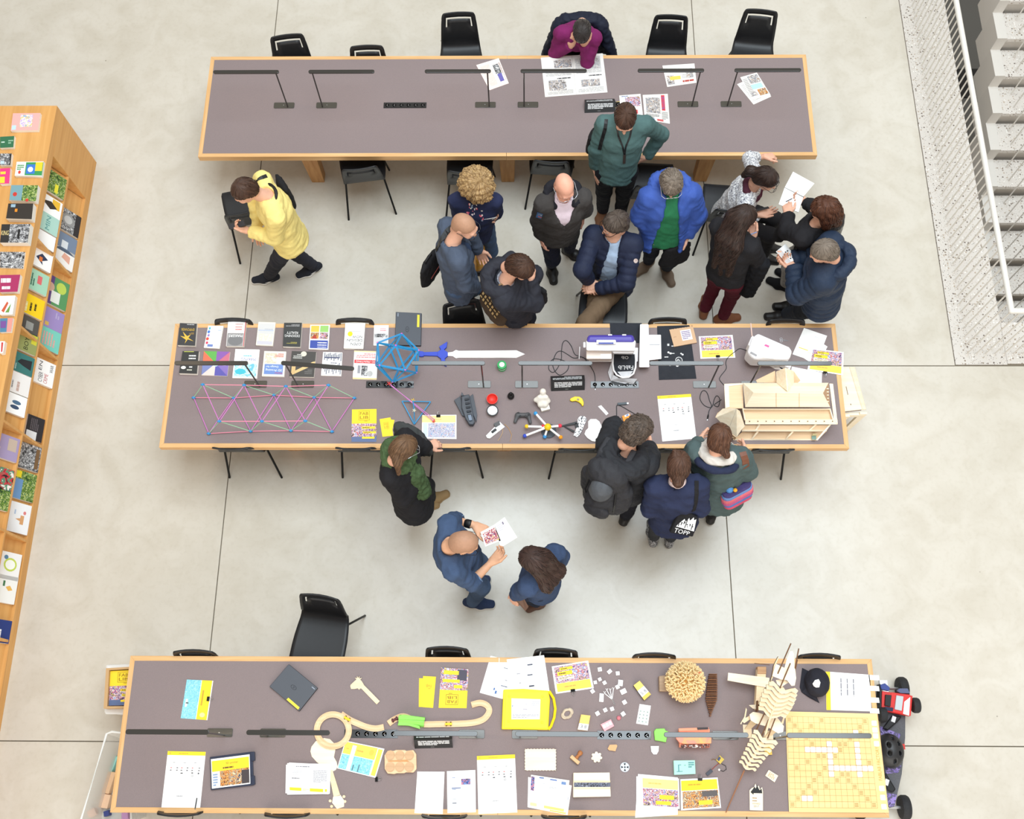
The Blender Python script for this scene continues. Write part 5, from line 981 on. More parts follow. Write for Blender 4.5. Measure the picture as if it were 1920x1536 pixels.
# blue stick ball
cb_ = P(745,672,ZT+.18); bb = A3(cb_[0],cb_[1],ZT); sb = thing('stick_sphere','open ball of bright blue sticks with pink joints','model',bb)
g_ = (1+5**.5)/2; IV = [unit(A3(*v)) for v in ((-1,g_,0),(1,g_,0),(-1,-g_,0),(1,-g_,0),(0,-1,g_),(0,1,g_),(0,-1,-g_),(0,1,-g_),(g_,0,-1),(g_,0,1),(-g_,0,-1),(-g_,0,1))]
_R = np.array(Matrix.Rotation(.5,3,'X') @ Matrix.Rotation(.35,3,'Z') @ Matrix.Rotation(.3,3,'Y')); IV = [_R@v*.195 for v in IV]; IV = [v+A3(0,0,.19) for v in IV]; BLS = C(46,150,206,.35)
prs = [(a,b) for i,a in enumerate(IV) for b in IV[i+1:] if np.linalg.norm(a-b) < .22]
for a,b in prs: d = unit(np.cross(b-a,A3(.3,.2,1)))*.004; MB().tube([a+d,b+d],.0036,6).tube([a-d,b-d],.0036,6).build('stick',BLS,sb,smooth='auto')
for v in IV: MB().ball((0,0,0),.0085,n=8).build('joint',C(206,100,190),sb,v)
# small stick kite beside it
kb = A3(*P(780,770,ZT)[:2],ZT); kt = thing('stick_kite','small blue stick tetrahedron crossed by two long pink sticks','model',kb)
k = [P(*z6(p)[0],ZT+zz)-kb for p,zz in (((450,875),.02),((708,880),.02),((560,1083),.02),((560,958),.10),((548,868),.06))]
sticks(kt,[(k[0],k[2]),(k[1],k[2]),(k[0],k[1]),(k[3],k[2]),(k[3],k[4])],BLS,.0042)
e = [P(*z6(p)[0],ZT+zz)-kb for p,zz in (((335,715),.10),((350,735),.10),((735,1055),.015),((745,1040),.015))]; sticks(kt,[(e[0],e[2]),(e[1],e[3])],MAG,.003)
for q,m,r in ((e[0],C(222,60,50),.014),(e[2],C(222,60,50),.010),(k[4],C(226,190,60),.012),(k[3],C(216,214,190),.010)):
    mb = MB()
    for a in range(5): w = a*1.257; mb.tube([(0,0,0),(r*1.5*math.cos(w),r*1.5*math.sin(w),0)],.0032,5)
    mb.build('joint',m,kt,q)
# toy sword (plain)
sw = thing('toy_sword','toy sword with a white blade and blue handle','toy',P(900,664,ZT)); sb0 = np.array(sw.location); SWB = C(48,72,190,.4)
def pl(par,name,pts,zf,th,m,b0,zlo=0.,bevel=.0015): w = [P(a,b,ZT+zf)-b0 for a,b in pts]; return MB().prism([(q[0],q[1]) for q in w],zlo,zlo+th,0).build(name,m,par,bevel=bevel)
pl(sw,'blade',z6((858,436),(905,430),(935,412),(960,420),(1480,415),(1557,450),(1480,483),(960,482),(935,488),(905,468),(858,466)),.014,.012,WPLAST,sb0)
pl(sw,'grip',z6((640,434),(780,430),(780,468),(640,464)),.014,.016,SWB,sb0); pl(sw,'pommel',z6((585,448),(612,425),(645,430),(645,472),(612,474)),.014,.018,SWB,sb0)
pl(sw,'guard',z6((770,432),(800,412),(785,385),(858,340),(852,388),(828,412),(862,436),(862,468),(835,492),(850,560),(806,540),(800,492),(770,470)),.018,.022,SWB,sb0)
# row of small prints
t = thing('spool','small green and white striped spool','spool',P(*z6((1350,572))[0],ZT)); MB().lathe([(.037,0),(.037,.018)],20).build('ring',C(54,160,92),t,smooth='auto'); MB().lathe([(.035,.018),(.035,.034)],20).build('ring',WPLAST,t,smooth='auto'); MB().lathe([(.037,.034),(.037,.06),(.02,.062)],20).build('cap',C(54,160,92),t,smooth='auto'); MB().lathe([(.022,.062),(.02,.066)],18).build('core',WPLAST,t)
t = thing('pawn','black pawn-shaped print on the middle table','figure',P(*z6((1430,835))[0],ZT)); MB().lathe([(.026,0),(.028,.012),(.026,.03),(.016,.05)],18).build('base',BLACK,t,smooth=True); MB().lathe([(.012,.05),(.010,.062),(.012,.075),(.006,.082)],14).build('head',BLACK,t,smooth=True)
RED = C(222,58,48,.4); t = thing('ball_half','red hollow half-ball lying open side up','toy',P(*z6((1263,870))[0],ZT)); MB().lathe([(.012,0),(.03,.006),(.042,.022),(.045,.042),(.041,.042),(.037,.024),(.025,.012),(.005,.008)],24).build('shell',RED,t,smooth='auto')
t = thing('ball_half','white half-ball with a black rim','toy',P(*z6((1265,972))[0],ZT)); MB().lathe([(.012,0),(.032,.005),(.044,.018),(.046,.030)],24).build('shell',WPLAST,t,smooth='auto'); MB().lathe([(.047,.028),(.047,.034),(.040,.034),(.040,.029)],24).build('rim',BLACK,t); MB().lathe([(.038,.028),(.037,.037)],24).build('disc',WPLAST,t)
# dark model craft
b0 = P(*z6((1030,945))[0],ZT); t = thing('model_craft','dark grey toy spacecraft with ribbed hull','toy',b0); DG = mat('dark_print',(58,64,74),.45,spec=.5)
pl(t,'hull',z6((985,825),(1055,812),(1085,960),(1105,1060),(1090,1086),(1055,1084),(1020,1030),(985,930)),.05,.05,DG,b0,bevel=.006)
pl(t,'wing',z6((918,862),(975,825),(1010,1010),(990,1000),(960,940)),.03,.022,DG,b0); pl(t,'wing',z6((1035,850),(1088,805),(1125,990),(1118,1060),(1090,990)),.03,.022,DG,b0)
pl(t,'fin',z6((980,830),(988,795),(1010,828)),.05,.03,DG,b0,.03)
for i in range(5): a = 850+i*36; pl(t,'rib',z6((1012+i*6,a),(1052+i*6,a-8),(1056+i*6,a+10),(1016+i*6,a+18)),.062,.01,C(40,44,52),b0,.05)
pl(t,'canopy',z6((1040,1000),(1072,995),(1082,1045),(1055,1050)),.066,.014,mat('dark_canopy',(96,110,130),.2),b0,.05)
# seated white figurine
b0 = P(*z6((1725,910))[0],ZT); t = thing('figurine','white printed figurine seated on a block','figurine',b0); IV_ = mat('ivory_print',(236,230,220),.55)
pl(t,'block',z6((1675,870),(1758,850),(1783,945),(1706,966)),.03,.03,IV_,b0)
S = SDF(); q = P(*z6((1716,850))[0],ZT+.06)-b0; S.ell(q+A3(0,0,.0),(.034,.026,.045)); S.ell(P(*z6((1718,790))[0],ZT+.115)-b0,(.026,.026,.028)); S.cap(q+A3(-.03,0,.025),q+A3(-.055,-.012,-.005),.012,.011); S.cap(q+A3(-.055,-.012,-.005),q+A3(-.012,-.03,.0),.010,.009); S.cap(q+A3(.03,0,.025),q+A3(.045,-.02,-.01),.012,.011); S.cap(q+A3(.045,-.02,-.01),q+A3(.01,-.04,.0),.010,.009); S.cap(q+A3(-.015,-.01,-.03),q+A3(-.02,-.05,-.02),.014,.013); S.cap(q+A3(.015,-.01,-.03),q+A3(.02,-.05,-.02),.014,.013); S.cap(q+A3(-.02,-.05,-.02),q+A3(-.015,-.06,-.05),.011,.010); S.cap(q+A3(.02,-.05,-.02),q+A3(.015,-.06,-.05),.011,.010)
solid('figure',S,.005,IV_,t)
# game controller
b0 = P(*z6((1535,1030))[0],ZT); t = thing('game_controller','grey game controller by the molecule model','controller',b0); GP = mat('grey_controller',(82,82,84),.5)
S = SDF(); c_ = lambda x,y,z: P(*z6((x,y))[0],ZT+z)-b0
S.cap(c_(1495,1000,.02),c_(1580,1000,.02),.018,.018,.02); S.cap(c_(1490,1000,.02),c_(1468,1062,.014),.017,.013,.02); S.cap(c_(1588,1000,.02),c_(1604,1070,.014),.017,.013,.02); solid('shell',S,.005,GP,t)
for x,y,r in ((1498,985,.009),(1590,1000,.009)): MB().lathe([(r,0),(r,.008),(r*.6,.009)],12).build('thumbstick',BLACK,t,c_(x,y,.034))
MB().box((0,0,0),(.02,.006,.004)).box((0,0,0),(.006,.02,.004)).build('direction_pad',BLACK,t,c_(1512,1010,.038))
for dx,dy in ((0,10),(0,-10),(12,0),(-12,0)): MB().lathe([(.003,0),(.003,.004)],8).build('button',BLACK,t,c_(1565+dx,1012+dy,.036))
# small electronic device with wires
b0 = P(*z6((1290,1125))[0],ZT); t = thing('circuit_gadget','small white circuit gadget with loose wires','gadget',b0)
pl(t,'case',z6((1205,1185),(1330,1060),(1375,1105),(1240,1210),(1215,1205)),.014,.014,WPLAST,b0); pl(t,'module',z6((1275,1078),(1325,1052),(1335,1085),(1290,1112)),.02,.014,GP,b0,.008); pl(t,'chip',z6((1250,1150),(1290,1118),(1305,1135),(1265,1165)),.018,.006,BLACK,b0,.014)
for m,pts in ((C(196,150,90),((1372,1080),(1410,1120),(1438,1180),(1422,1240))),(C(206,170,120),((1360,1105),(1355,1160),(1330,1210),(1312,1232)))): MB().tube([c_(x,y,.004)-b0+P(*z6((1535,1030))[0],ZT) if 0 else P(*z6((x,y))[0],ZT+.004)-b0 for x,y in pts],.0018,5).build('wire',m,t)
# ball and stick model
b0 = P(*z6((1765,1130))[0],ZT); t = thing('ball_stick_model','model with white rods and coloured balls round a yellow centre','model',b0)
c_ = lambda x,y,z: P(*z6((x,y))[0],ZT+z)-b0
MB().lathe([(.06,0),(.06,.008),(.056,.01)],28).build('base',C(70,76,84),t,c_(1770,1145,0)); hub = c_(1762,1108,.07)
for (x,y,z),col in (((1652,985,.05),(60,150,210)),((1572,1102,.05),(240,196,40)),((1555,1188,.03),(58,80,190)),((1878,1200,.05),(240,156,40)),((1872,1097,.06),(220,60,80)),((1735,1195,.02),(60,140,200))):
    q = c_(x,y,z); MB().tube([hub,q],.009,8).build('rod',WPLAST,t,smooth='auto'); MB().ball((0,0,0),.0165,n=14).build('ball',C(*col,.35),t,q,smooth=True)
MB().ball((0,0,0),.029,n=18).build('ball',C(240,200,30,.35),t,hub,smooth=True); MB().ball((0,0,0),.012,n=10).build('ball',C(220,60,70,.35),t,c_(1718,1097,.07),smooth=True)
# splint, mask, banana, card
b0 = P(*z7((430,1200))[0],ZT); t = thing('hand_splint','white perforated splint with black straps','splint',b0)
cut = z7((425,1280),(440,1240),(470,1170),(468,1105),(495,1072),(545,1076),(566,1105),(545,1160),(500,1260),(465,1298)); pl(t,'plate',cut,.012,.012,ramp_mat('perforated_white',[(236,236,238),(242,242,244),(240,240,242),(70,70,76)],130.,'noise',.5,0.,0.),b0)
for a in (((300,1172),(460,1130),(465,1160),(305,1185)),((310,1175),(345,1185),(440,1230),(425,1248)),((440,1150),(478,1150),(480,1195),(445,1195))): pl(t,'strap',z7(*a),.014,.006,BLACK,b0,.008)
cutout('mask_print','white smooth mask-like print with an oval slot','print',z7((540,1265),(555,1225),(580,1200),(580,1130),(605,1104),(665,1104),(700,1130),(725,1180),(770,1222),(770,1245),(725,1275),(690,1320),(655,1347),(620,1340),(570,1305)),.012,ZT,WPLAST,WPLAST,bevel=.004)
pl(None,'oval_slot',z7((640,1215),(645,1180),(662,1158),(680,1160),(682,1180),(668,1215),(652,1236)),.0125,.001,FELT,A3(0,0,0),ZT+.0121) if 0 else None
bn = cutout('boomerang','yellow curved print with a round hole','print',z7((385,905),(395,885),(440,865),(490,868),(520,890),(535,930),(532,960),(520,970),(505,945),(480,925),(450,912),(410,918)),.018,ZT,C(238,206,40,.4),C(214,180,30),bevel=.004); MB().lathe([(.010,0),(.010,.0006)],14).build('hole',C(150,140,110),bn,P(*z7((473,900))[0],ZT+.018)-np.array(bn.location)+A3(0,0,.0002))
sheet('card','small white plastic key card','card',norm_(z7((685,972),(718,960),(796,1046),(772,1066))),.003,ZT,WPLAST,[('o',.5,.08,.06,.02,(150,150,150))])
cable('usb_cable','black cable with a grey plug curling by the bent man\'s head','cable',z7((1075,1052),(1010,1015),(930,970),(885,962),(882,1040),(880,1095),(850,1110),(840,1135),(870,1138),(930,1095)),.0032);
t = thing('usb_stick','dark grey plug on the curled cable','plug',P(*z7((940,948))[0],ZT)); MB().box((0,0,.008),(.075,.02,.014),0,.08).build('body',C(84,92,98),t,bevel=.003); MB().box((.042,.003,.008),(.016,.012,.006),0,.08).build('tip',CHROME,t)
t = sheet('orange_kit','orange gadget half hidden behind the bent man\'s head','gadget',norm_(z7((940,1075),(1020,1045),(1040,1110),(960,1142))),.02,ZT,C(240,150,50),[('r',.3,.7,.9,1,(230,232,238)),('r',.5,.75,.8,.95,(90,130,190))])
MB().tube([(.022*math.cos(a*.523),.018*math.sin(a*.523),.003) for a in range(12)],.0016,5,0,closed=True).tube([(0,0,.003),(.03,.02,.003)],.0012,5).build('ring',DKMETAL,None,P(*z7((840,1238))[0],ZT)); tag(bpy.context.scene.collection.objects[-1] if 0 else [o for o in COL.objects if o.name.startswith('ring') and o.parent is None][-1],'small thin wire ring by the bent man\'s hood','ring')
sheet('calendar_sheet','tall white calendar page with a yellow header on the middle table','paper',norm_(z7((1312,862),(1668,840),(1727,1312),(1366,1344))),.0012,ZT,WHITE,calendar())
tent(z7((182,652),(540,640),(544,800),(188,812)),'black folded notice card in front of the cables on the middle table')
# brochures by the woman in the scarf
sheet('brochure','large yellow FAB LIB brochure left of the green scarf woman','brochure',norm_([(660,768),(706,767),(706,829),(659,829)]),.004,ZT,YEL,brochure())
sheet('leaflet','lower of two small yellow leaflets by the green scarf woman','leaflet',norm_(z6((335,1038),(383,1045),(350,1190),(300,1185))),.0012,ZT,YEL,[])
sheet('leaflet','upper small yellow FAB LIB leaflet by the green scarf woman','leaflet',norm_(z6((248,1037),(347,1021),(372,1186),(274,1196))),.0012,ZT+.0016,YEL,fablib((190,150,40),.28,.42,.75,.78))
sheet('flyer','clipped flyer right of the green scarf woman','flyer',norm_(z6((632,1000),(940,998),(940,1216),(627,1211))),.002,ZT,WHITE,[('r',.0,.68,.98,.97,(252,226,150)),('r',.04,.06,.16,.66,(206,220,236)),('r',.18,.06,.96,.64,ramp_mat('photo_pale_party',[(150,190,220),(226,180,190),(110,160,200),(236,226,226),(90,120,170),(240,200,170)],70.)),('l',.35,.78,.7,.84,1,(222,180,110))])
clip(*z6((778,1012))[0],180,'binder clip on the flyer right of the green scarf woman')
# ---- embroidery machine
EM = P(1145,660,ZT); c_ = lambda x,y,z: P(*z7((x,y))[0],ZT+z)-EM
cl = cutout('black_cloth','black cloth under the purple embroidery machine','cloth',z7((808,88),(1150,90),(1128,300),(825,300)),.003,ZT,cloth('black_cloth',(50,52,58)),BLACK)
t = thing('embroidery_machine','purple and white embroidery machine','machine',EM); PUR = mat('purple_lid',(74,62,158),.35,spec=.5); WM = mat('machine_white',(242,240,242),.35); BEI = mat('machine_beige',(222,208,198),.4)
def hx(name,lo,hi,zl,zh,m,par=None,bevel=.006):
    b = [c_(x,y,zl) for x,y in lo]; tt = [c_(x,y,zh) for x,y in hi]; b = [A3(q[0],q[1],zl) for q in b]; return MB().hexa(b[::-1] if np.cross(b[1]-b[0],b[2]-b[1])[2] < 0 else b,tt[::-1] if np.cross(tt[1]-tt[0],tt[2]-tt[1])[2] < 0 else tt).build(name,m,par or t,bevel=bevel)
hx('bed',((600,350),(1110,350),(1105,500),(590,500)),((600,350),(1110,350),(1105,500),(590,500)),.0,.05,WM)
hx('pillar',((590,330),(830,330),(825,490),(590,490)),((560,300),(830,300),(830,470),(560,470)),.05,.24,BEI)
hx('arm',((560,285),(1090,285),(1060,420),(560,395)),((558,270),(1085,270),(1075,385),(560,380)),.17,.30,WM,bevel=.012)
hx('lid',((575,225),(1062,222),(1080,300),(560,300)),((580,215),(1058,213),(1076,292),(558,292)),.20,.318,PUR,bevel=.02)
lidp = t; hx('handle',((668,268),(872,268),(880,312),(668,312)),((668,268),(872,268),(880,312),(668,312)),.31,.324,WM,bevel=.004); hx('display',((690,294),(850,294),(848,312),(690,312)),((690,294),(850,294),(848,312),(690,312)),.32,.327,C(70,80,160,.3),bevel=.001)
hx('side_knob',((528,290),(556,290),(556,350),(528,350)),((528,290),(556,290),(556,350),(528,350)),.2,.25,WM); hx('front_panel',((712,418),(828,418),(828,468),(712,468)),((712,418),(828,418),(828,468),(712,468)),.238,.242,WM,bevel=.001)
for x in (812,962): hx('spool_cap',((x-22,208),(x+22,208),(x+22,222),(x-22,222)),((x-22,208),(x+22,208),(x+22,222),(x-22,222)),.29,.322,WM,bevel=.003)
hx('needle_head',((840,380),(1068,380),(1058,424),(840,420)),((840,370),(1072,370),(1064,412),(840,410)),.10,.26,WM,bevel=.01)
hx('carriage_arm',((1130,105),(1222,105),(1228,555),(1120,555)),((1128,100),(1222,100),(1230,560),(1118,560)),.02,.075,WM,bevel=.008); hx('carriage_plate',((1215,215),(1350,215),(1355,470),(1225,485)),((1215,213),(1352,213),(1357,470),(1225,485)),.0,.05,WM,bevel=.005); hx('slot',((1228,314),(1338,314),(1338,320),(1228,320)),((1228,314),(1338,314),(1338,320),(1228,320)),.05,.0508,C(130,130,136),bevel=0)
sp = MB().tube([c_(485,470,.0)*A3(1,1,0),c_(492,340,.04)],.004,6).build('thread_post',WM,t)
# hoop with embroidered cloth
b0 = P(*z7((960,580))[0],ZT); ho = thing('embroidery_hoop','grey hoop holding black cloth embroidered FabLib','hoop',b0); c_ = lambda x,y,z: P(*z7((x,y))[0],ZT+z)-b0
U_ = [(845,420),(840,520),(850,590),(885,640),(945,668),(1010,662),(1060,625),(1082,560),(1085,480),(1080,420)]
MB().tube([c_(x,y,.062) for x,y in U_],.0075,8).build('frame',WM,ho,smooth='auto'); MB().add([c_(x,y,.058) for x,y in U_],[tuple(range(len(U_)-1,-1,-1))]).add([c_(x,y,.0575) for x,y in U_],[tuple(range(len(U_)))]).build('cloth',cloth('black_cloth',(50,52,58)),ho)
q = [c_(x,y,.0585) for x,y in ((1070,440),(860,440),(860,640),(1070,640))]; pm,ms = prints(q,[('t',.06,.50,.82,.72,'FabLib',(238,238,240)),('t',.3,.0,.66,.16,'Olb',(238,238,240))],A3(0,0,1.)); pm.build('lettering',ms,ho)
GC = cloth('pale_backing',(206,206,210)); hx2 = lambda name,px,zz,m: MB().add([c_(x,y,z) for (x,y),z in zip(px,zz)],[tuple(range(len(px)))]).build(name,m,ho)
hx2('backing',((890,605),(1055,598),(1010,662),(945,668)),(.0595,)*4,GC); hx2('backing',((800,640),(845,540),(850,640),(905,672),(1020,676),(1100,680),(1060,735),(960,730),(820,700)),(.02,.05,.055,.055,.055,.04,.01,.01,.012),GC)
hx2('cloth_fold',((820,705),(960,735),(1090,700),(1085,745),(1000,775),(880,765)),(.012,.012,.012,.004,.003,.003),BLACK); hx2('backing',((790,610),(830,500),(845,560),(835,650),(805,670)),(.012,.05,.055,.03,.012),GC)
# black printed cloth + kraft notebook
it = [('l',.18,.40,.36,.43,1,(226,226,226)),('l',.40,.60,.56,.63,1,(226,226,226)),('o',.36,.48,.035,.018,(226,226,226)),('o',.30,.50,.03,.018,(226,226,226)),('o',.70,.45,.03,.016,(226,226,226)),('o',.66,.47,.025,.014,(226,226,226)),('o',.58,.35,.1,.06,(226,226,226)),('o',.58,.35,.085,.05,(52,54,60)),('t',.5,.33,.62,.37,'A',(226,226,226)),('l',.35,.465,.55,.49,1,(226,226,226)),('o',.58,.27,.05,.025,(226,226,226)),('o',.32,.27,.045,.022,(226,226,226)),('o',.52,.25,.04,.022,(226,226,226)),('r',.62,.62,.68,.68,(196,180,130)),('r',.28,.62,.34,.66,(206,206,206))]
sheet('black_cloth','rectangular black cloth with small white prints right of the machine','cloth',norm_(z7((1310,122),(1650,112),(1727,678),(1330,692))),.003,ZT,cloth('black_cloth',(50,52,58)),it,BLACK)
nb_ = sheet('notebook','kraft notebook with spiral binding and a white label','notebook',norm_(z7((1440,158),(1690,122),(1732,296),(1490,340))),.010,ZT+.003,C(206,168,132),[('r',.42,.24,.86,.85,(240,238,240)),('l',.46,.3,.82,.8,5,(130,110,150)),('l',.08,.5,.3,.56,1,(180,140,110))])
for i in range(9): a = i/8; p_ = P(*z7((1455+a*225,152-a*32))[0],ZT+.014)-np.array(nb_.location); MB().tube([p_+A3(0,-.006,0),p_+A3(0,0,.006),p_+A3(0,.007,0)],.0014,5).build('coil',C(40,40,42),nb_)
sheet('flyer','clipped colourful flyer between the black cloth and the white sewing machine','flyer',norm_(z8((108,218),(446,204),(473,430),(125,441))),.002,ZT,WHITE,flyer())
clip(*z8((298,418))[0],0,'binder clip on the flyer beside the black cloth')
# ---- white sewing machine
b0 = P(*z8((815,330))[0],ZT); sm = thing('sewing_machine','white sewing machine standing at an angle','machine',b0); c_ = lambda x,y,z: P(*z8((x,y))[0],ZT+z)-b0
def hy(name,px,zl,zh,m,bevel=.006,par=None):
    tt = [c_(x,y,zh) for x,y in px];
    if np.cross(tt[1]-tt[0],tt[2]-tt[1])[2] < 0: tt = tt[::-1]
    return MB().prism([(q[0],q[1]) for q in tt],zl,zh).build(name,m,par or sm,bevel=bevel)
hy('base',((640,345),(1000,530),(1030,500),(670,300)),0,.06,WM); hy('body',((595,375),(640,230),(700,182),(1015,320),(1046,360),(1020,440),(985,450),(660,440)),.06,.22,WM,.018)
hy('top_plate',((725,310),(745,285),(880,350),(860,395)),.22,.223,C(232,228,228),.001); hy('badge',((762,310),(775,295),(815,312),(805,330)),.2235,.2245,C(222,90,150),0); hy('stitch_window',((730,430),(755,390),(875,425),(868,446)),.222,.225,C(230,228,226),.001); hy('vent',((618,385),(630,368),(692,402),(684,420)),.2205,.222,C(150,148,150),0)
hy('hand_wheel',((600,300),(640,205),(662,212),(620,320)),.10,.20,WM,.01); MB().tube([c_(640,215,.2),c_(627,85,.26)],.005,6).build('thread_post',C(226,196,186),sm)
cable('power_cord','thin black cord from the white sewing machine along the table','cable',z8((590,362),(520,340),(470,370),(400,430),(378,480),(382,540),(330,610),(316,650),(360,706)),.0028)
t = thing('scissors','tiny scissors with pale handles','scissors',P(*z8((945,250))[0],ZT)); MB().tube([(-.012+.011*math.cos(a),.004+.009*math.sin(a),.003) for a in np.linspace(0,6.0,10)],.002,5).build('handle',C(206,206,210),t); MB().tube([(-.012+.011*math.cos(a),-.014+.009*math.sin(a),.003) for a in np.linspace(0,6.0,10)],.002,5).build('handle',C(206,206,210),t); MB().box((.022,-.008,.003),(.045,.005,.002),0,-.15).build('blade',CHROME,t)
for i,(px,lb,zz) in enumerate(((z8((1095,395),(1215,205),(1395,320),(1290,520)),'lower loose white sheet beside the white sewing machine',.0),(z8((1045,396),(1160,133),(1391,212),(1290,480)),'upper loose white sheet beside the white sewing machine',.002))):
    sheet('paper',lb,'paper',[px[0],px[3],px[2],px[1]],.001,ZT+zz,WHITE,[('r',.12,.28,.5,.31,(246,214,90)),('r',.5,.22,.75,.24,(250,232,170)),('l',.55,.8,.9,.85,2,(224,224,228))] if i else [])
sheet('flyer','clipped colourful flyer overhanging the right end of the middle table','flyer',norm_(z8((1236,338),(1556,376),(1550,606),(1195,552))),.002,ZT+.004,WHITE,flyer())
clip(*z8((1370,580))[0],-6,'binder clip on the flyer overhanging the right table end')
sheet('paper','white sheet half hidden behind the plywood house','paper',norm_(z8((1040,520),(1340,580),(1335,720),(1000,690))),.001,ZT,WHITE)
sheet('paper','white sheet peeking out below the sewing machine','paper',norm_(z8((755,480),(1040,490),(1015,560),(870,545))),.001,ZT,WHITE,[('l',.2,.3,.9,.7,2,(180,180,184)),('r',.45,.1,.6,.5,(60,60,64))])
cable('usb_cable','black usb cable coiled beside the plywood house','cable',z8((335,850),(290,880),(262,905),(300,920),(318,870),(312,830),(285,812),(262,850),(250,900),(225,930),(160,905),(120,840),(135,775),(165,760),(195,790),(215,860),(235,912),(212,960),(203,1000)),.003,plug=True)
cable('machine_cable','black cord looping left of the embroidery machine to the socket','cable',z7((560,470),(500,445),(440,420),(400,330),(350,275),(312,300),(298,390),(296,470),(260,560),(210,612),(165,580),(170,520),(215,470),(300,480),(370,520),(360,590),(285,640),(230,600),(205,530),(215,470),(250,400),(300,388),(360,420),(430,460),(520,450),(570,500),(620,570),(650,640),(655,735)),.003,plug=True)
# ---- plywood house
b0 = P(1465,790,ZT); hs = thing('plywood_house','large plywood model house with tower and open floors','model',b0); c_ = lambda x,y,z: P(*z8((x,y))[0],ZT+z)-b0
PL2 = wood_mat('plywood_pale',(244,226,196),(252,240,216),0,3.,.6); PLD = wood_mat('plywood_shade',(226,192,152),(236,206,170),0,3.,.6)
def plate(name,pts,th=.004,m=PL2):
    q = [c_(*p) for p in pts]; n = unit(np.cross(q[1]-q[0],q[2]-q[0])); n = n if n[2] > 0 or (abs(n[2]) < .05 and n[1] < 0) else -n; K = len(q)
    mb = MB().add([p-n*th for p in q]+q,[tuple(range(K-1,-1,-1)),tuple(range(K,2*K))]+[(i,(i+1) % K,K+(i+1) % K,K+i) for i in range(K)]); o = mb.build(name,m,hs); return o
def slots(o_pts,n,par=None):
    pass
ZE,ZR,ZF = .24,.36,.20
plate('roof_slope',((655,780,ZR),(1350,785,ZR),(1422,925,ZE),(572,925,ZE))); plate('roof_slope',((550,685,ZE),(1405,682,ZE),(1350,785,ZR),(655,780,ZR)))
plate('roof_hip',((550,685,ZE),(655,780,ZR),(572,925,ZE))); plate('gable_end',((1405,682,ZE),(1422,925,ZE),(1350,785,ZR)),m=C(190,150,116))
for x in (880,1110): plate('roof_seam',((x,785,ZR+.002),(x+6,785,ZR+.002),(x+6,925,ZE+.002),(x,925,ZE+.002)),.001,PLD)
for i in range(5): plate('gable_rung',((1362+6*i,735+32*i,ZE+.05),(1408,737+32*i,ZE+.04),(1408,745+32*i,ZE+.04),(1364+6*i,744+32*i,ZE+.05)),.002,PL2)
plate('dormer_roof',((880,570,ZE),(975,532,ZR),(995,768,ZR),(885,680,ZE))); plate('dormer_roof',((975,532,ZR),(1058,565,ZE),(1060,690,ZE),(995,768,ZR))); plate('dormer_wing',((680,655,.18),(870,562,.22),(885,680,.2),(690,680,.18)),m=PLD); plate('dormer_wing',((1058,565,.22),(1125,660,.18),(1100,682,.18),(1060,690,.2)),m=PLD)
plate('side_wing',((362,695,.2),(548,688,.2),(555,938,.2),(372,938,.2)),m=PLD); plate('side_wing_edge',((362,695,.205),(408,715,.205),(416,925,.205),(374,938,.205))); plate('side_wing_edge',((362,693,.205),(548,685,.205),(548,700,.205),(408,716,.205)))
ap = (487,942,.40); OC = [(278,1030,.24),(300,985,.24),(345,940,.24),(440,934,.24),(520,965,.24),(566,1108,.22),(487,1228,.2),(400,1160,.2)]
for i in range(8):
    tri = [A3(*ap),A3(*OC[i]),A3(*OC[(i+1) % 8])]; cen = sum(tri)/3; plate('tower_roof',[tuple(cen+(q-cen)*.975) for q in tri],.004)
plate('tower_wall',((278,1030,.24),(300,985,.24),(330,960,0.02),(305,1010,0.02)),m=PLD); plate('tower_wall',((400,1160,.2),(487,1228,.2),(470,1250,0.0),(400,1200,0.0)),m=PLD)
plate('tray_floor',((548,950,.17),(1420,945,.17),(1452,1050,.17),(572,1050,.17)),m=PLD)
plate('tray_edge',((545,938,.2),(1425,938,.2),(1420,948,.2),(552,950,.2)),.02,PL2); plate('tray_edge',((545,938,.2),(552,950,.2),(575,1050,.2),(566,1055,.2)),.02); plate('tray_edge',((1425,938,.2),(1458,1052,.2),(1448,1052,.2),(1418,948,.2)),.02)
fr_ = plate('front_board',((572,1050,.2),(1495,1052,.2),(1497,1098,.17),(572,1098,.17)),.006)
for i in range(11): plate('slot',((610+83*i,1064,.1995),(622+83*i,1064,.1995),(622+83*i,1072,.194),(610+83*i,1072,.194)),.0005,PLYEDGE)
plate('side_strip',((1415,690,.22),(1450,692,.22),(1497,1095,.18),(1460,1052,.2)),.005)
plate('floor_plate',((545,1105,.11),(1425,1105,.11),(1385,1162,.10),(540,1162,.10)),m=PLD); plate('floor_plate',((540,1175,.03),(1380,1172,.03),(1300,1250,.006),(460,1250,.006)),m=PLD)
plate('floor_edge',((540,1158,.105),(1390,1158,.105),(1385,1170,.09),(538,1170,.09)),.004); plate('floor_edge',((450,1245,.012),(1300,1245,.012),(1298,1257,.002),(448,1257,.002)),.004)
for a,b in (((715,1102),(680,1160)),((1280,1102),(1215,1160)),((700,1172),(640,1248)),((1050,1172),(980,1248)),((1425,1100),(1290,1256)),((566,1110),(450,1235))): plate('partition',((a[0]-12,a[1],.14 if a[1] < 1150 else .08),(a[0]+8,a[1],.14 if a[1] < 1150 else .08),(b[0]+8,b[1],.10 if a[1] < 1150 else .01),(b[0]-12,b[1],.10 if a[1] < 1150 else .01)),.003)
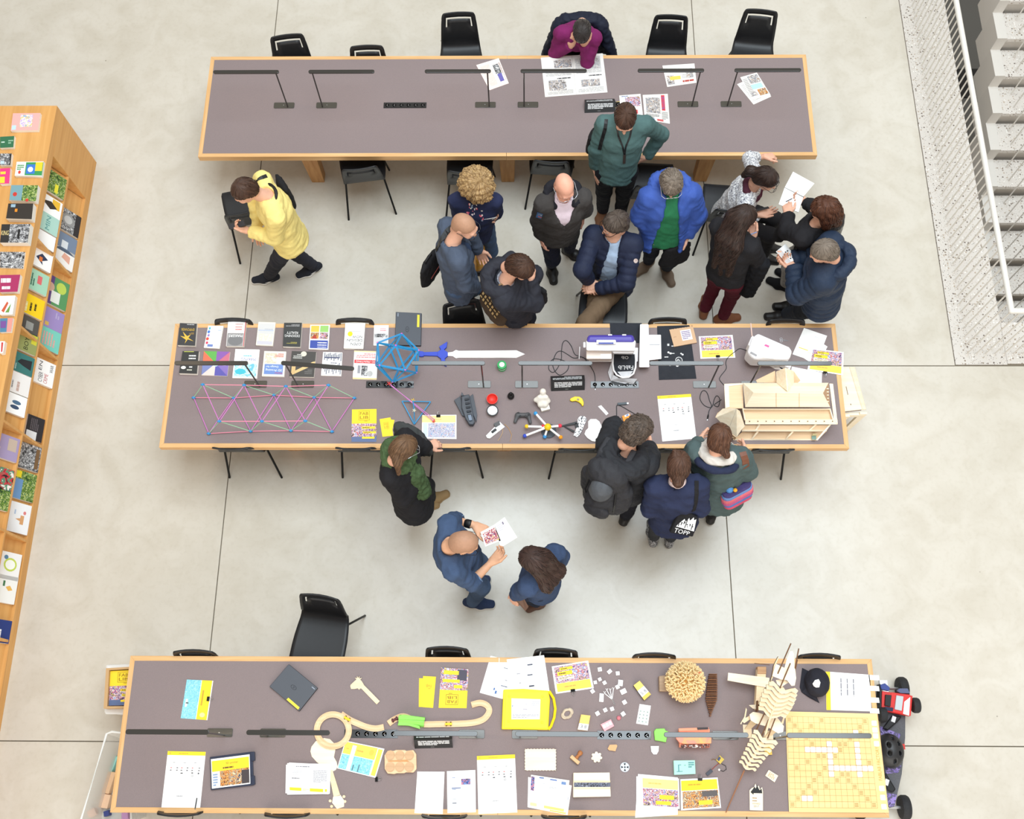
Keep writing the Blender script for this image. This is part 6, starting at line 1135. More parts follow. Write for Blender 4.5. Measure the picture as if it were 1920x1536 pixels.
t = thing('mini_chair','tiny striped toy chair at the foot of the plywood house','toy',P(*z8((1250,1250))[0],ZT)); MB().box((0,.005,.03),(.035,.03,.004)).build('seat',C(120,150,140),t); MB().box((0,.022,.05),(.035,.004,.04)).build('backrest',C(206,196,150),t)
for sx in (-1,1):
    for sy in (-1,1): MB().box((sx*.014,.005+sy*.012,.015),(.004,.004,.03)).build('leg',PLY,t)
# ---- plywood stool at the table end
b0 = P(*z8((1660,760))[0],.45); t = thing('plywood_stool','plywood slot-together stool at the right end of the middle table','stool',A3(b0[0],b0[1],0)); b0 = A3(b0[0],b0[1],0); c_ = lambda x,y,z: P(*z8((x,y))[0],z)-b0
MB().prism([tuple(c_(*p,.45)[:2]) for p in ((1475,530),(1610,526),(1738,950),(1560,970))],.43,.45,0,1).build('seat',[PL2,PLYEDGE],t)
for i in range(4): a = [c_(1618+14*i,526,.448),c_(1750+8*i,950,.448)]; MB().tube([A3(*a[0][:2],.446),A3(*a[1][:2],.446)],.008,4).build('side_lamella',PL2,t)
for (x,y) in ((1755,985),(1580,1010)): q = c_(x,y,.43); MB().hexa([(q[0]-.045,q[1]-.01,0),(q[0]-.0,q[1]-.01,0),(q[0]-.0,q[1]+.01,0),(q[0]-.045,q[1]+.01,0)],[(q[0]-.03,q[1]-.01,.43),(q[0]+.03,q[1]-.01,.43),(q[0]+.03,q[1]+.01,.43),(q[0]-.03,q[1]+.01,.43)]).build('leg',PL2,t)
q = c_(1660,1000,.40); MB().box((q[0],q[1],.39),(.16,.02,.05)).build('rail',PL2,t); q2 = c_(1560,540,.42); MB().box((q2[0],q2[1],.21),(.1,.02,.42)).build('leg',PL2,t)
MB().box((c_(1590,760,.451)[0],c_(1590,760,.451)[1],.4506),(.005,.075,.0008),0,.1).build('slot',PLYEDGE,t); MB().box((c_(1628,898,.451)[0],c_(1628,898,.451)[1],.4506),(.006,.012,.0008),0,.1).build('slot',PLYEDGE,t)
# ================================================================ NEAR TABLE
a3 = Z(150,1090,3.4434); b3 = Z(520,1210,4.5714); c3 = Z(880,1210,4.7125); d3 = Z(1180,1200,4.572); e3 = Z(1360,1190,4.44)
POOL = [('r',.0,.0,.56,1,PH_BLUE),('r',.58,.0,.97,1,YEL),('l',.66,.2,.76,.9,1,(190,150,50)),('o',.78,.12,.10,.06,(240,226,150)),('r',.08,.3,.16,.5,(230,238,240)),('r',.1,.38,.2,.42,(90,110,110))]
sheet('flyer','blue and yellow clipped flyer left of the laptop on the near table','flyer',norm_(a3((690,635),(860,643),(822,897),(650,885))),.002,ZT,WHITE,POOL)
clip(*a3((828,760))[0],86,'binder clip on the blue and yellow flyer at the left')
laptop('closed graphite laptop lying askew on the near table',[a3((1347,535))[0],a3((1222,680))[0],a3((1415,840))[0],a3((1535,690))[0]],('r',.06,.02,.07,.03,(84,88,96)),(.5,.5))
lp = [o for o in COL.objects if o.get('label','').startswith('closed graphite laptop lying')][0]; w_ = [P(*q,ZT+.0235)-np.array(lp.location) for q in a3((1333,765),(1345,752),(1418,815),(1408,830))]; MB().add(w_[::-1],[(0,1,2,3)]).build('sticker',C(238,218,70),lp)
cutout('giraffe_cutout','flat wooden giraffe head and neck','cutout',b3((625,352),(628,340),(665,305),(678,295),(664,278),(682,284),(684,262),(692,282),(706,264),(702,286),(726,280),(710,296),(722,306),(745,345),(800,400),(878,480),(852,508),(720,372),(708,372),(702,384),(690,370),(660,376),(632,376)),.006)
# wooden track
BEECH = wood_mat('beech',(226,188,146),(238,206,168),0,4.)
def track(name,label,px,w=.042,th=.014,closed=False,lift=0.):
    pts = [P(a,b,ZT+th+lift) for a,b in px]; n = len(pts); out = []
    rng = range(n) if closed else range(n-1)
    for i in rng:
        g = (lambda k: pts[k % n]) if closed else (lambda k: pts[min(max(k,0),n-1)]); p0,p1,p2,p3 = g(i-1),g(i),g(i+1),g(i+2)
        for t in np.linspace(0,1,5,endpoint=False): out.append(.5*(2*p1+(p2-p0)*t+(2*p0-5*p1+4*p2-p3)*t*t+(3*p1-p0-3*p2+p3)*t**3))
    if not closed: out.append(pts[-1])
    base = A3(*pts[0][:2],ZT+lift); K = len(out); prof = ((-.5,0),(.5,0),(.5,1),(.40,1),(.38,.75),(.24,.75),(.22,1),(-.22,1),(-.24,.75),(-.38,.75),(-.40,1),(-.5,1)); rows = []
    for i,p in enumerate(out):
        a,b = (out[i-1],out[(i+1) % K]) if closed else (out[max(i-1,0)],out[min(i+1,K-1)]); t = unit((b-a)*A3(1,1,0)); s = A3(-t[1],t[0],0)
        rows.append([A3(p[0],p[1],ZT+lift)-base+s*w*u+A3(0,0,th*v) for u,v in prof])
    if closed: rows.append(rows[0])
    mb = MB().grid(rows,close_u=True)
    if not closed: k = 12*(K-1); mb.f += [tuple(range(12)),tuple(k+11-j for j in range(12))]; mb.m += [0,0]
    o = mb.build(name,BEECH,None,base); bpy.context.view_layer.update(); tag(o,label,'toy track','wooden toy track pieces'); return o
cc = b3((475,730))[0]; track('track_ring','ring of wooden toy track',[(cc[0]+30*math.cos(i*.3927),cc[1]+30*math.sin(i*.3927)) for i in range(16)],closed=True,lift=.007)
track('track_piece','wavy wooden track leaving the ring',b3((545,590),(620,640),(690,672),(760,700),(840,715),(912,702)),lift=0.)
track('track_piece','long wooden track with a hook end and a green tunnel',b3((952,672),(1010,632),(1080,610),(1160,640),(1240,676),(1400,676),(1540,674),(1680,664),(1770,632),(1815,570),(1800,520),(1740,494),(1664,512)))
def toycar(x,y,ang,col,label):
    t = thing('toy_car',label,'toy car',P(*b3((x,y))[0],ZT+.014),math.radians(ang),'little cars on the wooden track'); MB().box((0,0,.008),(.05,.018,.010)).build('body',col,t,bevel=.003); MB().box((-.002,0,.016),(.024,.015,.008)).build('cabin',col,t,bevel=.003)
    for sx in (-.016,.016):
        for sy in (-.011,.011): MB().lathe([(.005,-.003),(.005,.003)],10,M=Matrix.Rotation(math.pi/2,3,'X')).build('wheel',BLACK,t,(sx,sy,.005))
toycar(600,630,-28,C(240,204,40,.35),'yellow toy car where the track leaves the ring'); toycar(1008,637,26,C(92,34,34,.35),'dark red toy car left of the green tunnel'); toycar(1468,676,2,C(240,204,40,.35),'yellow toy car on the straight track right of the tunnel')
t = thing('track_tunnel','bright green tunnel over the wooden track','tunnel',P(*b3((1155,650))[0],ZT),-.1); LG = mat('lime_print',(138,214,92),.45)
ar_ = [(.036*math.cos(a),.045*math.sin(a)) for a in np.linspace(0,math.pi,9)]; mb = MB(); rows = [[(x,y,max(z,0)) for y,z in ar_] for x in (-.092,-.03,.03,.092)]; mb.grid(rows); rows = [[(x,y*.9,max(z*.92,0)) for y,z in ar_][::-1] for x in (-.092,.092)]; mb.grid(rows); mb.build('arch',LG,t,smooth='auto'); MB().prism([(-.095,.0),(.095,.012),(.095,.03),(-.06,.036),(-.095,.025)],.044,.05).build('roof',LG,t,bevel=.002); MB().prism([(-.095,-.042),(-.02,-.035),(.07,-.05),(.06,-.028),(-.09,-.01)],.03,.036).build('flap',LG,t,bevel=.002)
sheet('leaflet','lower yellow leaflet of the pair beside the FAB LIB brochure','leaflet',flip(b3((1215,283),(1262,284),(1330,530),(1212,530))),.0015,ZT,YEL)
sheet('leaflet','upper yellow leaflet beside the upside-down FAB LIB brochure','leaflet',flip(b3((1250,264),(1360,270),(1335,538),(1228,530))),.0015,ZT+.002,YEL,fablib((190,150,40),.3,.18,.75,.42) and [('t',.3,.26,.7,.36,'FAB',(190,150,40)),('l',.35,.38,.65,.41,1,(190,150,40))])
sheet('brochure','FAB LIB brochure lying upside down with its yellow half towards the camera','brochure',flip(b3((1405,192),(1640,208),(1622,540),(1382,537))),.004,ZT,YEL,[('r',0,0,1,.55,PH_PARTY),('r',.05,.02,.4,.3,(74,70,84)),('r',.35,.06,.9,.16,YEL),('r',.3,.28,.92,.36,YEL),('r',.2,.42,.5,.5,YEL)]+fablib((140,104,30),.32,.66,.76,.92))
# ukulele
t0 = b3((400,940))[0]; b0 = P(*t0,ZT); t = thing('ukulele_cutout','flat pale wooden ukulele shape with tuning pegs','cutout',b0)
pl(t,'body',b3((283,910),(292,870),(330,822),(400,796),(450,805),(490,845),(497,895),(485,960),(508,1000),(516,1040),(500,1070),(470,1085),(430,1080),(390,1040),(340,1005),(295,955)),.005,.005,PL2,b0); pl(t,'neck',b3((436,1075),(472,1070),(540,1290),(482,1300)),.007,.007,PLY,b0); pl(t,'headstock',b3((478,1298),(540,1282),(572,1330),(572,1385),(510,1404),(468,1350)),.007,.007,PL2,b0)
for x,y in ((452,1335),(464,1382),(570,1298),(578,1340)): pl(t,'peg',[(q[0],q[1]) for q in ngon(b3((x,y))[0],2.9,8)],.008,.006,PLY,b0)
for i,(px,lb) in enumerate(((b3((74,1025),(450,1040),(438,1278),(70,1270)),'lowest sheet of the printed stack over the ukulele'),(b3((100,1006),(452,1024),(446,1276),(84,1282)),'middle sheet of the printed stack over the ukulele'),(b3((84,1012),(458,1018),(450,1272),(92,1250)),'top printed sheet with a yellow footer over the ukulele'))):
    sheet('paper',lb,'paper',norm_(px),.0012,ZT+.008+.0016*i,WHITE,[('r',.04,.03,.32,.14,YEL),('r',.52,.03,.84,.14,YEL),('l',.34,.04,.5,.12,2,(240,220,140)),('l',.2,.86,.72,.92,1,(140,140,150)),('l',.6,.35,.92,.78,9,(170,170,178)),('l',.1,.44,.4,.5,1,(130,130,138)),('l',.12,.6,.34,.75,3,(200,200,206)),('r',.88,.05,.93,.14,YEL)] if i == 2 else [])
sheet('flyer','pool-blue and yellow flyer overlapping the ring of track','flyer',norm_(b3((582,818),(918,888),(842,1138),(512,1056))),.002,ZT+.006,WHITE,[('r',.02,.56,.84,.97,(252,218,90)),('r',.02,.03,.82,.54,PH_BLUE),('r',.86,.05,.97,.95,(252,218,90)),('r',.22,.03,.32,.9,(244,246,244)),('l',.36,.70,.62,.80,1,(214,170,80)),('r',.36,.05,.39,.25,(90,130,140)),('r',.5,.05,.53,.3,(90,130,140)),('l',.08,.72,.2,.78,1,(214,170,80)),('o',.72,.78,.06,.1,(236,196,80))])
clip(*b3((850,1150))[0],96,'binder clip on the lower corner of the blue flyer')
# egg tray
b0 = P(*b3((1055,1000))[0],ZT); t = thing('wooden_tray','pale wooden tray with six round hollows','tray',b0,0); ol = b3((918,945),(945,905),(1000,905),(1015,898),(1090,898),(1105,905),(1165,898),(1190,935),(1192,1060),(1165,1092),(1100,1090),(1085,1098),(1020,1098),(1000,1105),(945,1100),(920,1060)); pl(t,'block',ol,.035,.035,BEECH,b0,0,.004)
for i,x in enumerate((968,1050,1132)):
    for y in (945,1045): q = P(*b3((x,y))[0],ZT+.036)-b0; MB().lathe([(.034,0),(.034,.002),(.030,.002),(.026,-.0005+.001),(.004,.0004)],20).build('hollow',wood_mat('beech_deep',(196,158,120),(212,176,138),0,4.),t,A3(q[0],q[1],.0352))
pl(t,'groove',b3((945,990),(1110,982),(1132,1000),(950,998)),.0366,.0012,C(206,150,96),b0,.0352,0)
sheet('paper','blank white sheet at the near edge','paper',norm_(b3((1200,1083),(1433,1085),(1418,1448),(1176,1440))),.0012,ZT+.0015,WHITE,[('l',.2,.62,.75,.66,1,(250,244,214))])
sheet('paper','white sheet with a small blue photo at the near edge','paper',norm_(b3((1453,1080),(1697,1070),(1702,1432),(1458,1440))),.0012,ZT+.0015,WHITE,[('r',.50,.66,.82,.80,ramp_mat('photo_night_blue',[(40,60,120),(70,110,180),(200,130,150),(40,50,90),(110,150,210)],60.)),('l',.18,.82,.36,.85,1,(110,140,190)),('r',.16,.575,.48,.595,(70,96,150)),('l',.18,.54,.4,.57,1,(110,130,170)),('l',.18,.32,.44,.34,1,(170,176,186)),('r',.18,.22,.32,.24,(90,100,120)),('r',.52,.4,.8,.62,(240,244,252))])
sheet('calendar_sheet','tall calendar page with a yellow header, centre of the near edge','paper',norm_(c3((67,980),(403,965),(424,1478),(80,1492))),.0012,ZT+.0015,WHITE,calendar())
sheet('calendar_sheet','tall calendar page with a yellow header at the left, pen on its foot','paper',norm_(a3((567,1097),(812,1102),(775,1468),(525,1465))),.0012,ZT,WHITE,calendar())
t = thing('pen','slim dark pen on the foot of the left calendar page','pen',P(*a3((750,1435))[0],ZT+.0012),math.radians(86)); MB().tube([(-.032,0,.004),(.036,0,.004)],.0038,8).build('barrel',C(50,48,48),t); MB().tube([(-.042,0,.004),(-.032,0,.004)],[.001,.0036],8).build('tip',CHROME,t)
# screen / printed sign in a dark stand
b0 = P(*a3((970,1225))[0],ZT); t = thing('framed_sign','printed sign in a dark blue frame reading 3D printer','sign',b0); NVF = C(44,50,70,.35); pl(t,'frame',a3((838,1135),(1112,1100),(1120,1318),(845,1350)),.02,.02,NVF,b0,0,.003)
q = [P(*p,ZT+.0212)-b0 for p in a3((852,1340),(1100,1308),(1095,1118),(845,1150))]; MB().hexa([v-A3(0,0,.001) for v in q],q).build('page',WHITE,t); pm,ms = prints(q,[('r',.02,.56,.98,.93,YEL),('t',.38,.74,.7,.84,'3D printer',(120,90,40)),('l',.3,.60,.76,.70,1,(120,90,40)),('r',.22,.04,.98,.56,PH_WARM),('r',.78,.04,.98,.5,(70,62,64)),('r',.02,.04,.2,.55,(230,226,220)),('l',.04,.06,.16,.5,5,(120,150,190))],A3(0,0,1.)); pm.build('print',ms,t)
for y in (1130,1285): pl(t,'clasp',a3((1098,y-28),(1125,y-30),(1128,y+28),(1102,y+32)),.028,.026,NVF,b0,0,.003)
# ---- papers and yellow board
sheet('paper','large white sheet with blue lettering, left of the two by the yellow board','paper',flip(c3((188,94),(480,165),(400,505),(92,420))),.0012,ZT,WHITE,[('l',.42,.20,.60,.24,1,(110,116,130)),('l',.35,.5,.45,.54,1,(150,150,160)),('l',.3,.66,.62,.70,1,(90,100,130)),('r',.55,.84,.6,.92,(70,110,170)),('r',.62,.78,.66,.84,(70,110,170))])
sheet('paper','large white sheet, right of the two under the yellow board','paper',flip(c3((330,126),(660,88),(708,405),(380,450))),.0012,ZT+.0016,WHITE,[('r',.34,.20,.48,.235,(70,74,96)),('r',.38,.48,.52,.51,(70,74,96)),('r',.38,.78,.52,.82,(70,74,96)),('l',.7,.4,.86,.45,1,(150,150,160)),('l',.72,.66,.8,.7,1,(150,150,160))])
b0 = P(*c3((505,570))[0],ZT); t = thing('drawing_board','bright yellow magnetic drawing board with carry handle','toy',b0); YB = C(246,216,24,.4)
pl(t,'case',c3((300,392),(480,386),(700,402),(712,480),(698,748),(285,742)),.034,.034,YB,b0,0,.006); hp_ = [P(*p,ZT+.02)-b0 for p in c3((705,405),(745,470),(760,560),(750,640),(722,715),(698,745))]; MB().tube(hp_,.010,8).build('handle',YB,t,smooth='auto')
pl(t,'raised_face',c3((322,408),(690,412),(688,735),(308,730)),.038,.004,YB,b0,.034,.002)
q = [P(*p,ZT+.0385)-b0 for p in c3((372,655),(622,655),(628,478),(372,470))]; MB().hexa([v-A3(0,0,.002) for v in q],q).build('screen',WHITE,t); pm,ms = prints(q,[('l',.04,.06,.96,.26,3,(170,170,180)),('l',.40,.46,.66,.52,1,(140,130,150)),('l',.7,.66,.98,.9,3,(190,190,200)),('p',[(.03,.6),(.06,.64),(.04,.68),(.01,.62)],(90,130,190)),('l',.5,.7,.56,.78,1,(170,170,180))],A3(0,0,1.)); pm.build('drawing',ms,t)
for x,y in ((352,452),(648,452),(348,672),(642,682)): MB().lathe([(.009,0),(.009,.003),(.006,.004)],14).build('stud',YB,t,P(*c3((x,y))[0],ZT+.038)-b0)
sheet('flyer','clipped colourful flyer above the flower-shaped ring','flyer',norm_(c3((728,188),(1050,136),(1100,380),(765,430))),.002,ZT,WHITE,flyer()); clip(*c3((915,400))[0],8,'binder clip on the flyer above the flower-shaped ring')
# flower ring
b0 = P(*c3((865,605))[0],ZT); mb = MB(); n = 48; ro = [];
for i in range(n): a = i*2*math.pi/n; ro.append((a,.034*(1+.34*max(0,math.cos(2*(a-.6)))**.6+.02)))
rows = [[(r*s_*math.cos(a),r*s_*math.sin(a),z) for a,r in ro] for s_,z in ((1.0,.0),(1.04,.012),(.86,.02),(.56,.012),(.5,.0))]; mb.grid(rows+[rows[0]],close_u=True); tag(mb.build('flower_ring',mat('linen_print',(206,190,168),.8,var=.1,vscale=90),None,b0),'beige flower-shaped ring beside the yellow drawing board','ornament')
def card_box(px,label,th,col,items,side=None): return sheet('small_box',label,'box',norm_(px),th,ZT,col,items,side,bevel=.001)
card_box(c3((988,612),(1070,622),(1045,755),(958,745)),'small orange box with number cubes at the lamp bar',.03,C(240,200,110),[('r',.0,.0,1,.42,(244,244,244)),('t',.2,.12,.42,.34,'3',(90,90,96)),('r',.48,.08,.5,.38,(120,120,126)),('t',.6,.12,.82,.34,'8',(90,90,96))])
card_box(c3((1450,355),(1505,313),(1605,435),(1545,487)),'small yellow and black flip box with digits',.03,C(244,206,110),[('r',.0,.0,1,.62,(245,245,245)),('r',.0,.0,1,.2,(238,196,90)),('t',.15,.28,.4,.46,'5',(100,100,106)),('t',.6,.28,.85,.46,'8',(100,100,106))],BLACK)
sheet('keypad_card','white card printed with a calculator keypad','card',norm_(c3((1505,520),(1604,535),(1578,708),(1474,692))),.004,ZT,WHITE,[('r',.4,.76,.75,.92,(226,232,226))]+[('r',.12+.3*i,.08+.17*j,.34+.3*i,.2+.17*j,(206,222,212)) for i in range(3) for j in range(4)]+[('l',.15+.3*i,.1+.17*j,.3+.3*i,.18+.17*j,1,(130,140,140)) for i in range(3) for j in range(4)])
for i,(x,y,a,w) in enumerate(((1152,215,8,34),(1310,250,5,32),(1112,330,10,28),(1152,303,25,28),(1194,333,30,30),(1308,370,25,32),(1088,408,35,32),(1370,505,30,34),(1132,604,30,34),(1200,574,25,32),(1260,564,20,32),(1358,608,35,34))):
    wd_ = w/4.7125/245; o = tag(MB().box((0,0,.006),(wd_,wd_,.012)).build('letter_cube',WPLAST,None,P(*c3((x,y))[0],ZT),bevel=.0015,rz=math.radians(a)),'tiny white cube beside the clipped flyer, '+('farthest','second farthest','fifth farthest','third farthest','sixth farthest','seventh farthest','leftmost','right of the stick bundle','nearest left','second nearest','third nearest','nearest right')[i]+' of the scatter','cube','white letter cubes')
    if i % 3 == 0: MB().box((0,0,.0123),(wd_*.4,wd_*.12,.0004)).build('letter',C(120,120,126),o)
for x,y,a,w,h,lb in ((1238,234,40,38,30,'white cube with a short stem among the letter cubes'),(1334,335,-8,40,50,'taller white tile beside the letter cubes'),(1360,410,25,50,40,'white tile with a side tab right of the stick bundle'),(1167,465,-5,36,68,'upright white tile left of the stick bundle')):
    tag(MB().box((0,0,.006),(w/1155,h/1155,.012)).build('white_tile',WPLAST,None,P(*c3((x,y))[0],ZT),bevel=.001,rz=math.radians(a)),lb,'tile')
t = thing('stick_bundle','bundle of white printed forks tied at one end','bundle',P(*c3((1250,470))[0],ZT)); b0 = np.array(t.location)
for x,y in ((1195,425),(1215,400),(1245,400),(1272,390)):
    q = [P(*c3(p)[0],ZT+.006)-b0 for p in ((1288,530),(1262,480),(x,y))]; MB().tube(q,.0032,6).build('fork',WPLAST,t)
    for s_ in (-1,1): MB().tube([q[2],q[2]+A3(s_*.007,.014,0)],.0022,5).build('tine',WPLAST,t)
card_box(c3((1160,700),(1250,655),(1280,715),(1195,762)),'small pink box with three white windows',.02,C(240,170,178),[('r',.08+.3*i,.35,.32+.3*i,.8,(250,246,246)) for i in range(3)])
tag(MB().lathe([(.012,0),(.016,.006),(.012,.014),(.004,.016)],14).build('bead',C(206,120,130),None,P(*c3((1320,643))[0],ZT),smooth=True),'small pink and white bead by the pink box','bead')
# green bracket, board, stamp, star, etc.
cutout('green_bracket','bright green printed bracket at the end of the socket strip','print',c3((1632,760),(1650,738),(1725,735),(1735,755),(1757,762),(1738,858),(1690,848),(1640,840)),.022,ZT,LG,LG,bevel=.004)
cutout('wooden_biscuit','pale wooden plaque with scalloped edges','plaque',[(x,y) for x,y in c3(*[(490+14*i,914+(6 if i % 2 else 0)) for i in range(20)]+[(768-(6 if i % 2 else 0),920+14*i) for i in range(14)]+[(766-14*i,1110-(6 if i % 2 else 0)) for i in range(20)]+[(488+(6 if i % 2 else 0),1102-14*i) for i in range(14)])],.012,ZT,PL2,C(196,150,110))
t = thing('rubber_stamp','wooden rubber stamp lying on its side','stamp',P(*c3((950,990))[0],ZT),math.radians(-40)); M90 = Matrix.Rotation(math.pi/2,3,'X'); WD = wood_mat('stamp_wood',(160,100,58),(186,124,76),1,6.)
MB().lathe([(.013,0),(.012,.012),(.010,.025),(.018,.045),(.016,.058),(.006,.063)],16,M=Matrix.Rotation(-math.pi/2,3,'X')).build('handle',WD,t,(0,-.01,.019),smooth=True); MB().box((0,-.022,.012),(.075,.024,.024)).build('block',wood_mat('stamp_block',(206,166,120),(220,184,140),0,5.),t,bevel=.002); MB().box((0,-.0355,.012),(.07,.004,.02)).build('rubber',C(150,120,90),t)
cutout('star_cog','small pale star-shaped cog','ornament',[(q[0],q[1]) for q in sum([[ (c3((1125,990))[0][0]+(10.5 if j < 2 else 7.6)*math.cos(i*.898+j*.3),c3((1125,990))[0][1]+(10.5 if j < 2 else 7.6)*math.sin(i*.898+j*.3)) for j in range(3)] for i in range(7)],[])],.01,ZT,PL2,C(190,170,140))
cutout('wood_chip','small tan wooden chip above the disc','chip',c3((1222,915),(1240,880),(1300,878),(1308,890),(1290,938),(1262,932),(1235,930)),.012,ZT,C(214,168,120),C(160,110,70))
cutout('pocket_shape','small white pocket-shaped piece','print',c3((1603,892),(1675,892),(1672,935),(1655,965),(1628,966),(1608,940)),.008,ZT,WPLAST,C(180,180,184))
t = thing('printed_disc','small pale disc with a dark cross mark','disc',P(*c3((1373,1078))[0],ZT)); MB().lathe([(.033,0),(.033,.007),(.030,.009)],24).build('disc',C(206,214,226),t); MB().lathe([(.006,.009),(.006,.0095)],10).build('hub',BLK,t)
for i in range(4): w = i*math.pi/2; MB().prism([(math.cos(w)*.012-math.sin(w)*.002,math.sin(w)*.012+math.cos(w)*.002),(math.cos(w)*.026-math.sin(w)*.008,math.sin(w)*.026+math.cos(w)*.008),(math.cos(w)*.026+math.sin(w)*.008,math.sin(w)*.026-math.cos(w)*.008),(math.cos(w)*.012+math.sin(w)*.002,math.sin(w)*.012-math.cos(w)*.002)],.009,.0096).build('mark',BLK,t)
b0 = P(*c3((1083,1232))[0],ZT); t = thing('pencil_box','flat wooden box with a dark strip of small photos','box',b0); pl(t,'case',c3((920,1128),(1240,1125),(1250,1338),(918,1345)),.045,.045,PL2,b0,0,.003); pl(t,'window',c3((925,1214),(1245,1214),(1245,1252),(925,1254)),.0465,.0015,ramp_mat('photo_strip',[(70,76,96),(110,116,136),(54,56,66),(140,146,160)],50.),b0,.0451,0)
for y in (1200,1262): pl(t,'lip',c3((918,y),(1246,y-2),(1246,y+10),(918,y+12)),.048,.003,PLY,b0,.0452,.001)
for i,(px,lb) in enumerate(((c3((520,1165),(545,1142),(890,1200),(870,1480)),'lower blue-printed sheet of the small stack'),(c3((520,1165),(905,1240),(868,1502),(515,1432)),'middle sheet of the small stack left of the wooden box'),(c3((545,1145),(885,1195),(850,1480),(530,1420)),'top sheet with blue corner pictures left of the wooden box'))):
    if i == 0: continue
    sheet('paper',lb,'paper',norm_(px),.0012,ZT+.0016*i,WHITE,[('r',.01,.5,.1,.95,ramp_mat('photo_night_blue',[],60.)),('r',.22,.93,.34,.97,(80,110,170)),('r',.5,.92,.68,.96,(90,120,180)),('r',.8,.84,.92,.93,(110,140,190)),('l',.5,.66,.7,.72,2,(180,180,186)),('l',.3,.76,.42,.8,1,(190,190,196)),('r',.02,.02,.2,.12,(252,232,160)),('r',.4,.02,.95,.1,(252,226,130))] if i == 2 else [('r',.55,.02,.95,.12,(252,222,110)),('r',.9,.5,.98,.6,(200,200,206))])
for i,(px,lb) in enumerate(((d3((75,1150),(415,1180),(415,1500),(50,1525)),'bottom white sheet under the left of the paired flyers'),(d3((60,1170),(400,1200),(410,1480),(60,1490)),'upper white sheet under the left of the paired flyers'))): sheet('paper',lb,'paper',norm_(px),.0012,ZT+.0015+.0016*i,WHITE)
TF = [('r',.05,.62,.97,.93,(252,226,140)),('l',.2,.74,.78,.82,1,(224,186,100)),('r',.05,.05,.97,.60,PH_PARTY),('r',.48,.28,.86,.42,YEL),('r',.38,.10,.78,.22,YEL)]
sheet('flyer','left of the paired flyers, with a pale yellow heading','flyer',norm_(d3((95,1165),(425,1190),(432,1450),(105,1430))),.0012,ZT+.005,WHITE,TF)
sheet('flyer','right of the paired flyers, with a strong yellow heading and clip','flyer',norm_(d3((437,1196),(757,1180),(787,1441),(443,1463))),.002,ZT+.004,WHITE,[('r',.02,.62,.97,.95,(246,216,40)),('l',.2,.76,.78,.85,1,(200,160,40)),('r',.05,.05,.97,.60,PH_WARM),('r',.55,.4,.95,.58,(90,84,84)),('r',.45,.14,.8,.28,YEL)]); clip(*d3((605,1198))[0],180,'binder clip on the strong yellow flyer at the near edge')
# teal box, orange car, electronics
card_box(d3((380,1035),(562,1032),(568,1150),(385,1158)),'flat mint green box with line drawings',.03,C(170,222,206),[('r',.12,.2,.4,.24,(70,130,150)),('r',.2,.2,.24,.7,(70,130,150)),('r',.2,.66,.34,.7,(70,130,150)),('l',.68,.45,.95,.9,3,(80,140,150)),('r',.48,.62,.56,.68,(120,180,176))])
b0 = P(*d3((550,840))[0],ZT); t = thing('cardboard_car','orange printed cardboard car model under the lamp bar','model',b0); OR = C(238,150,120); pl(t,'body',d3((425,765),(690,765),(690,925),(432,922)),.05,.05,OR,b0,0,.004); pl(t,'roof',d3((395,820),(560,822),(703,818),(703,888),(470,892),(430,880),(405,850)),.075,.025,ramp_mat('orange_fade',[(240,150,130),(242,166,120),(244,180,110)],6.),b0,.05,.003); pl(t,'bonnet',d3((423,758),(680,750),(682,778),(425,784)),.06,.01,OR,b0,.05,.002)
pl(t,'grille',d3((440,896),(688,894),(686,924),(440,926)),.053,.003,ramp_mat('car_details',[(40,36,38),(150,80,60),(60,50,52),(210,200,196)],60.),b0,.0502,0); pl(t,'headlamp',d3((580,752),(675,750),(678,768),(585,772)),.064,.004,C(50,44,46),b0,.06,0)
b0 = P(*d3((745,1080))[0],ZT); t = thing('battery_circuit','small battery circuit with motor and thin wires','gadget',b0); pl(t,'battery',d3((745,1030),(775,990),(815,1025),(780,1065)),.016,.016,C(206,180,80),b0); pl(t,'cell',d3((752,1025),(770,1000),(785,1012),(768,1040)),.02,.006,C(60,70,110),b0,.016); pl(t,'switch',d3((655,1145),(700,1105),(718,1128),(672,1168)),.014,.014,C(70,74,84),b0)
for m,pts in ((C(150,60,50),((768,1060),(735,1085),(705,1115))),(C(120,90,60),((745,1030),(720,1022),(703,1030))),(BLK,((790,1062),(825,1080),(832,1110),(805,1128),(772,1115)))): MB().tube([P(*d3(p)[0],ZT+.004)-b0 for p in pts],.0022,5).build('wire',m,t)
MB().ball((0,0,.008),.009,n=10).build('motor',C(226,222,220),t,P(*d3((768,1114))[0],ZT)-b0)
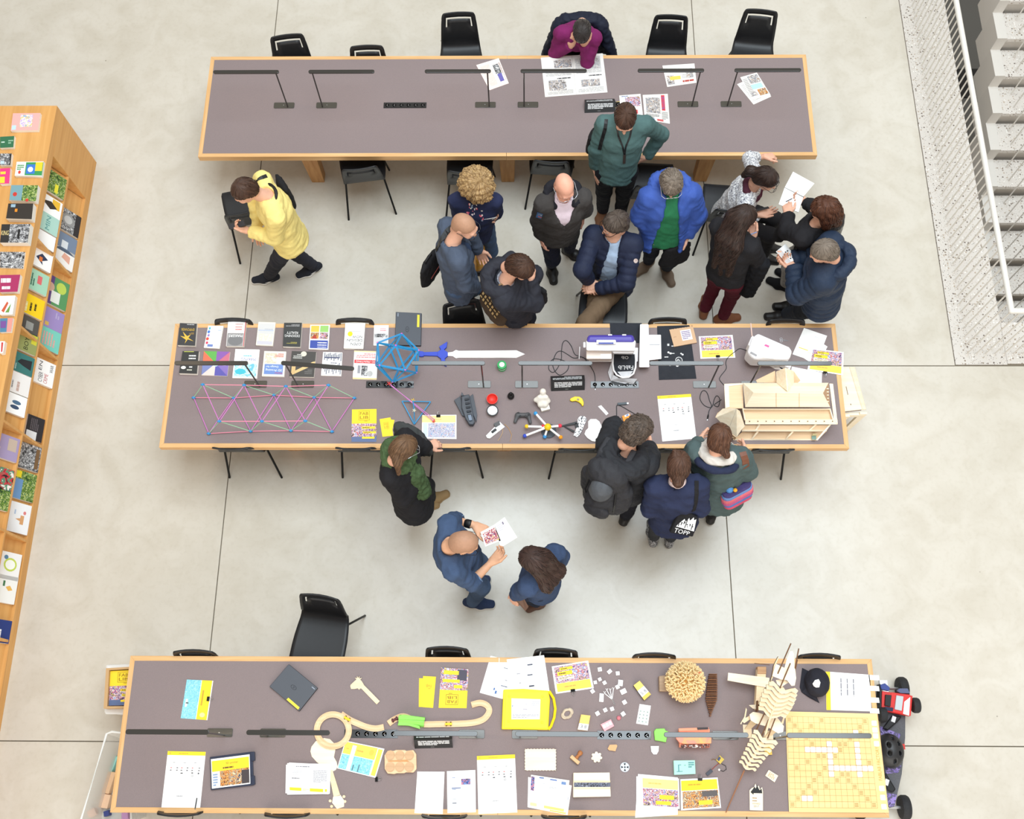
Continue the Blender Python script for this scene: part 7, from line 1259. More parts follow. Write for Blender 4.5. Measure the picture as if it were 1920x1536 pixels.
# sea urchin of branching sticks on a block
b0 = P(*d3((462,370))[0],ZT); t = thing('coral_lamp','spiky coral-like ball of pale branching pieces on a wood block','ornament',b0); pl(t,'block',d3((255,310),(345,300),(345,440),(258,440)),.05,.05,wood_mat('driftwood',(150,124,98),(176,148,120),0,5.),b0,0,.003)
CORAL = mat('cream_coral',(246,220,168),.6); CORE = C(232,176,96); MB().ball((0,0,.10),.07,n=18).build('core',CORE,t,smooth=True); ga = math.pi*(3-5**.5); NB = 150
_bm = []
for v_ in range(3):
    mb = MB(); mb.tube([(0,0,0),(0,0,.08)],.0055,5)
    for s_ in (-1,1): mb.tube([(0,0,.036),(s_*.024,.004*v_,.066)],.005,5); mb.tube([(0,0,.056),(s_*.006*(v_-1),s_*.018,.084)],.0045,5)
    _bm.append(mb.mesh('spike',CORAL))
for i in range(NB):
    zz = 1-(i+.5)/NB*1.55; rr_ = math.sqrt(max(0,1-zz*zz)); d_ = Vector((rr_*math.cos(ga*i),rr_*math.sin(ga*i),zz)); q_ = d_.to_track_quat('Z','Y'); q_ = (q_.to_matrix() @ Matrix.Rotation(i*1.7,3,'Z')).to_euler(); put('spike',_bm[i % 3],t,A3(0,0,.10)+np.array(d_)*.062,rot=q_)
MB().prism([(-.03,-.02),(.03,.012),(.045,.014),(.0,-.006),(-.02,-.012)],0,.01).build('red_leaf',C(226,50,34),t,A3(.06,.045,.205));
# brown ribbed boat / cone
b0 = P(*d3((712,470))[0],ZT); t = thing('ribbed_cone','brown ribbed cardboard boat tapering to a point','model',b0); CB = mat('brown_card',(128,84,54),.8,var=.12,vscale=60)
for i in range(24):
    f = i/23; y = 290+f*355; w = (34+14*math.sin(min(f*1.6,1)*math.pi/2))*(1 if f < .62 else max(.12,1-(f-.62)/.40)); x = 719-f*22; pl(t,'rib',d3((x-w,y),(x+w,y+1),(x+w,y+9),(x-w,y+8)),.03+.012*(i % 2),.03+.012*(i % 2),CB,b0,0,0)
# toy aeroplane
b0 = P(*d3((1140,430))[0],ZT); t = thing('wooden_plane','laser-cut wooden aeroplane beside the dinosaur','model',b0)
pl(t,'wing',d3((848,282),(1090,312),(1200,326),(1200,412),(1090,392),(842,348)),.10,.005,PL2,b0,.095,0); pl(t,'fuselage',d3((1098,240),(1170,240),(1172,300),(1160,420),(1120,560),(1092,600),(1080,580),(1090,420)),.09,.06,PLY,b0,.03,.003); pl(t,'cowl',d3((1100,228),(1176,228),(1176,292),(1100,292)),.10,.06,wood_mat('brown_ply',(170,128,90),(196,154,112),0,5.),b0,.035,.004); pl(t,'tailplane',d3((1025,560),(1130,552),(1160,600),(1060,590)),.09,.004,PL2,b0,.086,0); pl(t,'fin',d3((1098,520),(1106,522),(1104,615),(1094,615)),.13,.05,PLYEDGE,b0,.08,0); MB().box((0,0,0),(.11,.004,.008),0,-.1).build('propeller',PLYEDGE,t,P(*d3((1138,208))[0],ZT+.09)-b0)
for s_ in (1105,1165): pl(t,'undercarriage',d3((s_-4,330),(s_+4,330),(s_+4,350),(s_-4,350)),.06,.06,PLYEDGE,b0,0,0)
# ---- dinosaur skeleton: ribbed spine climbing from tail to raised head
b0 = P(*d3((1180,800))[0],ZT); t = thing('dinosaur_skeleton','large laser-cut plywood dinosaur skeleton with long tail','model',b0); DC = lambda x,y,z: P(*d3((x,y))[0],ZT+z)-b0
def vert_(name,c,z,w,ang,h=.0052,m=PLY):                 # one wavy vertebra plate
    q = DC(*c,z); pts = []
    for u,v in ((-1,.28),(-.75,.46),(-.45,.22),(-.18,-.05),(0,.16),(.18,-.05),(.45,.22),(.75,.46),(1,.28),(.92,-.1),(.6,-.02),(.3,-.38),(0,-.56),(-.3,-.38),(-.6,-.02),(-.92,-.1)): pts.append((u*w,v*w*.62))
    return MB().prism(pts,-h/2,h/2,0,1).build(name,[m,PLYEDGE],t,q,rot=(math.radians(14),math.radians(8),math.radians(ang)))
for i in range(8): f = i/7; vert_('tail_plate',(1010+f*150,1085-f*240),.10+.22*f,.068+.026*f,-28,.009)
for i in range(7): f = i/6; vert_('rib_plate',(1222+f*92,628-f*210),.40+.16*f,.104+.014*math.sin(f*3.1),-16,.009)
MB().tube([DC(985,1120,.085),DC(905,1300,.045),DC(828,1480,.01)],[.006,.005,.0035],6).build('tail_rod',C(150,104,76),t)
sp_ = [DC(1000,1090,.09),DC(1085,960,.2),DC(1160,830,.3),DC(1210,660,.4),DC(1300,430,.55),DC(1330,300,.60)]; MB().tube(sp_,.008,6).build('spine',PLY,t)
for a,b in (((1075,800),(1160,625)),((1115,868),(1195,680)),((1185,845),(1250,672))): MB().tube([DC(*a,.30),DC(*b,.36)],.0045,5).build('hip_rod',PLYEDGE,t)
def dplate(name,px,z,th=.006,m=PL2): w = [DC(x,y,z) for x,y in px]; return MB().prism([(q[0],q[1]) for q in w],z-th,z,0,1).build(name,[m,PLYEDGE],t)
dplate('pelvis_plate',((1030,640),(1060,618),(1110,625),(1180,650),(1260,655),(1325,740),(1318,790),(1275,802),(1180,745),(1080,715),(1040,690)),.30); dplate('skull_top',((1225,310),(1255,205),(1330,240),(1352,150),(1375,100),(1398,95),(1412,120),(1420,230),(1430,330),(1418,392),(1390,395),(1350,345),(1300,340)),.62); dplate('skull_side',((1225,300),(1240,215),(1278,140),(1276,165),(1250,225),(1232,320),(1210,360)),.60,.03,PLY); dplate('shoulder_plate',((1255,345),(1320,335),(1365,365),(1300,405),(1268,380)),.58)
for a,b,za,zb in (((1272,290),(1385,30),.62,.70),((1290,415),(1380,200),.60,.66),((1410,290),(1452,75),.6,.68),((1400,365),(1440,170),.58,.64)): MB().tube([DC(*a,za),DC(*b,zb)],.0045,5).build('jaw_rod',PLYEDGE,t)
for px in (((950,720),(985,660),(1000,580),(1008,600),(995,670),(1030,650),(1038,680),(985,715),(968,700),(960,725)),((1300,720),(1325,650),(1338,612),(1340,640),(1320,720))): dplate('claw',px,.26,.006,PLY)
for x,y in ((1080,690),(1270,745)):
    q = DC(x,y,.29); MB().hexa([(q[0]-.02,q[1]-.05,0),(q[0]+.02,q[1]-.05,0),(q[0]+.02,q[1]-.044,0),(q[0]-.02,q[1]-.044,0)],[(q[0]-.03,q[1]-.003,.29),(q[0]+.03,q[1]-.003,.29),(q[0]+.03,q[1]+.003,.29),(q[0]-.03,q[1]+.003,.29)]).build('leg',PLY,t); MB().box((q[0],q[1]-.06,.004),(.06,.09,.006)).build('foot',PL2,t)
cutout('ply_block','yellow-tan printed wooden block under the dinosaur tail','block',d3((1150,905),(1215,895),(1225,985),(1165,988)),.02,ZT,C(238,196,96),PLYEDGE)
sheet('wood_tile','small square wooden tile with faint engraving','tile',[d3((1245,1222))[0],d3((1276,1165))[0],d3((1195,1115))[0],d3((1165,1165))[0]],.006,ZT,PL2,[('l',.15,.15,.85,.85,4,(206,180,146)),('o',.5,.5,.2,.2,(214,190,156)),('o',.5,.5,.12,.12,(240,220,190))],PLYEDGE)
t = cutout('award_plaque','wooden flame-shaped award with a black flame','plaque',d3((1032,1460),(1030,1290),(1050,1270),(1070,1262),(1080,1232),(1092,1262),(1110,1250),(1118,1285),(1138,1262),(1145,1300),(1145,1465)),.008,ZT,PL2,PLYEDGE); l0 = np.array(t.location)
q = [P(*p,ZT+.0082)-l0 for p in d3((1032,1460),(1145,1465),(1145,1300),(1032,1292))]; pm,ms = prints(q,[('l',.2,.58,.78,.68,1,(170,140,110)),('l',.2,.44,.8,.54,1,(170,140,110)),('t',.2,.30,.8,.40,'AWARD',(170,140,110)),('t',.3,.16,.7,.26,'2017',(120,90,70)),('p',[(.06,.92),(.28,.80),(.3,.88),(.95,.9),(.9,1.15),(.75,1.05),(.55,1.3),(.45,1.12),(.36,1.22),(.2,1.05)],BLK)],A3(0,0,1.)); pm.build('engraving',ms,t)
# ---- word game board
GBX = e3((500,640),(1262,660),(1362,1485),(530,1480)); t = sheet('game_board','wooden word game board marked FABLAB FACTORY','game board',norm_(GBX),.008,ZT,wood_mat('board_pine',(236,202,138),(242,212,152),0,2.),[],PLYEDGE); l0 = np.array(t.location); cr = [P(*p,ZT+.008)-l0 for p in norm_(GBX)]
LN = C(186,134,70); g0u,g0v,gu,gv = .012,.045,.880,.905; mb = MB(); nrm = A3(0,0,.0006)
for i in range(16):
    for (u0,v0,u1,v1) in ((g0u+(gu)*i/15-.0012,g0v,g0u+gu*i/15+.0012,g0v+gv),(g0u,g0v+gv*i/15-.0012,g0u+gu,g0v+gv*i/15+.0012)): mb.add([bil(cr,u,v)+nrm for u,v in ((u0,v0),(u1,v0),(u1,v1),(u0,v1))],[(0,1,2,3)])
for i in range(15):
    for j in range(15):
        if (i*3+j*5) % 11 == 0 or i == j or i+j == 14:
            u,v = g0u+gu*(i+.12)/15,g0v+gv*(j+.2)/15
            for k in range(3): mb.add([bil(cr,a,b)+nrm for a,b in ((u,v+k*.014),(u+.038,v+k*.014),(u+.038,v+k*.014+.006),(u,v+k*.014+.006))],[(0,1,2,3)])
mb.build('grid_print',LN,t); pm,ms = prints([bil(cr,.985,.32),bil(cr,.985,.66),bil(cr,.925,.66),bil(cr,.925,.32)],[('t',.0,.2,1,.8,'FABLAB FACTORY',(214,160,70))],A3(0,0,1.)); pm.build('lettering',ms,t)
OR_ = ('first','second','third','fourth','fifth','sixth','seventh','eighth'); tile_me = MB().prism(rrect(.0355,.0355,.005,2),0,.005).mesh('game_tile',WPLAST); n_ = 0
def gt(u,v,lb): o = put('game_tile',tile_me,None,l0+bil(cr,u,v)+A3(0,0,.0008)); tag(o,lb,'tile','white word game tiles')
for i in range(6): gt(g0u+gu*(3.5+i)/15,g0v+gv*(9.5)/15,OR_[i]+' white tile from the left in the upper horizontal word on the board')
for i,j in enumerate((10,8,7,6,5)): gt(g0u+gu*7.5/15,g0v+gv*(j+.5)/15,OR_[i]+' white tile from the top in the left vertical word on the board')
for i in range(8,15):
    if i != 12: gt(g0u+gu*(i+.5)/15,g0v+gv*6.5/15,OR_[i-8]+' white tile from the left in the lower horizontal word on the board')
for i,j in enumerate((12,10,9,8,7,6,5)): gt(g0u+gu*12.5/15,g0v+gv*(j+.5)/15,OR_[i]+' white tile from the top in the right vertical word on the board')
for i in (2,3): gt(g0u+gu*(i+.5)/15,g0v+gv*1.5/15,('left','right')[i-2]+' tile of the short pair near the board\'s lower left corner')
for i,v in enumerate((.90,.83,.77,.69,.24,.15,.06)): gt(.955,v,OR_[i]+' spare tile from the top along the right margin of the board')
# cap
b0 = P(*e3((740,420))[0],ZT); t = thing('cap','black cap with a white printed emblem','cap',b0); BC = cloth('black_cap',(44,44,52)); DE = lambda x,y,z: P(*e3((x,y))[0],ZT+z)-b0
S = SDF(); S.ell(DE(765,400,.05),(.085,.10,.085),k=.03); S.half((0,0,.004),(0,0,-1)); solid('crown',S,.008,BC,t,fold=.004,wl=.07)
mb = MB(); bp_ = [DE(x,y,z) for x,y,z in ((640,278,.004),(685,300,.02),(730,320,.03),(700,420,.045),(760,520,.03),(785,572,.004),(690,520,.012),(635,480,.008),(620,440,.006))]; mb.add(bp_,[tuple(range(9))]).add([q-A3(0,0,.003) for q in bp_],[tuple(range(8,-1,-1))]); mb.build('peak',BC,t)
pm = MB(); pm.prism([tuple(DE(x,y,.13)[:2]) for x,y in ((725,410),(745,380),(775,372),(790,400),(780,440),(755,442),(735,430))],.128,.137); pm.build('emblem',C(226,226,226),t)
# page with strips overhanging
sheet('calendar_sheet','white page with a yellow left strip and fringed right edge','paper',left_(e3((835,308),(1205,335),(1215,640),(842,628))),.0015,ZT,WHITE,[('r',0,0,1,.1,YEL)]+[('l',.15+.0*i,.32+.14*i,.92,.36+.14*i,1,(120,120,130)) for i in range(3)])
for i,y in enumerate((358,448,545,635)): cutout('paper_strip','white paper strip overhanging the right table edge, number %s from the back' % ('one','two','three','four')[i],'paper strip',e3((1200,y-22),(1278,y-18),(1284,y+24),(1205,y+20)),.0015,ZT+.0015,WHITE,WHITE)
# ---- robot, board, helmet beside the table
b0 = P(*e3((1400,900))[0],.12); b0 = A3(b0[0],b0[1],0); t = thing('longboard','long off-road board with a grey and purple deck','skateboard',b0); DR = lambda x,y,z: P(*e3((x,y))[0],z)-b0
q = [DR(x,y,.14) for x,y in ((1285,640),(1300,600),(1500,640),(1498,860),(1470,1160),(1410,1430),(1370,1445),(1320,1400),(1340,1300))]; MB().prism([(v[0],v[1]) for v in q],.125,.14).build('deck',mat('grip_tape',(96,96,100),.9,var=.1,vscale=80),t,bevel=.003)
PU = ramp_mat('purple_smoke',[(84,72,130),(130,110,180),(96,90,120),(150,130,196),(70,62,100)],20.)
for pxs in (((1285,760),(1380,800),(1460,830),(1440,880),(1300,860)),((1330,1100),(1400,1120),(1465,1090),(1440,1150),(1340,1160)),((1345,1320),(1430,1330),(1410,1425),(1370,1440),(1350,1400))): MB().prism([tuple(DR(x,y,.1412)[:2]) for x,y in pxs],.1402,.1412).build('deck_print',PU,t)
for pxs in (((1320,780),(1400,670),(1480,680),(1450,720),(1360,800)),((1325,1140),(1350,1160),(1430,1290),(1400,1320),(1350,1290))):
    MB().prism([tuple(DR(x,y,.19)[:2]) for x,y in pxs],.141,.175).build('foot_binding',BLACK,t,bevel=.01)
for x,y in ((1402,705),(1345,1230)): qq = DR(x,y,.18); MB().box((qq[0],qq[1],.177),(.03,.045,.004),0,-.4).build('buckle',C(220,220,220),t)
RUB = mat('tyre',(44,44,46),.7,bump=.5,bscale=90); wp = DR(1490,1440,.09); MR = Matrix.Rotation(math.pi/2,3,'Y')
def wheel(par,c,r,w,hubc=(110,80,130)):
    o = MB().lathe([(r*.55,-w/2),(r*.9,-w/2),(r,-w/4),(r,w/4),(r*.9,w/2),(r*.55,w/2)],22,M=MR).build('tyre',RUB,par,c,smooth='auto'); MB().lathe([(r*.55,-w*.3),(r*.5,-w*.42),(r*.15,-w*.45)],16,M=MR).lathe([(r*.15,w*.45),(r*.5,w*.42),(r*.55,w*.3)],16,M=MR).build('hub',C(*hubc),par,c)
wheel(t,A3(wp[0],wp[1],.09),.09,.062); wheel(t,A3(wp[0]-.34,wp[1],.09),.09,.062); wp2 = DR(1420,560,.09)
for s_ in (0,-.30): wheel(t,A3(wp2[0]+.06+s_,wp2[1]+.1,.09),.09,.062)
MB().tube([A3(wp[0],wp[1],.09),A3(wp[0]-.34,wp[1],.09)],.012,8).tube([A3(wp2[0]+.06,wp2[1]+.1,.09),A3(wp2[0]-.24,wp2[1]+.1,.09)],.012,8).build('axle',CHROME,t); MB().box((wp[0]-.17,wp[1]+.05,.11),(.06,.16,.03)).box((wp2[0]-.09,wp2[1]+.08,.11),(.06,.16,.03)).build('truck',CHROME,t)
b1 = P(*e3((1390,965))[0],.26); b1 = A3(b1[0],b1[1],.1415); t = thing('helmet','black skate helmet resting on the board','helmet',b1); S = SDF(); S.ell((0,0,.055),(.105,.125,.105),k=.02); S.half((0,0,.002),(0,0,-1)); S.ell((0,0,.02),(.092,.112,.09),k=.006,op='s')
for x,y in ((-.03,-.02),(.05,-.02),(-.03,.04),(.05,.05),(.01,.09),(.01,-.08)): S.ell((x,y,.15),(.012,.02,.05),k=.006,op='s')
solid('shell',S,.007,mat('helmet_black',(38,38,40),.45,spec=.5),t); MB().box((.115,.03,.02),(.03,.04,.02)).build('red_tab',C(206,60,54),t)
b1 = P(*e3((1440,560))[0],.26); b1 = A3(b1[0],b1[1],.1415); t = thing('robot_car','red and black robot car with a small grey screen','robot',b1); DB = lambda x,y,z: P(*e3((x,y))[0],.1415+z)-b1
def rb(name,px,zl,zh,m,bevel=.004): return MB().prism([tuple(DB(x,y,zh)[:2]) for x,y in px],zl,zh).build(name,m,t,bevel=bevel)
RB = C(214,48,44,.35); rb('chassis',((1305,470),(1560,510),(1545,680),(1300,630)),.02,.075,RB); rb('screen',((1425,505),(1485,515),(1470,636),(1410,622)),.075,.09,C(190,200,204,.2)); rb('shell',((1380,480),(1540,500),(1530,670),(1360,640)),.05,.078,RB); rb('white_panel',((1490,560),(1540,520),(1530,675),(1480,660)),.078,.082,WPLAST,.001)
rb('electronics',((1335,500),(1385,505),(1375,600),(1330,590)),.076,.095,BLACK,.002); rb('gripper',((1290,420),(1330,405),(1370,440),(1365,470),(1300,455)),.05,.09,C(60,74,140)); rb('gripper',((1430,470),(1450,448),(1520,448),(1540,490),(1460,488)),.06,.09,C(90,96,130)); rb('bumper',((1285,410),(1305,420),(1300,640),(1282,600)),.0,.08,BLACK)
for x,y in ((1585,590),(1312,690)): q = DB(x,y,.06); wheel(t,A3(q[0],q[1]+(0 if x > 1400 else .02),.058),.058,.05,(60,60,62))
rb('cable_loom',((1330,600),(1400,610),(1395,640),(1325,630)),.078,.088,C(30,40,70),.002)
# ---- boxes by the left end of the near table
b0 = P(*a3((230,690))[0],.5); b0 = A3(b0[0]+.05,b0[1],0); DL = lambda x,y,z: P(*a3((x,y))[0],z)-b0
t = thing('storage_bin','white translucent bin carrying the cardboard box of brochures','bin',b0); MB().prism([tuple(DL(x,y,.42)[:2]) for x,y in ((165,540),(420,530),(410,850),(155,850))],0,.42).build('tub',mat('frosted_plastic',(226,224,220),.4),t,bevel=.01); MB().prism([tuple(DL(x,y,.44)[:2]) for x,y in ((172,545),(430,535),(420,862),(162,858))],.421,.44).build('lid',mat('frosted_plastic',(226,224,220),.4),t,bevel=.005)
t = thing('brochure_box','open cardboard box full of yellow FAB LIB brochures','box',b0+A3(0,0,.441)); KR = C(196,158,112); o_ = ((168,562),(400,548),(395,818),(152,822)); i_ = ((188,574),(390,562),(385,806),(176,808)); zz = .53
for k in range(4):
    a,b,c,d = o_[k],o_[(k+1) % 4],i_[(k+1) % 4],i_[k]; MB().prism([tuple(DL(*p,zz)[:2]) for p in (a,b,c,d)],0,zz-.441).build('side',KR,t)
bx_ = a3(*i_); sheet('brochure','yellow FAB LIB brochure on top inside the cardboard box','brochure',norm_([a3((196,580))[0],a3((372,572))[0],a3((365,800))[0],a3((186,804))[0]]),.06,.442,YEL,brochure())
b0 = P(*a3((150,1350))[0],.3); b0 = A3(b0[0]+.1,b0[1]-.1,0); t = thing('clear_bin','large clear plastic bin of toys beside the near table','bin',b0); DL = lambda x,y,z: P(*a3((x,y))[0],z)-b0
fp = mat('clear_plastic',(236,236,232),.25,alpha=.35); ring_ = ((172,985),(205,972),(330,985),(330,1560),(20,1620),(0,1560)); base_ = [tuple(DL(x,y,.36)[:2]) for x,y in ring_]
mb = MB(); K = len(base_); cx_ = np.mean(base_,0); low = [tuple(cx_+(np.array(p)-cx_)*.9) for p in base_]; mb.v = [(p[0],p[1],.004) for p in low]+[(p[0],p[1],.36) for p in base_]; mb.f = [tuple(range(K-1,-1,-1))]+[(i,(i+1) % K,K+(i+1) % K,K+i) for i in range(K)]; mb.m = [0]*len(mb.f); so = mb.build('tub',fp,t); sm_ = so.modifiers.new('solid','SOLIDIFY'); sm_.thickness = .004
MB().tube([(p[0],p[1],.36) for p in base_],.009,8,closed=True).build('rim',mat('rim_plastic',(232,232,228),.35),t)
for i,(x,y,w,h,col,rz_,lb) in enumerate(((185,1300,.06,.16,(232,190,150),-.2,'peach wooden slat in the clear bin'),(160,1420,.07,.1,(240,200,166),-.15,'peach wooden block in the clear bin'),(215,1180,.03,.12,(150,206,196),-.3,'mint plastic stick in the clear bin'),(170,1500,.04,.04,(60,70,130),.3,'dark blue block in the clear bin'),(290,1515,.05,.05,(196,150,196),.2,'lilac block in the clear bin'),(75,1495,.06,.05,(240,196,170),.5,'small peach piece at the left of the clear bin'))):
    q = P(*a3((x,y))[0],.06); tag(MB().box((0,0,.03),(w,h,.06)).build('toy_block',C(*col),None,A3(q[0],q[1],.006),bevel=.004,rz=rz_),lb,'block')
tent(b3((1172,742),(1500,735),(1505,880),(1180,887)),'black folded notice card under the lamp bar on the near table')
# ================================================================ BOOKS ON THE SHELF
s3 = Z(0,180,3.2); s4 = Z(0,640,2.4)
GB_ = 'books lying on top of the shelf'
for lb,px,col,it,th in (
    ('pink book with a white unicorn on the shelf top',s3((78,104),(242,102),(228,205),(64,208)),C(240,176,170),[('r',.3,.2,.75,.9,ramp_mat('print_pastel',[(250,220,220),(190,170,220),(250,240,240),(240,200,120),(150,180,220)],30.)),('r',.03,.04,.18,.3,(190,220,240))],.03),
    ('dark green book at the left edge of the shelf top',s3((0,245),(86,240),(80,308),(0,312)),C(52,110,76),[('l',.1,.4,.5,.6,1,(200,220,206)),('l',.6,.3,.95,.7,2,(150,190,160))],.03),
    ('black and white film strip book on the shelf top',s3((0,345),(70,345),(62,415),(0,415)),PH_BW,[('r',.9,.0,1,1,BLK),('r',.05,.1,.4,.35,(190,214,230))],.035),
    ('bright pink and yellow book on the shelf top',s3((0,435),(62,432),(55,525),(0,528)),C(230,60,130),[('l',.05,.55,.9,.85,1,(240,220,60)),('r',.0,.05,.5,.45,(244,214,60))],.035),
    ('white, blue and green childrens book on the shelf top',s3((100,395),(262,393),(250,482),(88,478)),C(236,238,232),[('r',.36,.05,1,.95,(60,150,84)),('r',.4,.15,.72,.8,(60,120,206)),('o',.55,.45,.1,.18,(244,244,244)),('r',.72,.35,.98,.95,(236,206,50)),('l',.05,.4,.3,.8,3,(80,150,90)),('o',.16,.25,.05,.12,(210,70,60))],.03),
    ('book with a misty blue and green landscape on the shelf top',s3((68,535),(228,536),(215,632),(56,625)),PH_GREEN,[('r',0,0,.45,1,(120,160,170)),('o',.18,.4,.08,.14,(200,60,50)),('o',.66,.05,.06,.1,(206,60,50))],.05),
    ('thick black book with a small orange figure on the shelf top',s3((50,645),(200,645),(190,740),(36,735)),C(52,46,42),[('r',.3,.45,.4,.65,(230,140,40)),('r',.12,.75,.3,.95,(150,180,200))],.06),
    ('thick grey novel lettered KING on the shelf top',s3((10,770),(182,768),(165,880),(0,880)),PH_BW,[('r',0,0,.3,1,(46,44,44)),('t',.02,.4,.28,.65,'KING',(236,214,150)),('r',.6,.2,.68,.7,(30,30,32))],.06),
    ('black and white portrait book on the shelf top',s3((0,935),(150,936),(138,1035),(0,1030)),PH_BW,[('l',.1,.1,.5,.3,2,(230,230,230))],.015),
    ('magenta book with two rows of white block letters on the shelf top',s3((0,1075),(122,1072),(105,1175),(0,1178)),C(168,48,96),[('l',.05,.45,.9,.9,1,(244,236,240)),('l',.1,.1,.9,.4,1,(244,236,240))],.04),
    ('white book with red and green flowers on the shelf top',s3((0,1200),(92,1198),(75,1310),(0,1312)),WHITE,[('p',[(.1,.2),(.5,.7),(.6,.6),(.3,.1)],(200,90,60)),('p',[(.4,.1),(.8,.6),(.7,.1)],(110,150,70))],.04),
    ('blue and pink paperback on the shelf top',s3((0,1335),(78,1332),(65,1415),(0,1418)),C(80,130,160),[('r',.6,0,1,1,(230,150,140)),('r',.05,.3,.5,.8,(120,80,150))],.025),
    ('white and red book at the left edge of the shelf top',s4((0,0),(22,0),(14,52),(0,54)),C(240,236,234),[('r',.3,.1,.7,.9,(200,60,54))],.04)):
    sheet('book',lb,'book',norm_(px),th,.885,col,it,PAGES,GB_,part='cover_print')
def shelf_book(lb,x,y,w,h,col,items=(),th=.03):
    """a book propped on the sloping display: its front faces the aisle"""
    L = math.hypot(.13,.31); up = A3(-.13/L,0,.31/L); al = A3(0,1.,0); nr = np.cross(al,up); nr = nr if nr[0] > 0 else -nr
    foot = A3(-4.0,0,.475 if 'upper' in lb else .096); v = (x-960)/F*CR-(y-768)/F*CU+CD; hw,hh = w/2,h/2
    c0 = CC+v*(np.dot(foot+nr*th-CC,nr)/np.dot(v,nr))-nr*th; s_ = np.dot(c0-foot,up)
    if s_ < hh+.004: c0 = c0+up*(hh+.004-s_)
    fr = [c0-al*hw-up*hh+nr*th,c0+al*hw-up*hh+nr*th,c0+al*hw+up*hh+nr*th,c0-al*hw+up*hh+nr*th]; base = c0-up*hh
    q = [p-base for p in fr]; b = [p-nr*th for p in q]; o = MB().hexa(b,q,0,1).build('book',[col if not isinstance(col,tuple) else C(*col),PAGES],None,base); tag(o,lb,'book','books propped in the shelf niches')
    if items: pm,ms = prints(q,items,nr); pm.build('cover_print',ms,o)
T_ = lambda t,c,v0=.4,v1=.6: ('t',.12,v0,.88,v1,t,c)
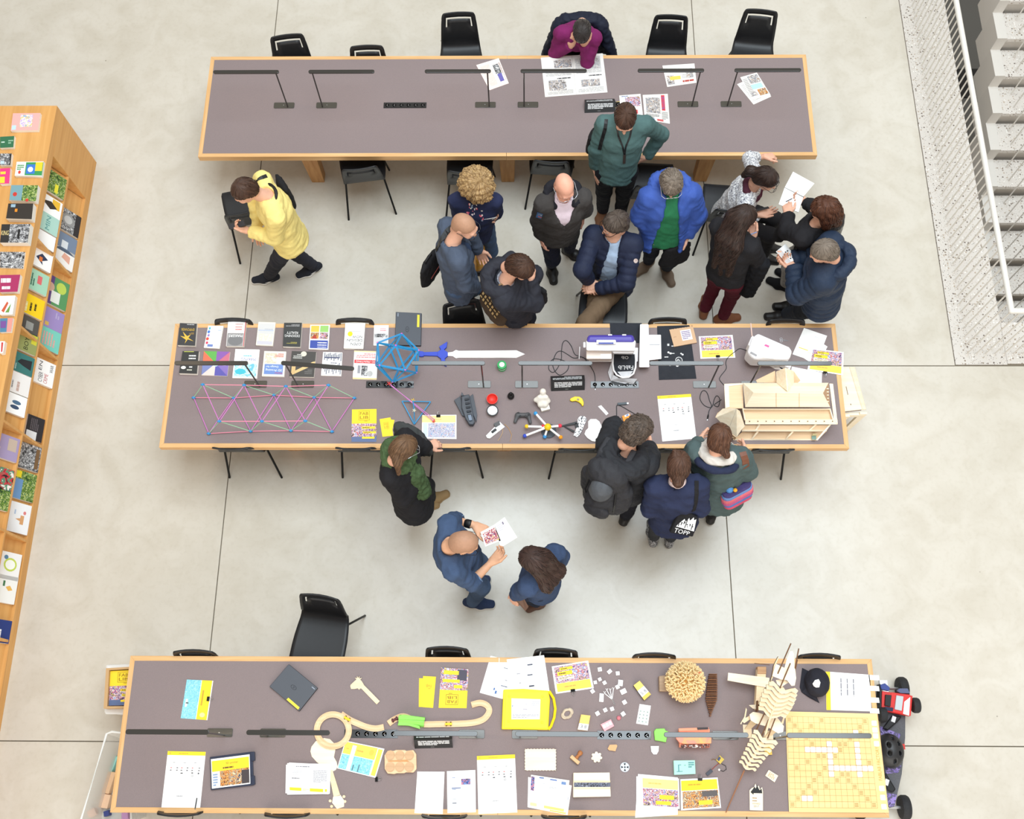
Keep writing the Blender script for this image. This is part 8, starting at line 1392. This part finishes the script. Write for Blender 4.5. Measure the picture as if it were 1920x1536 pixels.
for lb,p,w,h,col,it in (
    ('camouflage green book in the first upper niche',s3((352,540)),.21,.25,PH_GREEN,[('r',.1,.3,.5,.45,(230,220,60))]),
    ('white book with a yellow and black animal in the first upper niche',s3((322,670)),.17,.24,WHITE,[('r',.45,.1,.95,.45,(236,186,60)),('p',[(.3,.5),(.6,.9),(.75,.5),(.5,.2)],(60,52,46))]),
    ('mint green book lettered MIN in the first upper niche',s3((305,772)),.17,.23,(176,214,202),[T_('MIN',(90,150,150))]),
    ('white booklet low in the first upper niche',s3((275,865)),.14,.2,WHITE,[]),
    ('white book with a dark leaping figure in the second upper niche',s3((262,985)),.17,.23,WHITE,[('p',[(.2,.4),(.5,.75),(.8,.5),(.6,.2),(.4,.45)],(50,60,90)),('r',.35,.45,.6,.6,(220,120,60))]),
    ('pale mint book with red figures in the second upper niche',s3((230,1115)),.19,.23,(168,212,186),[('r',.4,.3,.8,.5,(220,110,110)),('l',.2,.6,.8,.8,2,(60,110,90))]),
    ('bright yellow book with black title in the second upper niche',s3((208,1265)),.18,.23,(248,208,30),[('l',.3,.3,.9,.45,1,(70,56,20)),('l',.2,.5,.9,.65,1,(70,56,20)),('l',.1,.7,.9,.85,1,(250,240,180))]),
    ('small dark grey book in the second upper niche',s3((178,1375)),.14,.19,(84,80,76),[('r',.2,.3,.7,.7,(150,150,146))]),
    ('olive book lettered BOYS in the third upper niche',s3((166,1478)),.18,.22,(150,156,96),[T_('BOYS',(50,56,30)),('r',.5,.05,.95,.3,(206,200,60))]),
    ('teal book with a dark bust in the third upper niche',s4((108,103)),.17,.22,(60,120,116),[('p',[(.3,.1),(.8,.1),(.7,.6),(.5,.75),(.4,.5)],(40,44,48)),('l',.1,.75,.6,.9,2,(180,206,200))]),
    ('off-white book with a pale title in the third upper niche',s4((92,193)),.18,.23,(240,236,234),[('l',.12,.4,.88,.6,1,(200,170,160)),('l',.2,.7,.8,.8,1,(150,150,150))]),
    ('white book with blue penguins in the third upper niche',s4((68,283)),.17,.22,WHITE,[('o',.35,.5,.1,.2,(60,80,110)),('o',.6,.45,.1,.2,(80,110,140))]),
    ('lilac book with a palace in the fourth upper niche',s4((38,480)),.20,.24,(166,150,186),[('r',.4,.1,.9,.45,(196,176,160)),('l',.2,.7,.6,.85,1,(236,226,150))]),
    ('red and black collage book in the fourth upper niche',s4((20,620)),.18,.22,ramp_mat('collage_red',[(40,40,40),(200,60,70),(90,140,110),(236,226,220)],22.),[]),
    ('green painted book in the fourth upper niche',s4((10,712)),.17,.2,PH_GREEN,[]),
    ('dark book with a grey face in the first lower niche',s3((432,765)),.22,.28,PH_BW,[('r',0,0,1,.22,(50,46,48)),('o',.55,.5,.28,.26,(150,150,150)),('o',.55,.5,.18,.17,(196,196,196))]),
    ('blue-grey book with a white square in the first lower niche',s3((405,890)),.18,.24,(120,136,160),[('r',.2,.4,.6,.7,(220,226,232))]),
    ('white book with orange drawings in the first lower niche',s3((395,980)),.18,.24,(246,242,238),[('p',[(.3,.2),(.7,.2),(.8,.5),(.5,.6)],(226,170,150))]),
    ('purple and green portrait book in the second lower niche',s3((352,1185)),.27,.28,(90,150,96),[('r',0,.6,1,1,(96,70,130)),('o',.6,.72,.16,.16,(206,170,150)),('r',.1,.3,.5,.65,(232,236,230)),('o',.7,.3,.2,.2,(190,210,90))]),
    ('plain lilac book in the second lower niche',s3((325,1345)),.19,.25,(160,140,196),[('l',.1,.55,.4,.85,1,(226,190,90)),('l',.6,.2,.9,.4,2,(190,176,214))]),
    ('mint book with pink pattern in the second lower niche',s3((305,1465)),.20,.25,(124,206,190),[('l',.2,.2,.8,.8,5,(226,170,160))]),
    ('white stack of books lettered CYBER WAR in the third lower niche',s4((200,142)),.22,.22,WHITE,[('t',.08,.55,.48,.75,'CYBER',(80,80,86)),('t',.08,.3,.48,.48,'CRIME',(200,90,90)),('t',.6,.1,.92,.26,'WAR',(80,80,86)),('t',.55,.65,.92,.8,'EN',(80,80,86))]),
    ('black book with a white corner in the third lower niche',s4((157,392)),.21,.18,(46,42,46),[('r',0,.35,.35,.95,(228,228,230)),('l',.4,.3,.9,.8,5,(100,92,96))]),
    ('dark group portrait book in the fourth lower niche',s4((135,522)),.22,.25,PH_BW,[('r',.1,.05,.9,.2,(120,90,60))]),
    ('landscape book with a yellow badge in the fourth lower niche',s4((105,650)),.24,.26,PH_GREEN,[('r',0,.5,.7,1,(110,150,196)),('r',.75,.6,.98,.85,(240,214,40))]),
    ('white book with a small church drawing in the fourth lower niche',s4((84,795)),.25,.24,(240,240,242),[('p',[(.3,.25),(.6,.25),(.6,.4),(.5,.4),(.45,.6),(.4,.4),(.3,.4)],(214,160,110)),('o',.7,.25,.06,.06,(220,130,130)),('l',.6,.6,.85,.7,1,(170,190,220))]),
    ('white book with a green oval in the fifth lower niche',s4((45,1012)),.22,.2,(240,238,236),[('o',.55,.5,.25,.32,(196,210,90)),('o',.55,.5,.18,.24,(244,244,236)),('o',.8,.75,.08,.1,(90,130,160))]),
    ('white book with a small pear drawing in the fifth lower niche',s4((28,1116)),.22,.2,(240,238,234),[('p',[(.5,.2),(.65,.35),(.58,.55),(.45,.4)],(230,180,90)),('r',.6,.6,.8,.7,(70,120,80))]),
    ('navy book in the sixth lower niche',s4((8,1305)),.18,.2,(40,58,120),[('l',.12,.4,.88,.6,1,(236,236,240))])):
    shelf_book(lb,*p[0],w,h,col,it)
# ================================================================ THINGS PEOPLE HOLD OR CARRY
def held(name,label,cat,px,z,th=.003,col=WHITE,items=(),zs=None):
    """flat thing held in the hands: four picture corners in reading order with their heights"""
    zs = zs or (z,)*4; w = [P(a,b,h) for (a,b),h in zip(px,zs)]; c = sum(w)/4; q = [v-c for v in w]; n = unit(np.cross(q[1]-q[0],q[3]-q[0])); n = n if n[2] > 0 else -n
    o = MB().hexa([v-n*th for v in q],q).build(name,col,None,c); tag(o,label,cat)
    if items: pm,ms = prints(q,items,n); pm.build('print',ms,o)
    return o
held('phone','black phone in the hand of the person in yellow','phone',norm_([(427,421),(457,412),(461,423),(432,431)]),1.165,.009,mat('phone_glass',(34,34,38),.15,spec=.6),[('r',.04,.08,.96,.92,(52,50,54))])
held('leaflet','folded white leaflet in the curly haired person\'s hands','leaflet',[(894,420),(926,411),(931,407),(899,413)],1.11,.002,WHITE,[('r',.1,.2,.9,.8,(196,204,216))],(1.20,1.20,1.27,1.27))
held('phone','dark phone in the raised palm of the patterned top person','phone',[(1416,393),(1440,387),(1443,390),(1420,396)],.945,.009,mat('phone_glass',(34,34,38),.15))
nbk = thing('notebook','open white notebook held by the person with the bob','notebook',P(1490,358,1.13)); b0 = np.array(nbk.location)
for nm,px in (('page',((1487,322),(1527,344),(1506,369),(1471,352))),('page',((1471,352),(1506,370),(1497,398),(1460,383)))): q = [P(*p,1.155)-b0 for p in px][::-1]; MB().hexa([v-A3(0,0,.006) for v in q],q).build(nm,WHITE,nbk)
MB().tube([P(1471,352,1.152)-b0,P(1507,370,1.152)-b0],.004,6).build('spine',C(60,52,50),nbk)
held('brochure','small brochure with dark squares held by the puffer jacket person','brochure',norm_([(1455,472),(1473,457),(1495,486),(1475,494)]),1.165,.003,WHITE,[('r',.02,.02,.42,.98,(206,200,198))]+[('r',.5+.2*(i % 2),.15+.22*(i//2),.62+.2*(i % 2),.23+.22*(i//2),(70,66,70)) for i in range(6)])
mg = thing('magazine','open magazine with a colour photo in the bald reader\'s hands','magazine',P(932,1000,1.2)); b0 = np.array(mg.location)
for px,it in ((((901,998),(927,984),(939,1014),(910,1025)),[('r',.08,.1,.95,.85,ramp_mat('photo_vivid',[(240,236,232),(200,60,60),(60,50,110),(230,120,60),(246,240,236),(110,60,130),(240,190,90)],55.))]),(((927,984),(946,970),(970,1008),(939,1027)),[('l',.2,.6,.7,.9,4,(200,196,204)),('r',.62,.78,.72,.9,(120,110,130))])):
    q = [P(*p,1.215)-b0 for p in (px[3],px[2],px[1],px[0])]; o = MB().hexa([v-A3(0,0,.004) for v in q],q).build('page',WHITE,mg); pm,ms = prints(q,it,A3(0,0,1.)); pm.build('print',ms,o)
bk_ = thing('notebook','closed brown notebook held low by the denim jacket person','notebook',P(976,1128,.86)); b0 = np.array(bk_.location)
q = [P(a,b,z)-b0 for a,b,z in ((961,1120,1.0),(977,1112,1.0),(991,1138,.86),(985,1146,.86))]; n = unit(np.cross(q[1]-q[0],q[3]-q[0])); n = n if n[2] > 0 else -n; MB().hexa([v-n*.018 for v in q],[v-n*.003 for v in q]).build('pages',C(240,230,210),bk_); MB().hexa([v-n*.003 for v in q],q).build('cover',C(120,92,78),bk_)
def pen(label,a,b,col): w = P(*a); d = P(*b)-w; t = thing('pen',label,'pen',w); MB().tube([(0,0,0),d*.85],.004,6).build('barrel',C(*col),t); MB().tube([d*.85,d],[.0036,.001],6).build('tip',BLK,t)
pen('pen in the hand of the person writing in the notebook',(1474,378,1.24),(1486,372,1.165),(40,40,60)); pen('pen held by the long-haired person',(1399,443,1.33),(1422,434,1.31),(120,150,200))
def bag(name,label,cat,c,size,rot,m,fold=.005,k=.03,extra=None):
    """soft bag: rounded box; c = (px, py, z)"""
    w = P(*c); t = thing(name,label,cat,w); R_ = np.array(Matrix.Rotation(math.radians(rot[0]),3,'Z') @ Matrix.Rotation(math.radians(rot[1]),3,'X') @ Matrix.Rotation(math.radians(rot[2]),3,'Y')); S = SDF(); a,b,c_ = size
    S.ecap(R_@A3(0,0,-c_),R_@A3(0,0,c_*.8),(a,b),(a*.86,b*.6),R_@A3(1,0,0),k); solid('bag_body',S,.011,m,t,fold=fold); return t,w,R_
BB = cloth('black_canvas',(36,35,37))
t,w,R_ = bag('shoulder_bag','black bag hanging behind the person in yellow','bag',(533,357,1.02),(.12,.05,.13),(-58,0,0),BB); p2.strap('bag_strap',[(474,346),(484,336),(500,330)],.03,BLACK)
p2.ring('neck_strap',BLACK,r=.078,rr=.008,up=.0,fwd=.015,tilt=.5,fold=.0)
t,w,R_ = bag('laptop_bag','black laptop bag on the blazer person\'s hip','bag',(806,500,.92),(.15,.05,.12),(62,0,0),BB); p4.strap('bag_strap',[(818,470),(828,450),(838,434),(850,424)],.04,BLACK)
q = R_@A3(.0,-.056,-.03); MB().box(q,(.16,.004,.008),M=Matrix(R_.tolist())).build('zip',C(150,60,50),t); MB().tube([R_@A3(-.05,0,.1),R_@A3(-.04,0,.15),R_@A3(.04,0,.15),R_@A3(.05,0,.1)],.007,6).build('handle',BLACK,t)
t,w,R_ = bag('handbag','mustard handbag half hidden behind the blazer person','bag',(900,480,.62),(.10,.05,.09),(75,0,0),mat('mustard_leather',(206,146,50),.5))
t,w,R_ = bag('messenger_bag','brown messenger bag with gold lettering blocks','bag',(934,566,.98),(.17,.06,.10),(-58,-35,0),cloth('brown_canvas',(74,60,48)))
for i in range(7):
    for j in range(3): q = R_@A3(-.12+.036*i,-.066,-.06+.036*j); MB().box(q,(.018,.003,.022) if (i+j) % 3 else (.026,.003,.010),M=Matrix(R_.tolist())).build('gold_glyph',C(190,160,110),t)
MB().tube([R_@A3(-.16,.0,.085),R_@A3(0,.01,.105),R_@A3(.16,.0,.085)],.014,8).build('tan_piping',C(186,152,104),t); p5.strap('bag_strap',[(938,545),(940,528),(946,512)],.035,cloth('tan_strap',(150,122,84)))
bag('bag','small black bag at the far side of the charcoal jacket person','bag',(1013,552,1.05),(.06,.04,.10),(-20,0,0),BB)
bag('handbag','black bag held by the blue raincoat person','bag',(1267,474,.72),(.14,.05,.13),(18,0,0),BLACKJ)
t,w,R_ = bag('backpack','glossy black rucksack on the writing person\'s back','backpack',(1566,428,1.12),(.10,.07,.14),(72,0,0),mat('glossy_black',(30,30,33),.3,spec=.6)); bag('handbag','black handbag on the writing person\'s near arm','bag',(1466,432,.95),(.05,.05,.10),(0,0,0),BB)
bag('shoulder_bag','black bag slung behind the person in teal','bag',(1109,262,1.26),(.07,.035,.10),(70,0,0),BB); p7.strap('bag_strap',[(1137,224),(1135,240),(1130,258),(1124,280)],.028,BLACK)
# big backpack
w = p15.root+(p15.mid+p15.j['pel'])/2-p15.fw*.20-p15.shax*.06+A3(0,0,.10); t = thing('backpack','large black rucksack with a grey panel worn at the middle table','backpack',w); f_,r_,u_ = -p15.fw,p15.shax,p15.up; BP = cloth('rucksack',(52,52,56),.6); S = SDF(); S.ecap(-u_*.24,u_*.20,(.185,.12),(.15,.10),r_,.05); S.ell(f_*.09-u_*.10,(.12,.09,.13),k=.05); S.cap(-r_*.15-u_*.16,-r_*.15+u_*.02,.05,.05,.03); S.cap(r_*.15-u_*.16,r_*.15+u_*.02,.05,.05,.03); solid('pack',S,.013,BP,t,fold=.008)
S = SDF(); S.ell(f_*.10+u_*.10,(.085,.085,.12),np.stack([r_,f_,u_],1),k=.02); solid('grey_panel',S,.01,cloth('grey_panel',(84,87,92),.5),t,fold=.004)
S = SDF(); S.ell(f_*.165-u_*.15,(.10,.04,.09),np.stack([r_,f_,u_],1),k=.02); solid('front_pocket',S,.01,BP,t,fold=.005)
for sg in (-1,1): a = r_*sg*.10; MB().tube([a+u_*.19+f_*.02,a+u_*.27-f_*.08,a+u_*.27-f_*.2,a+u_*.1-f_*.28],.02,8,flat=.4).build('shoulder_strap',BP,t); MB().tube([r_*sg*.10+u_*.16+f_*.06,r_*sg*.12+f_*.12,r_*sg*.11-u_*.2+f_*.1],.008,6).build('compression_strap',BLACK,t)
MB().tube([r_*-.03+u_*.2,r_*-.03+u_*.25,r_*.03+u_*.25,r_*.03+u_*.2],.008,6).build('grab_handle',BLACK,t)
# tote
k_ = p16.cast(1280,980); k_ = p16.root+k_+unit(CC-p16.root-k_)*.07; pn = unit(A3(.1,-.62,.78)); w = [CC+v*(np.dot(k_-CC,pn)/np.dot(v,pn)) for v in ((a-960)/F*CR-(b-768)/F*CU+CD for a,b in ((1256,1000),(1300,1008),(1310,972),(1278,952)))]; c = sum(w)/4; t = thing('tote_bag','black tote bag with a white skyline print and lettering','bag',c); q = [v-c for v in w]; n = unit(np.cross(q[1]-q[0],q[3]-q[0])); n = n if n[2] > 0 else -n; MB().hexa([v-n*.05 for v in q],q).build('bag_body',BB,t,bevel=.012)
pm,ms = prints(q,[('t',.12,.06,.8,.24,'TOPP',(236,236,236)),('p',[(.12,.3),(.95,.3),(.9,.9),(.8,.8),(.75,.92),(.62,.7),(.55,.8),(.45,.6),(.35,.68),(.2,.45)],(232,232,232))]+[('r',.18+.1*i,.33+.07*(i % 3),.22+.1*i,.44+.09*(i % 4),(50,48,50)) for i in range(7)]+[('o',.3+.13*i,.5+.05*(i % 2),.035,.03,(50,48,50)) for i in range(5)],n,.001); pm.build('print',ms,t); p16.strap('tote_strap',[(1306,902),(1306,925),(1304,945),(1300,958)],.03,BB)
# striped pouch
c = P(1382,926,1.02); t = thing('striped_bag','pink and blue striped bag on the coat person\'s side','bag',c); R_ = np.array(Matrix.Rotation(math.radians(28),3,'Z') @ Matrix.Rotation(math.radians(-25),3,'X')); cols = ((206,84,110),(96,120,180),(190,90,130),(214,110,120),(110,140,190),(80,70,120))
for i,cc_ in enumerate(cols): zl = -.085+i*.028; s_ = 1-.05*abs(i-2.5); MB().prism([(p[0],p[1]) for p in rrect(.27*s_,.10*s_,.045)],zl,zl+.0285).build('stripe_panel',cloth('stripe%d' % i,cc_),t,rot=Matrix(R_.tolist()).to_euler(),bevel=.004)
MB().ball((0,0,0),.03,n=12).build('pompom',C(84,140,200),t,R_@A3(-.06,.0,.10)); MB().ball((0,0,0),.016,n=10).build('tassel',C(240,170,40),t,R_@A3(-.03,-.03,.10)); p17.strap('bag_strap',[(1392,848),(1397,862),(1399,876)],.05,BRNLEA)
S = SDF(); b_ = P(776,826,1.12)-p14.root+A3(.08,0,0); S.ecap(b_+A3(-.1,.03,-.16),b_+A3(-.1,.03,.08),(.17,.06),(.14,.055),A3(.85,-.5,0),.04); o = solid('grey_coat',S,.013,cloth('grey_coat',(66,68,68)),None,p14.root,.010,.08); tag(o,'dark grey coat bunched on the far side of the green scarf person','coat')
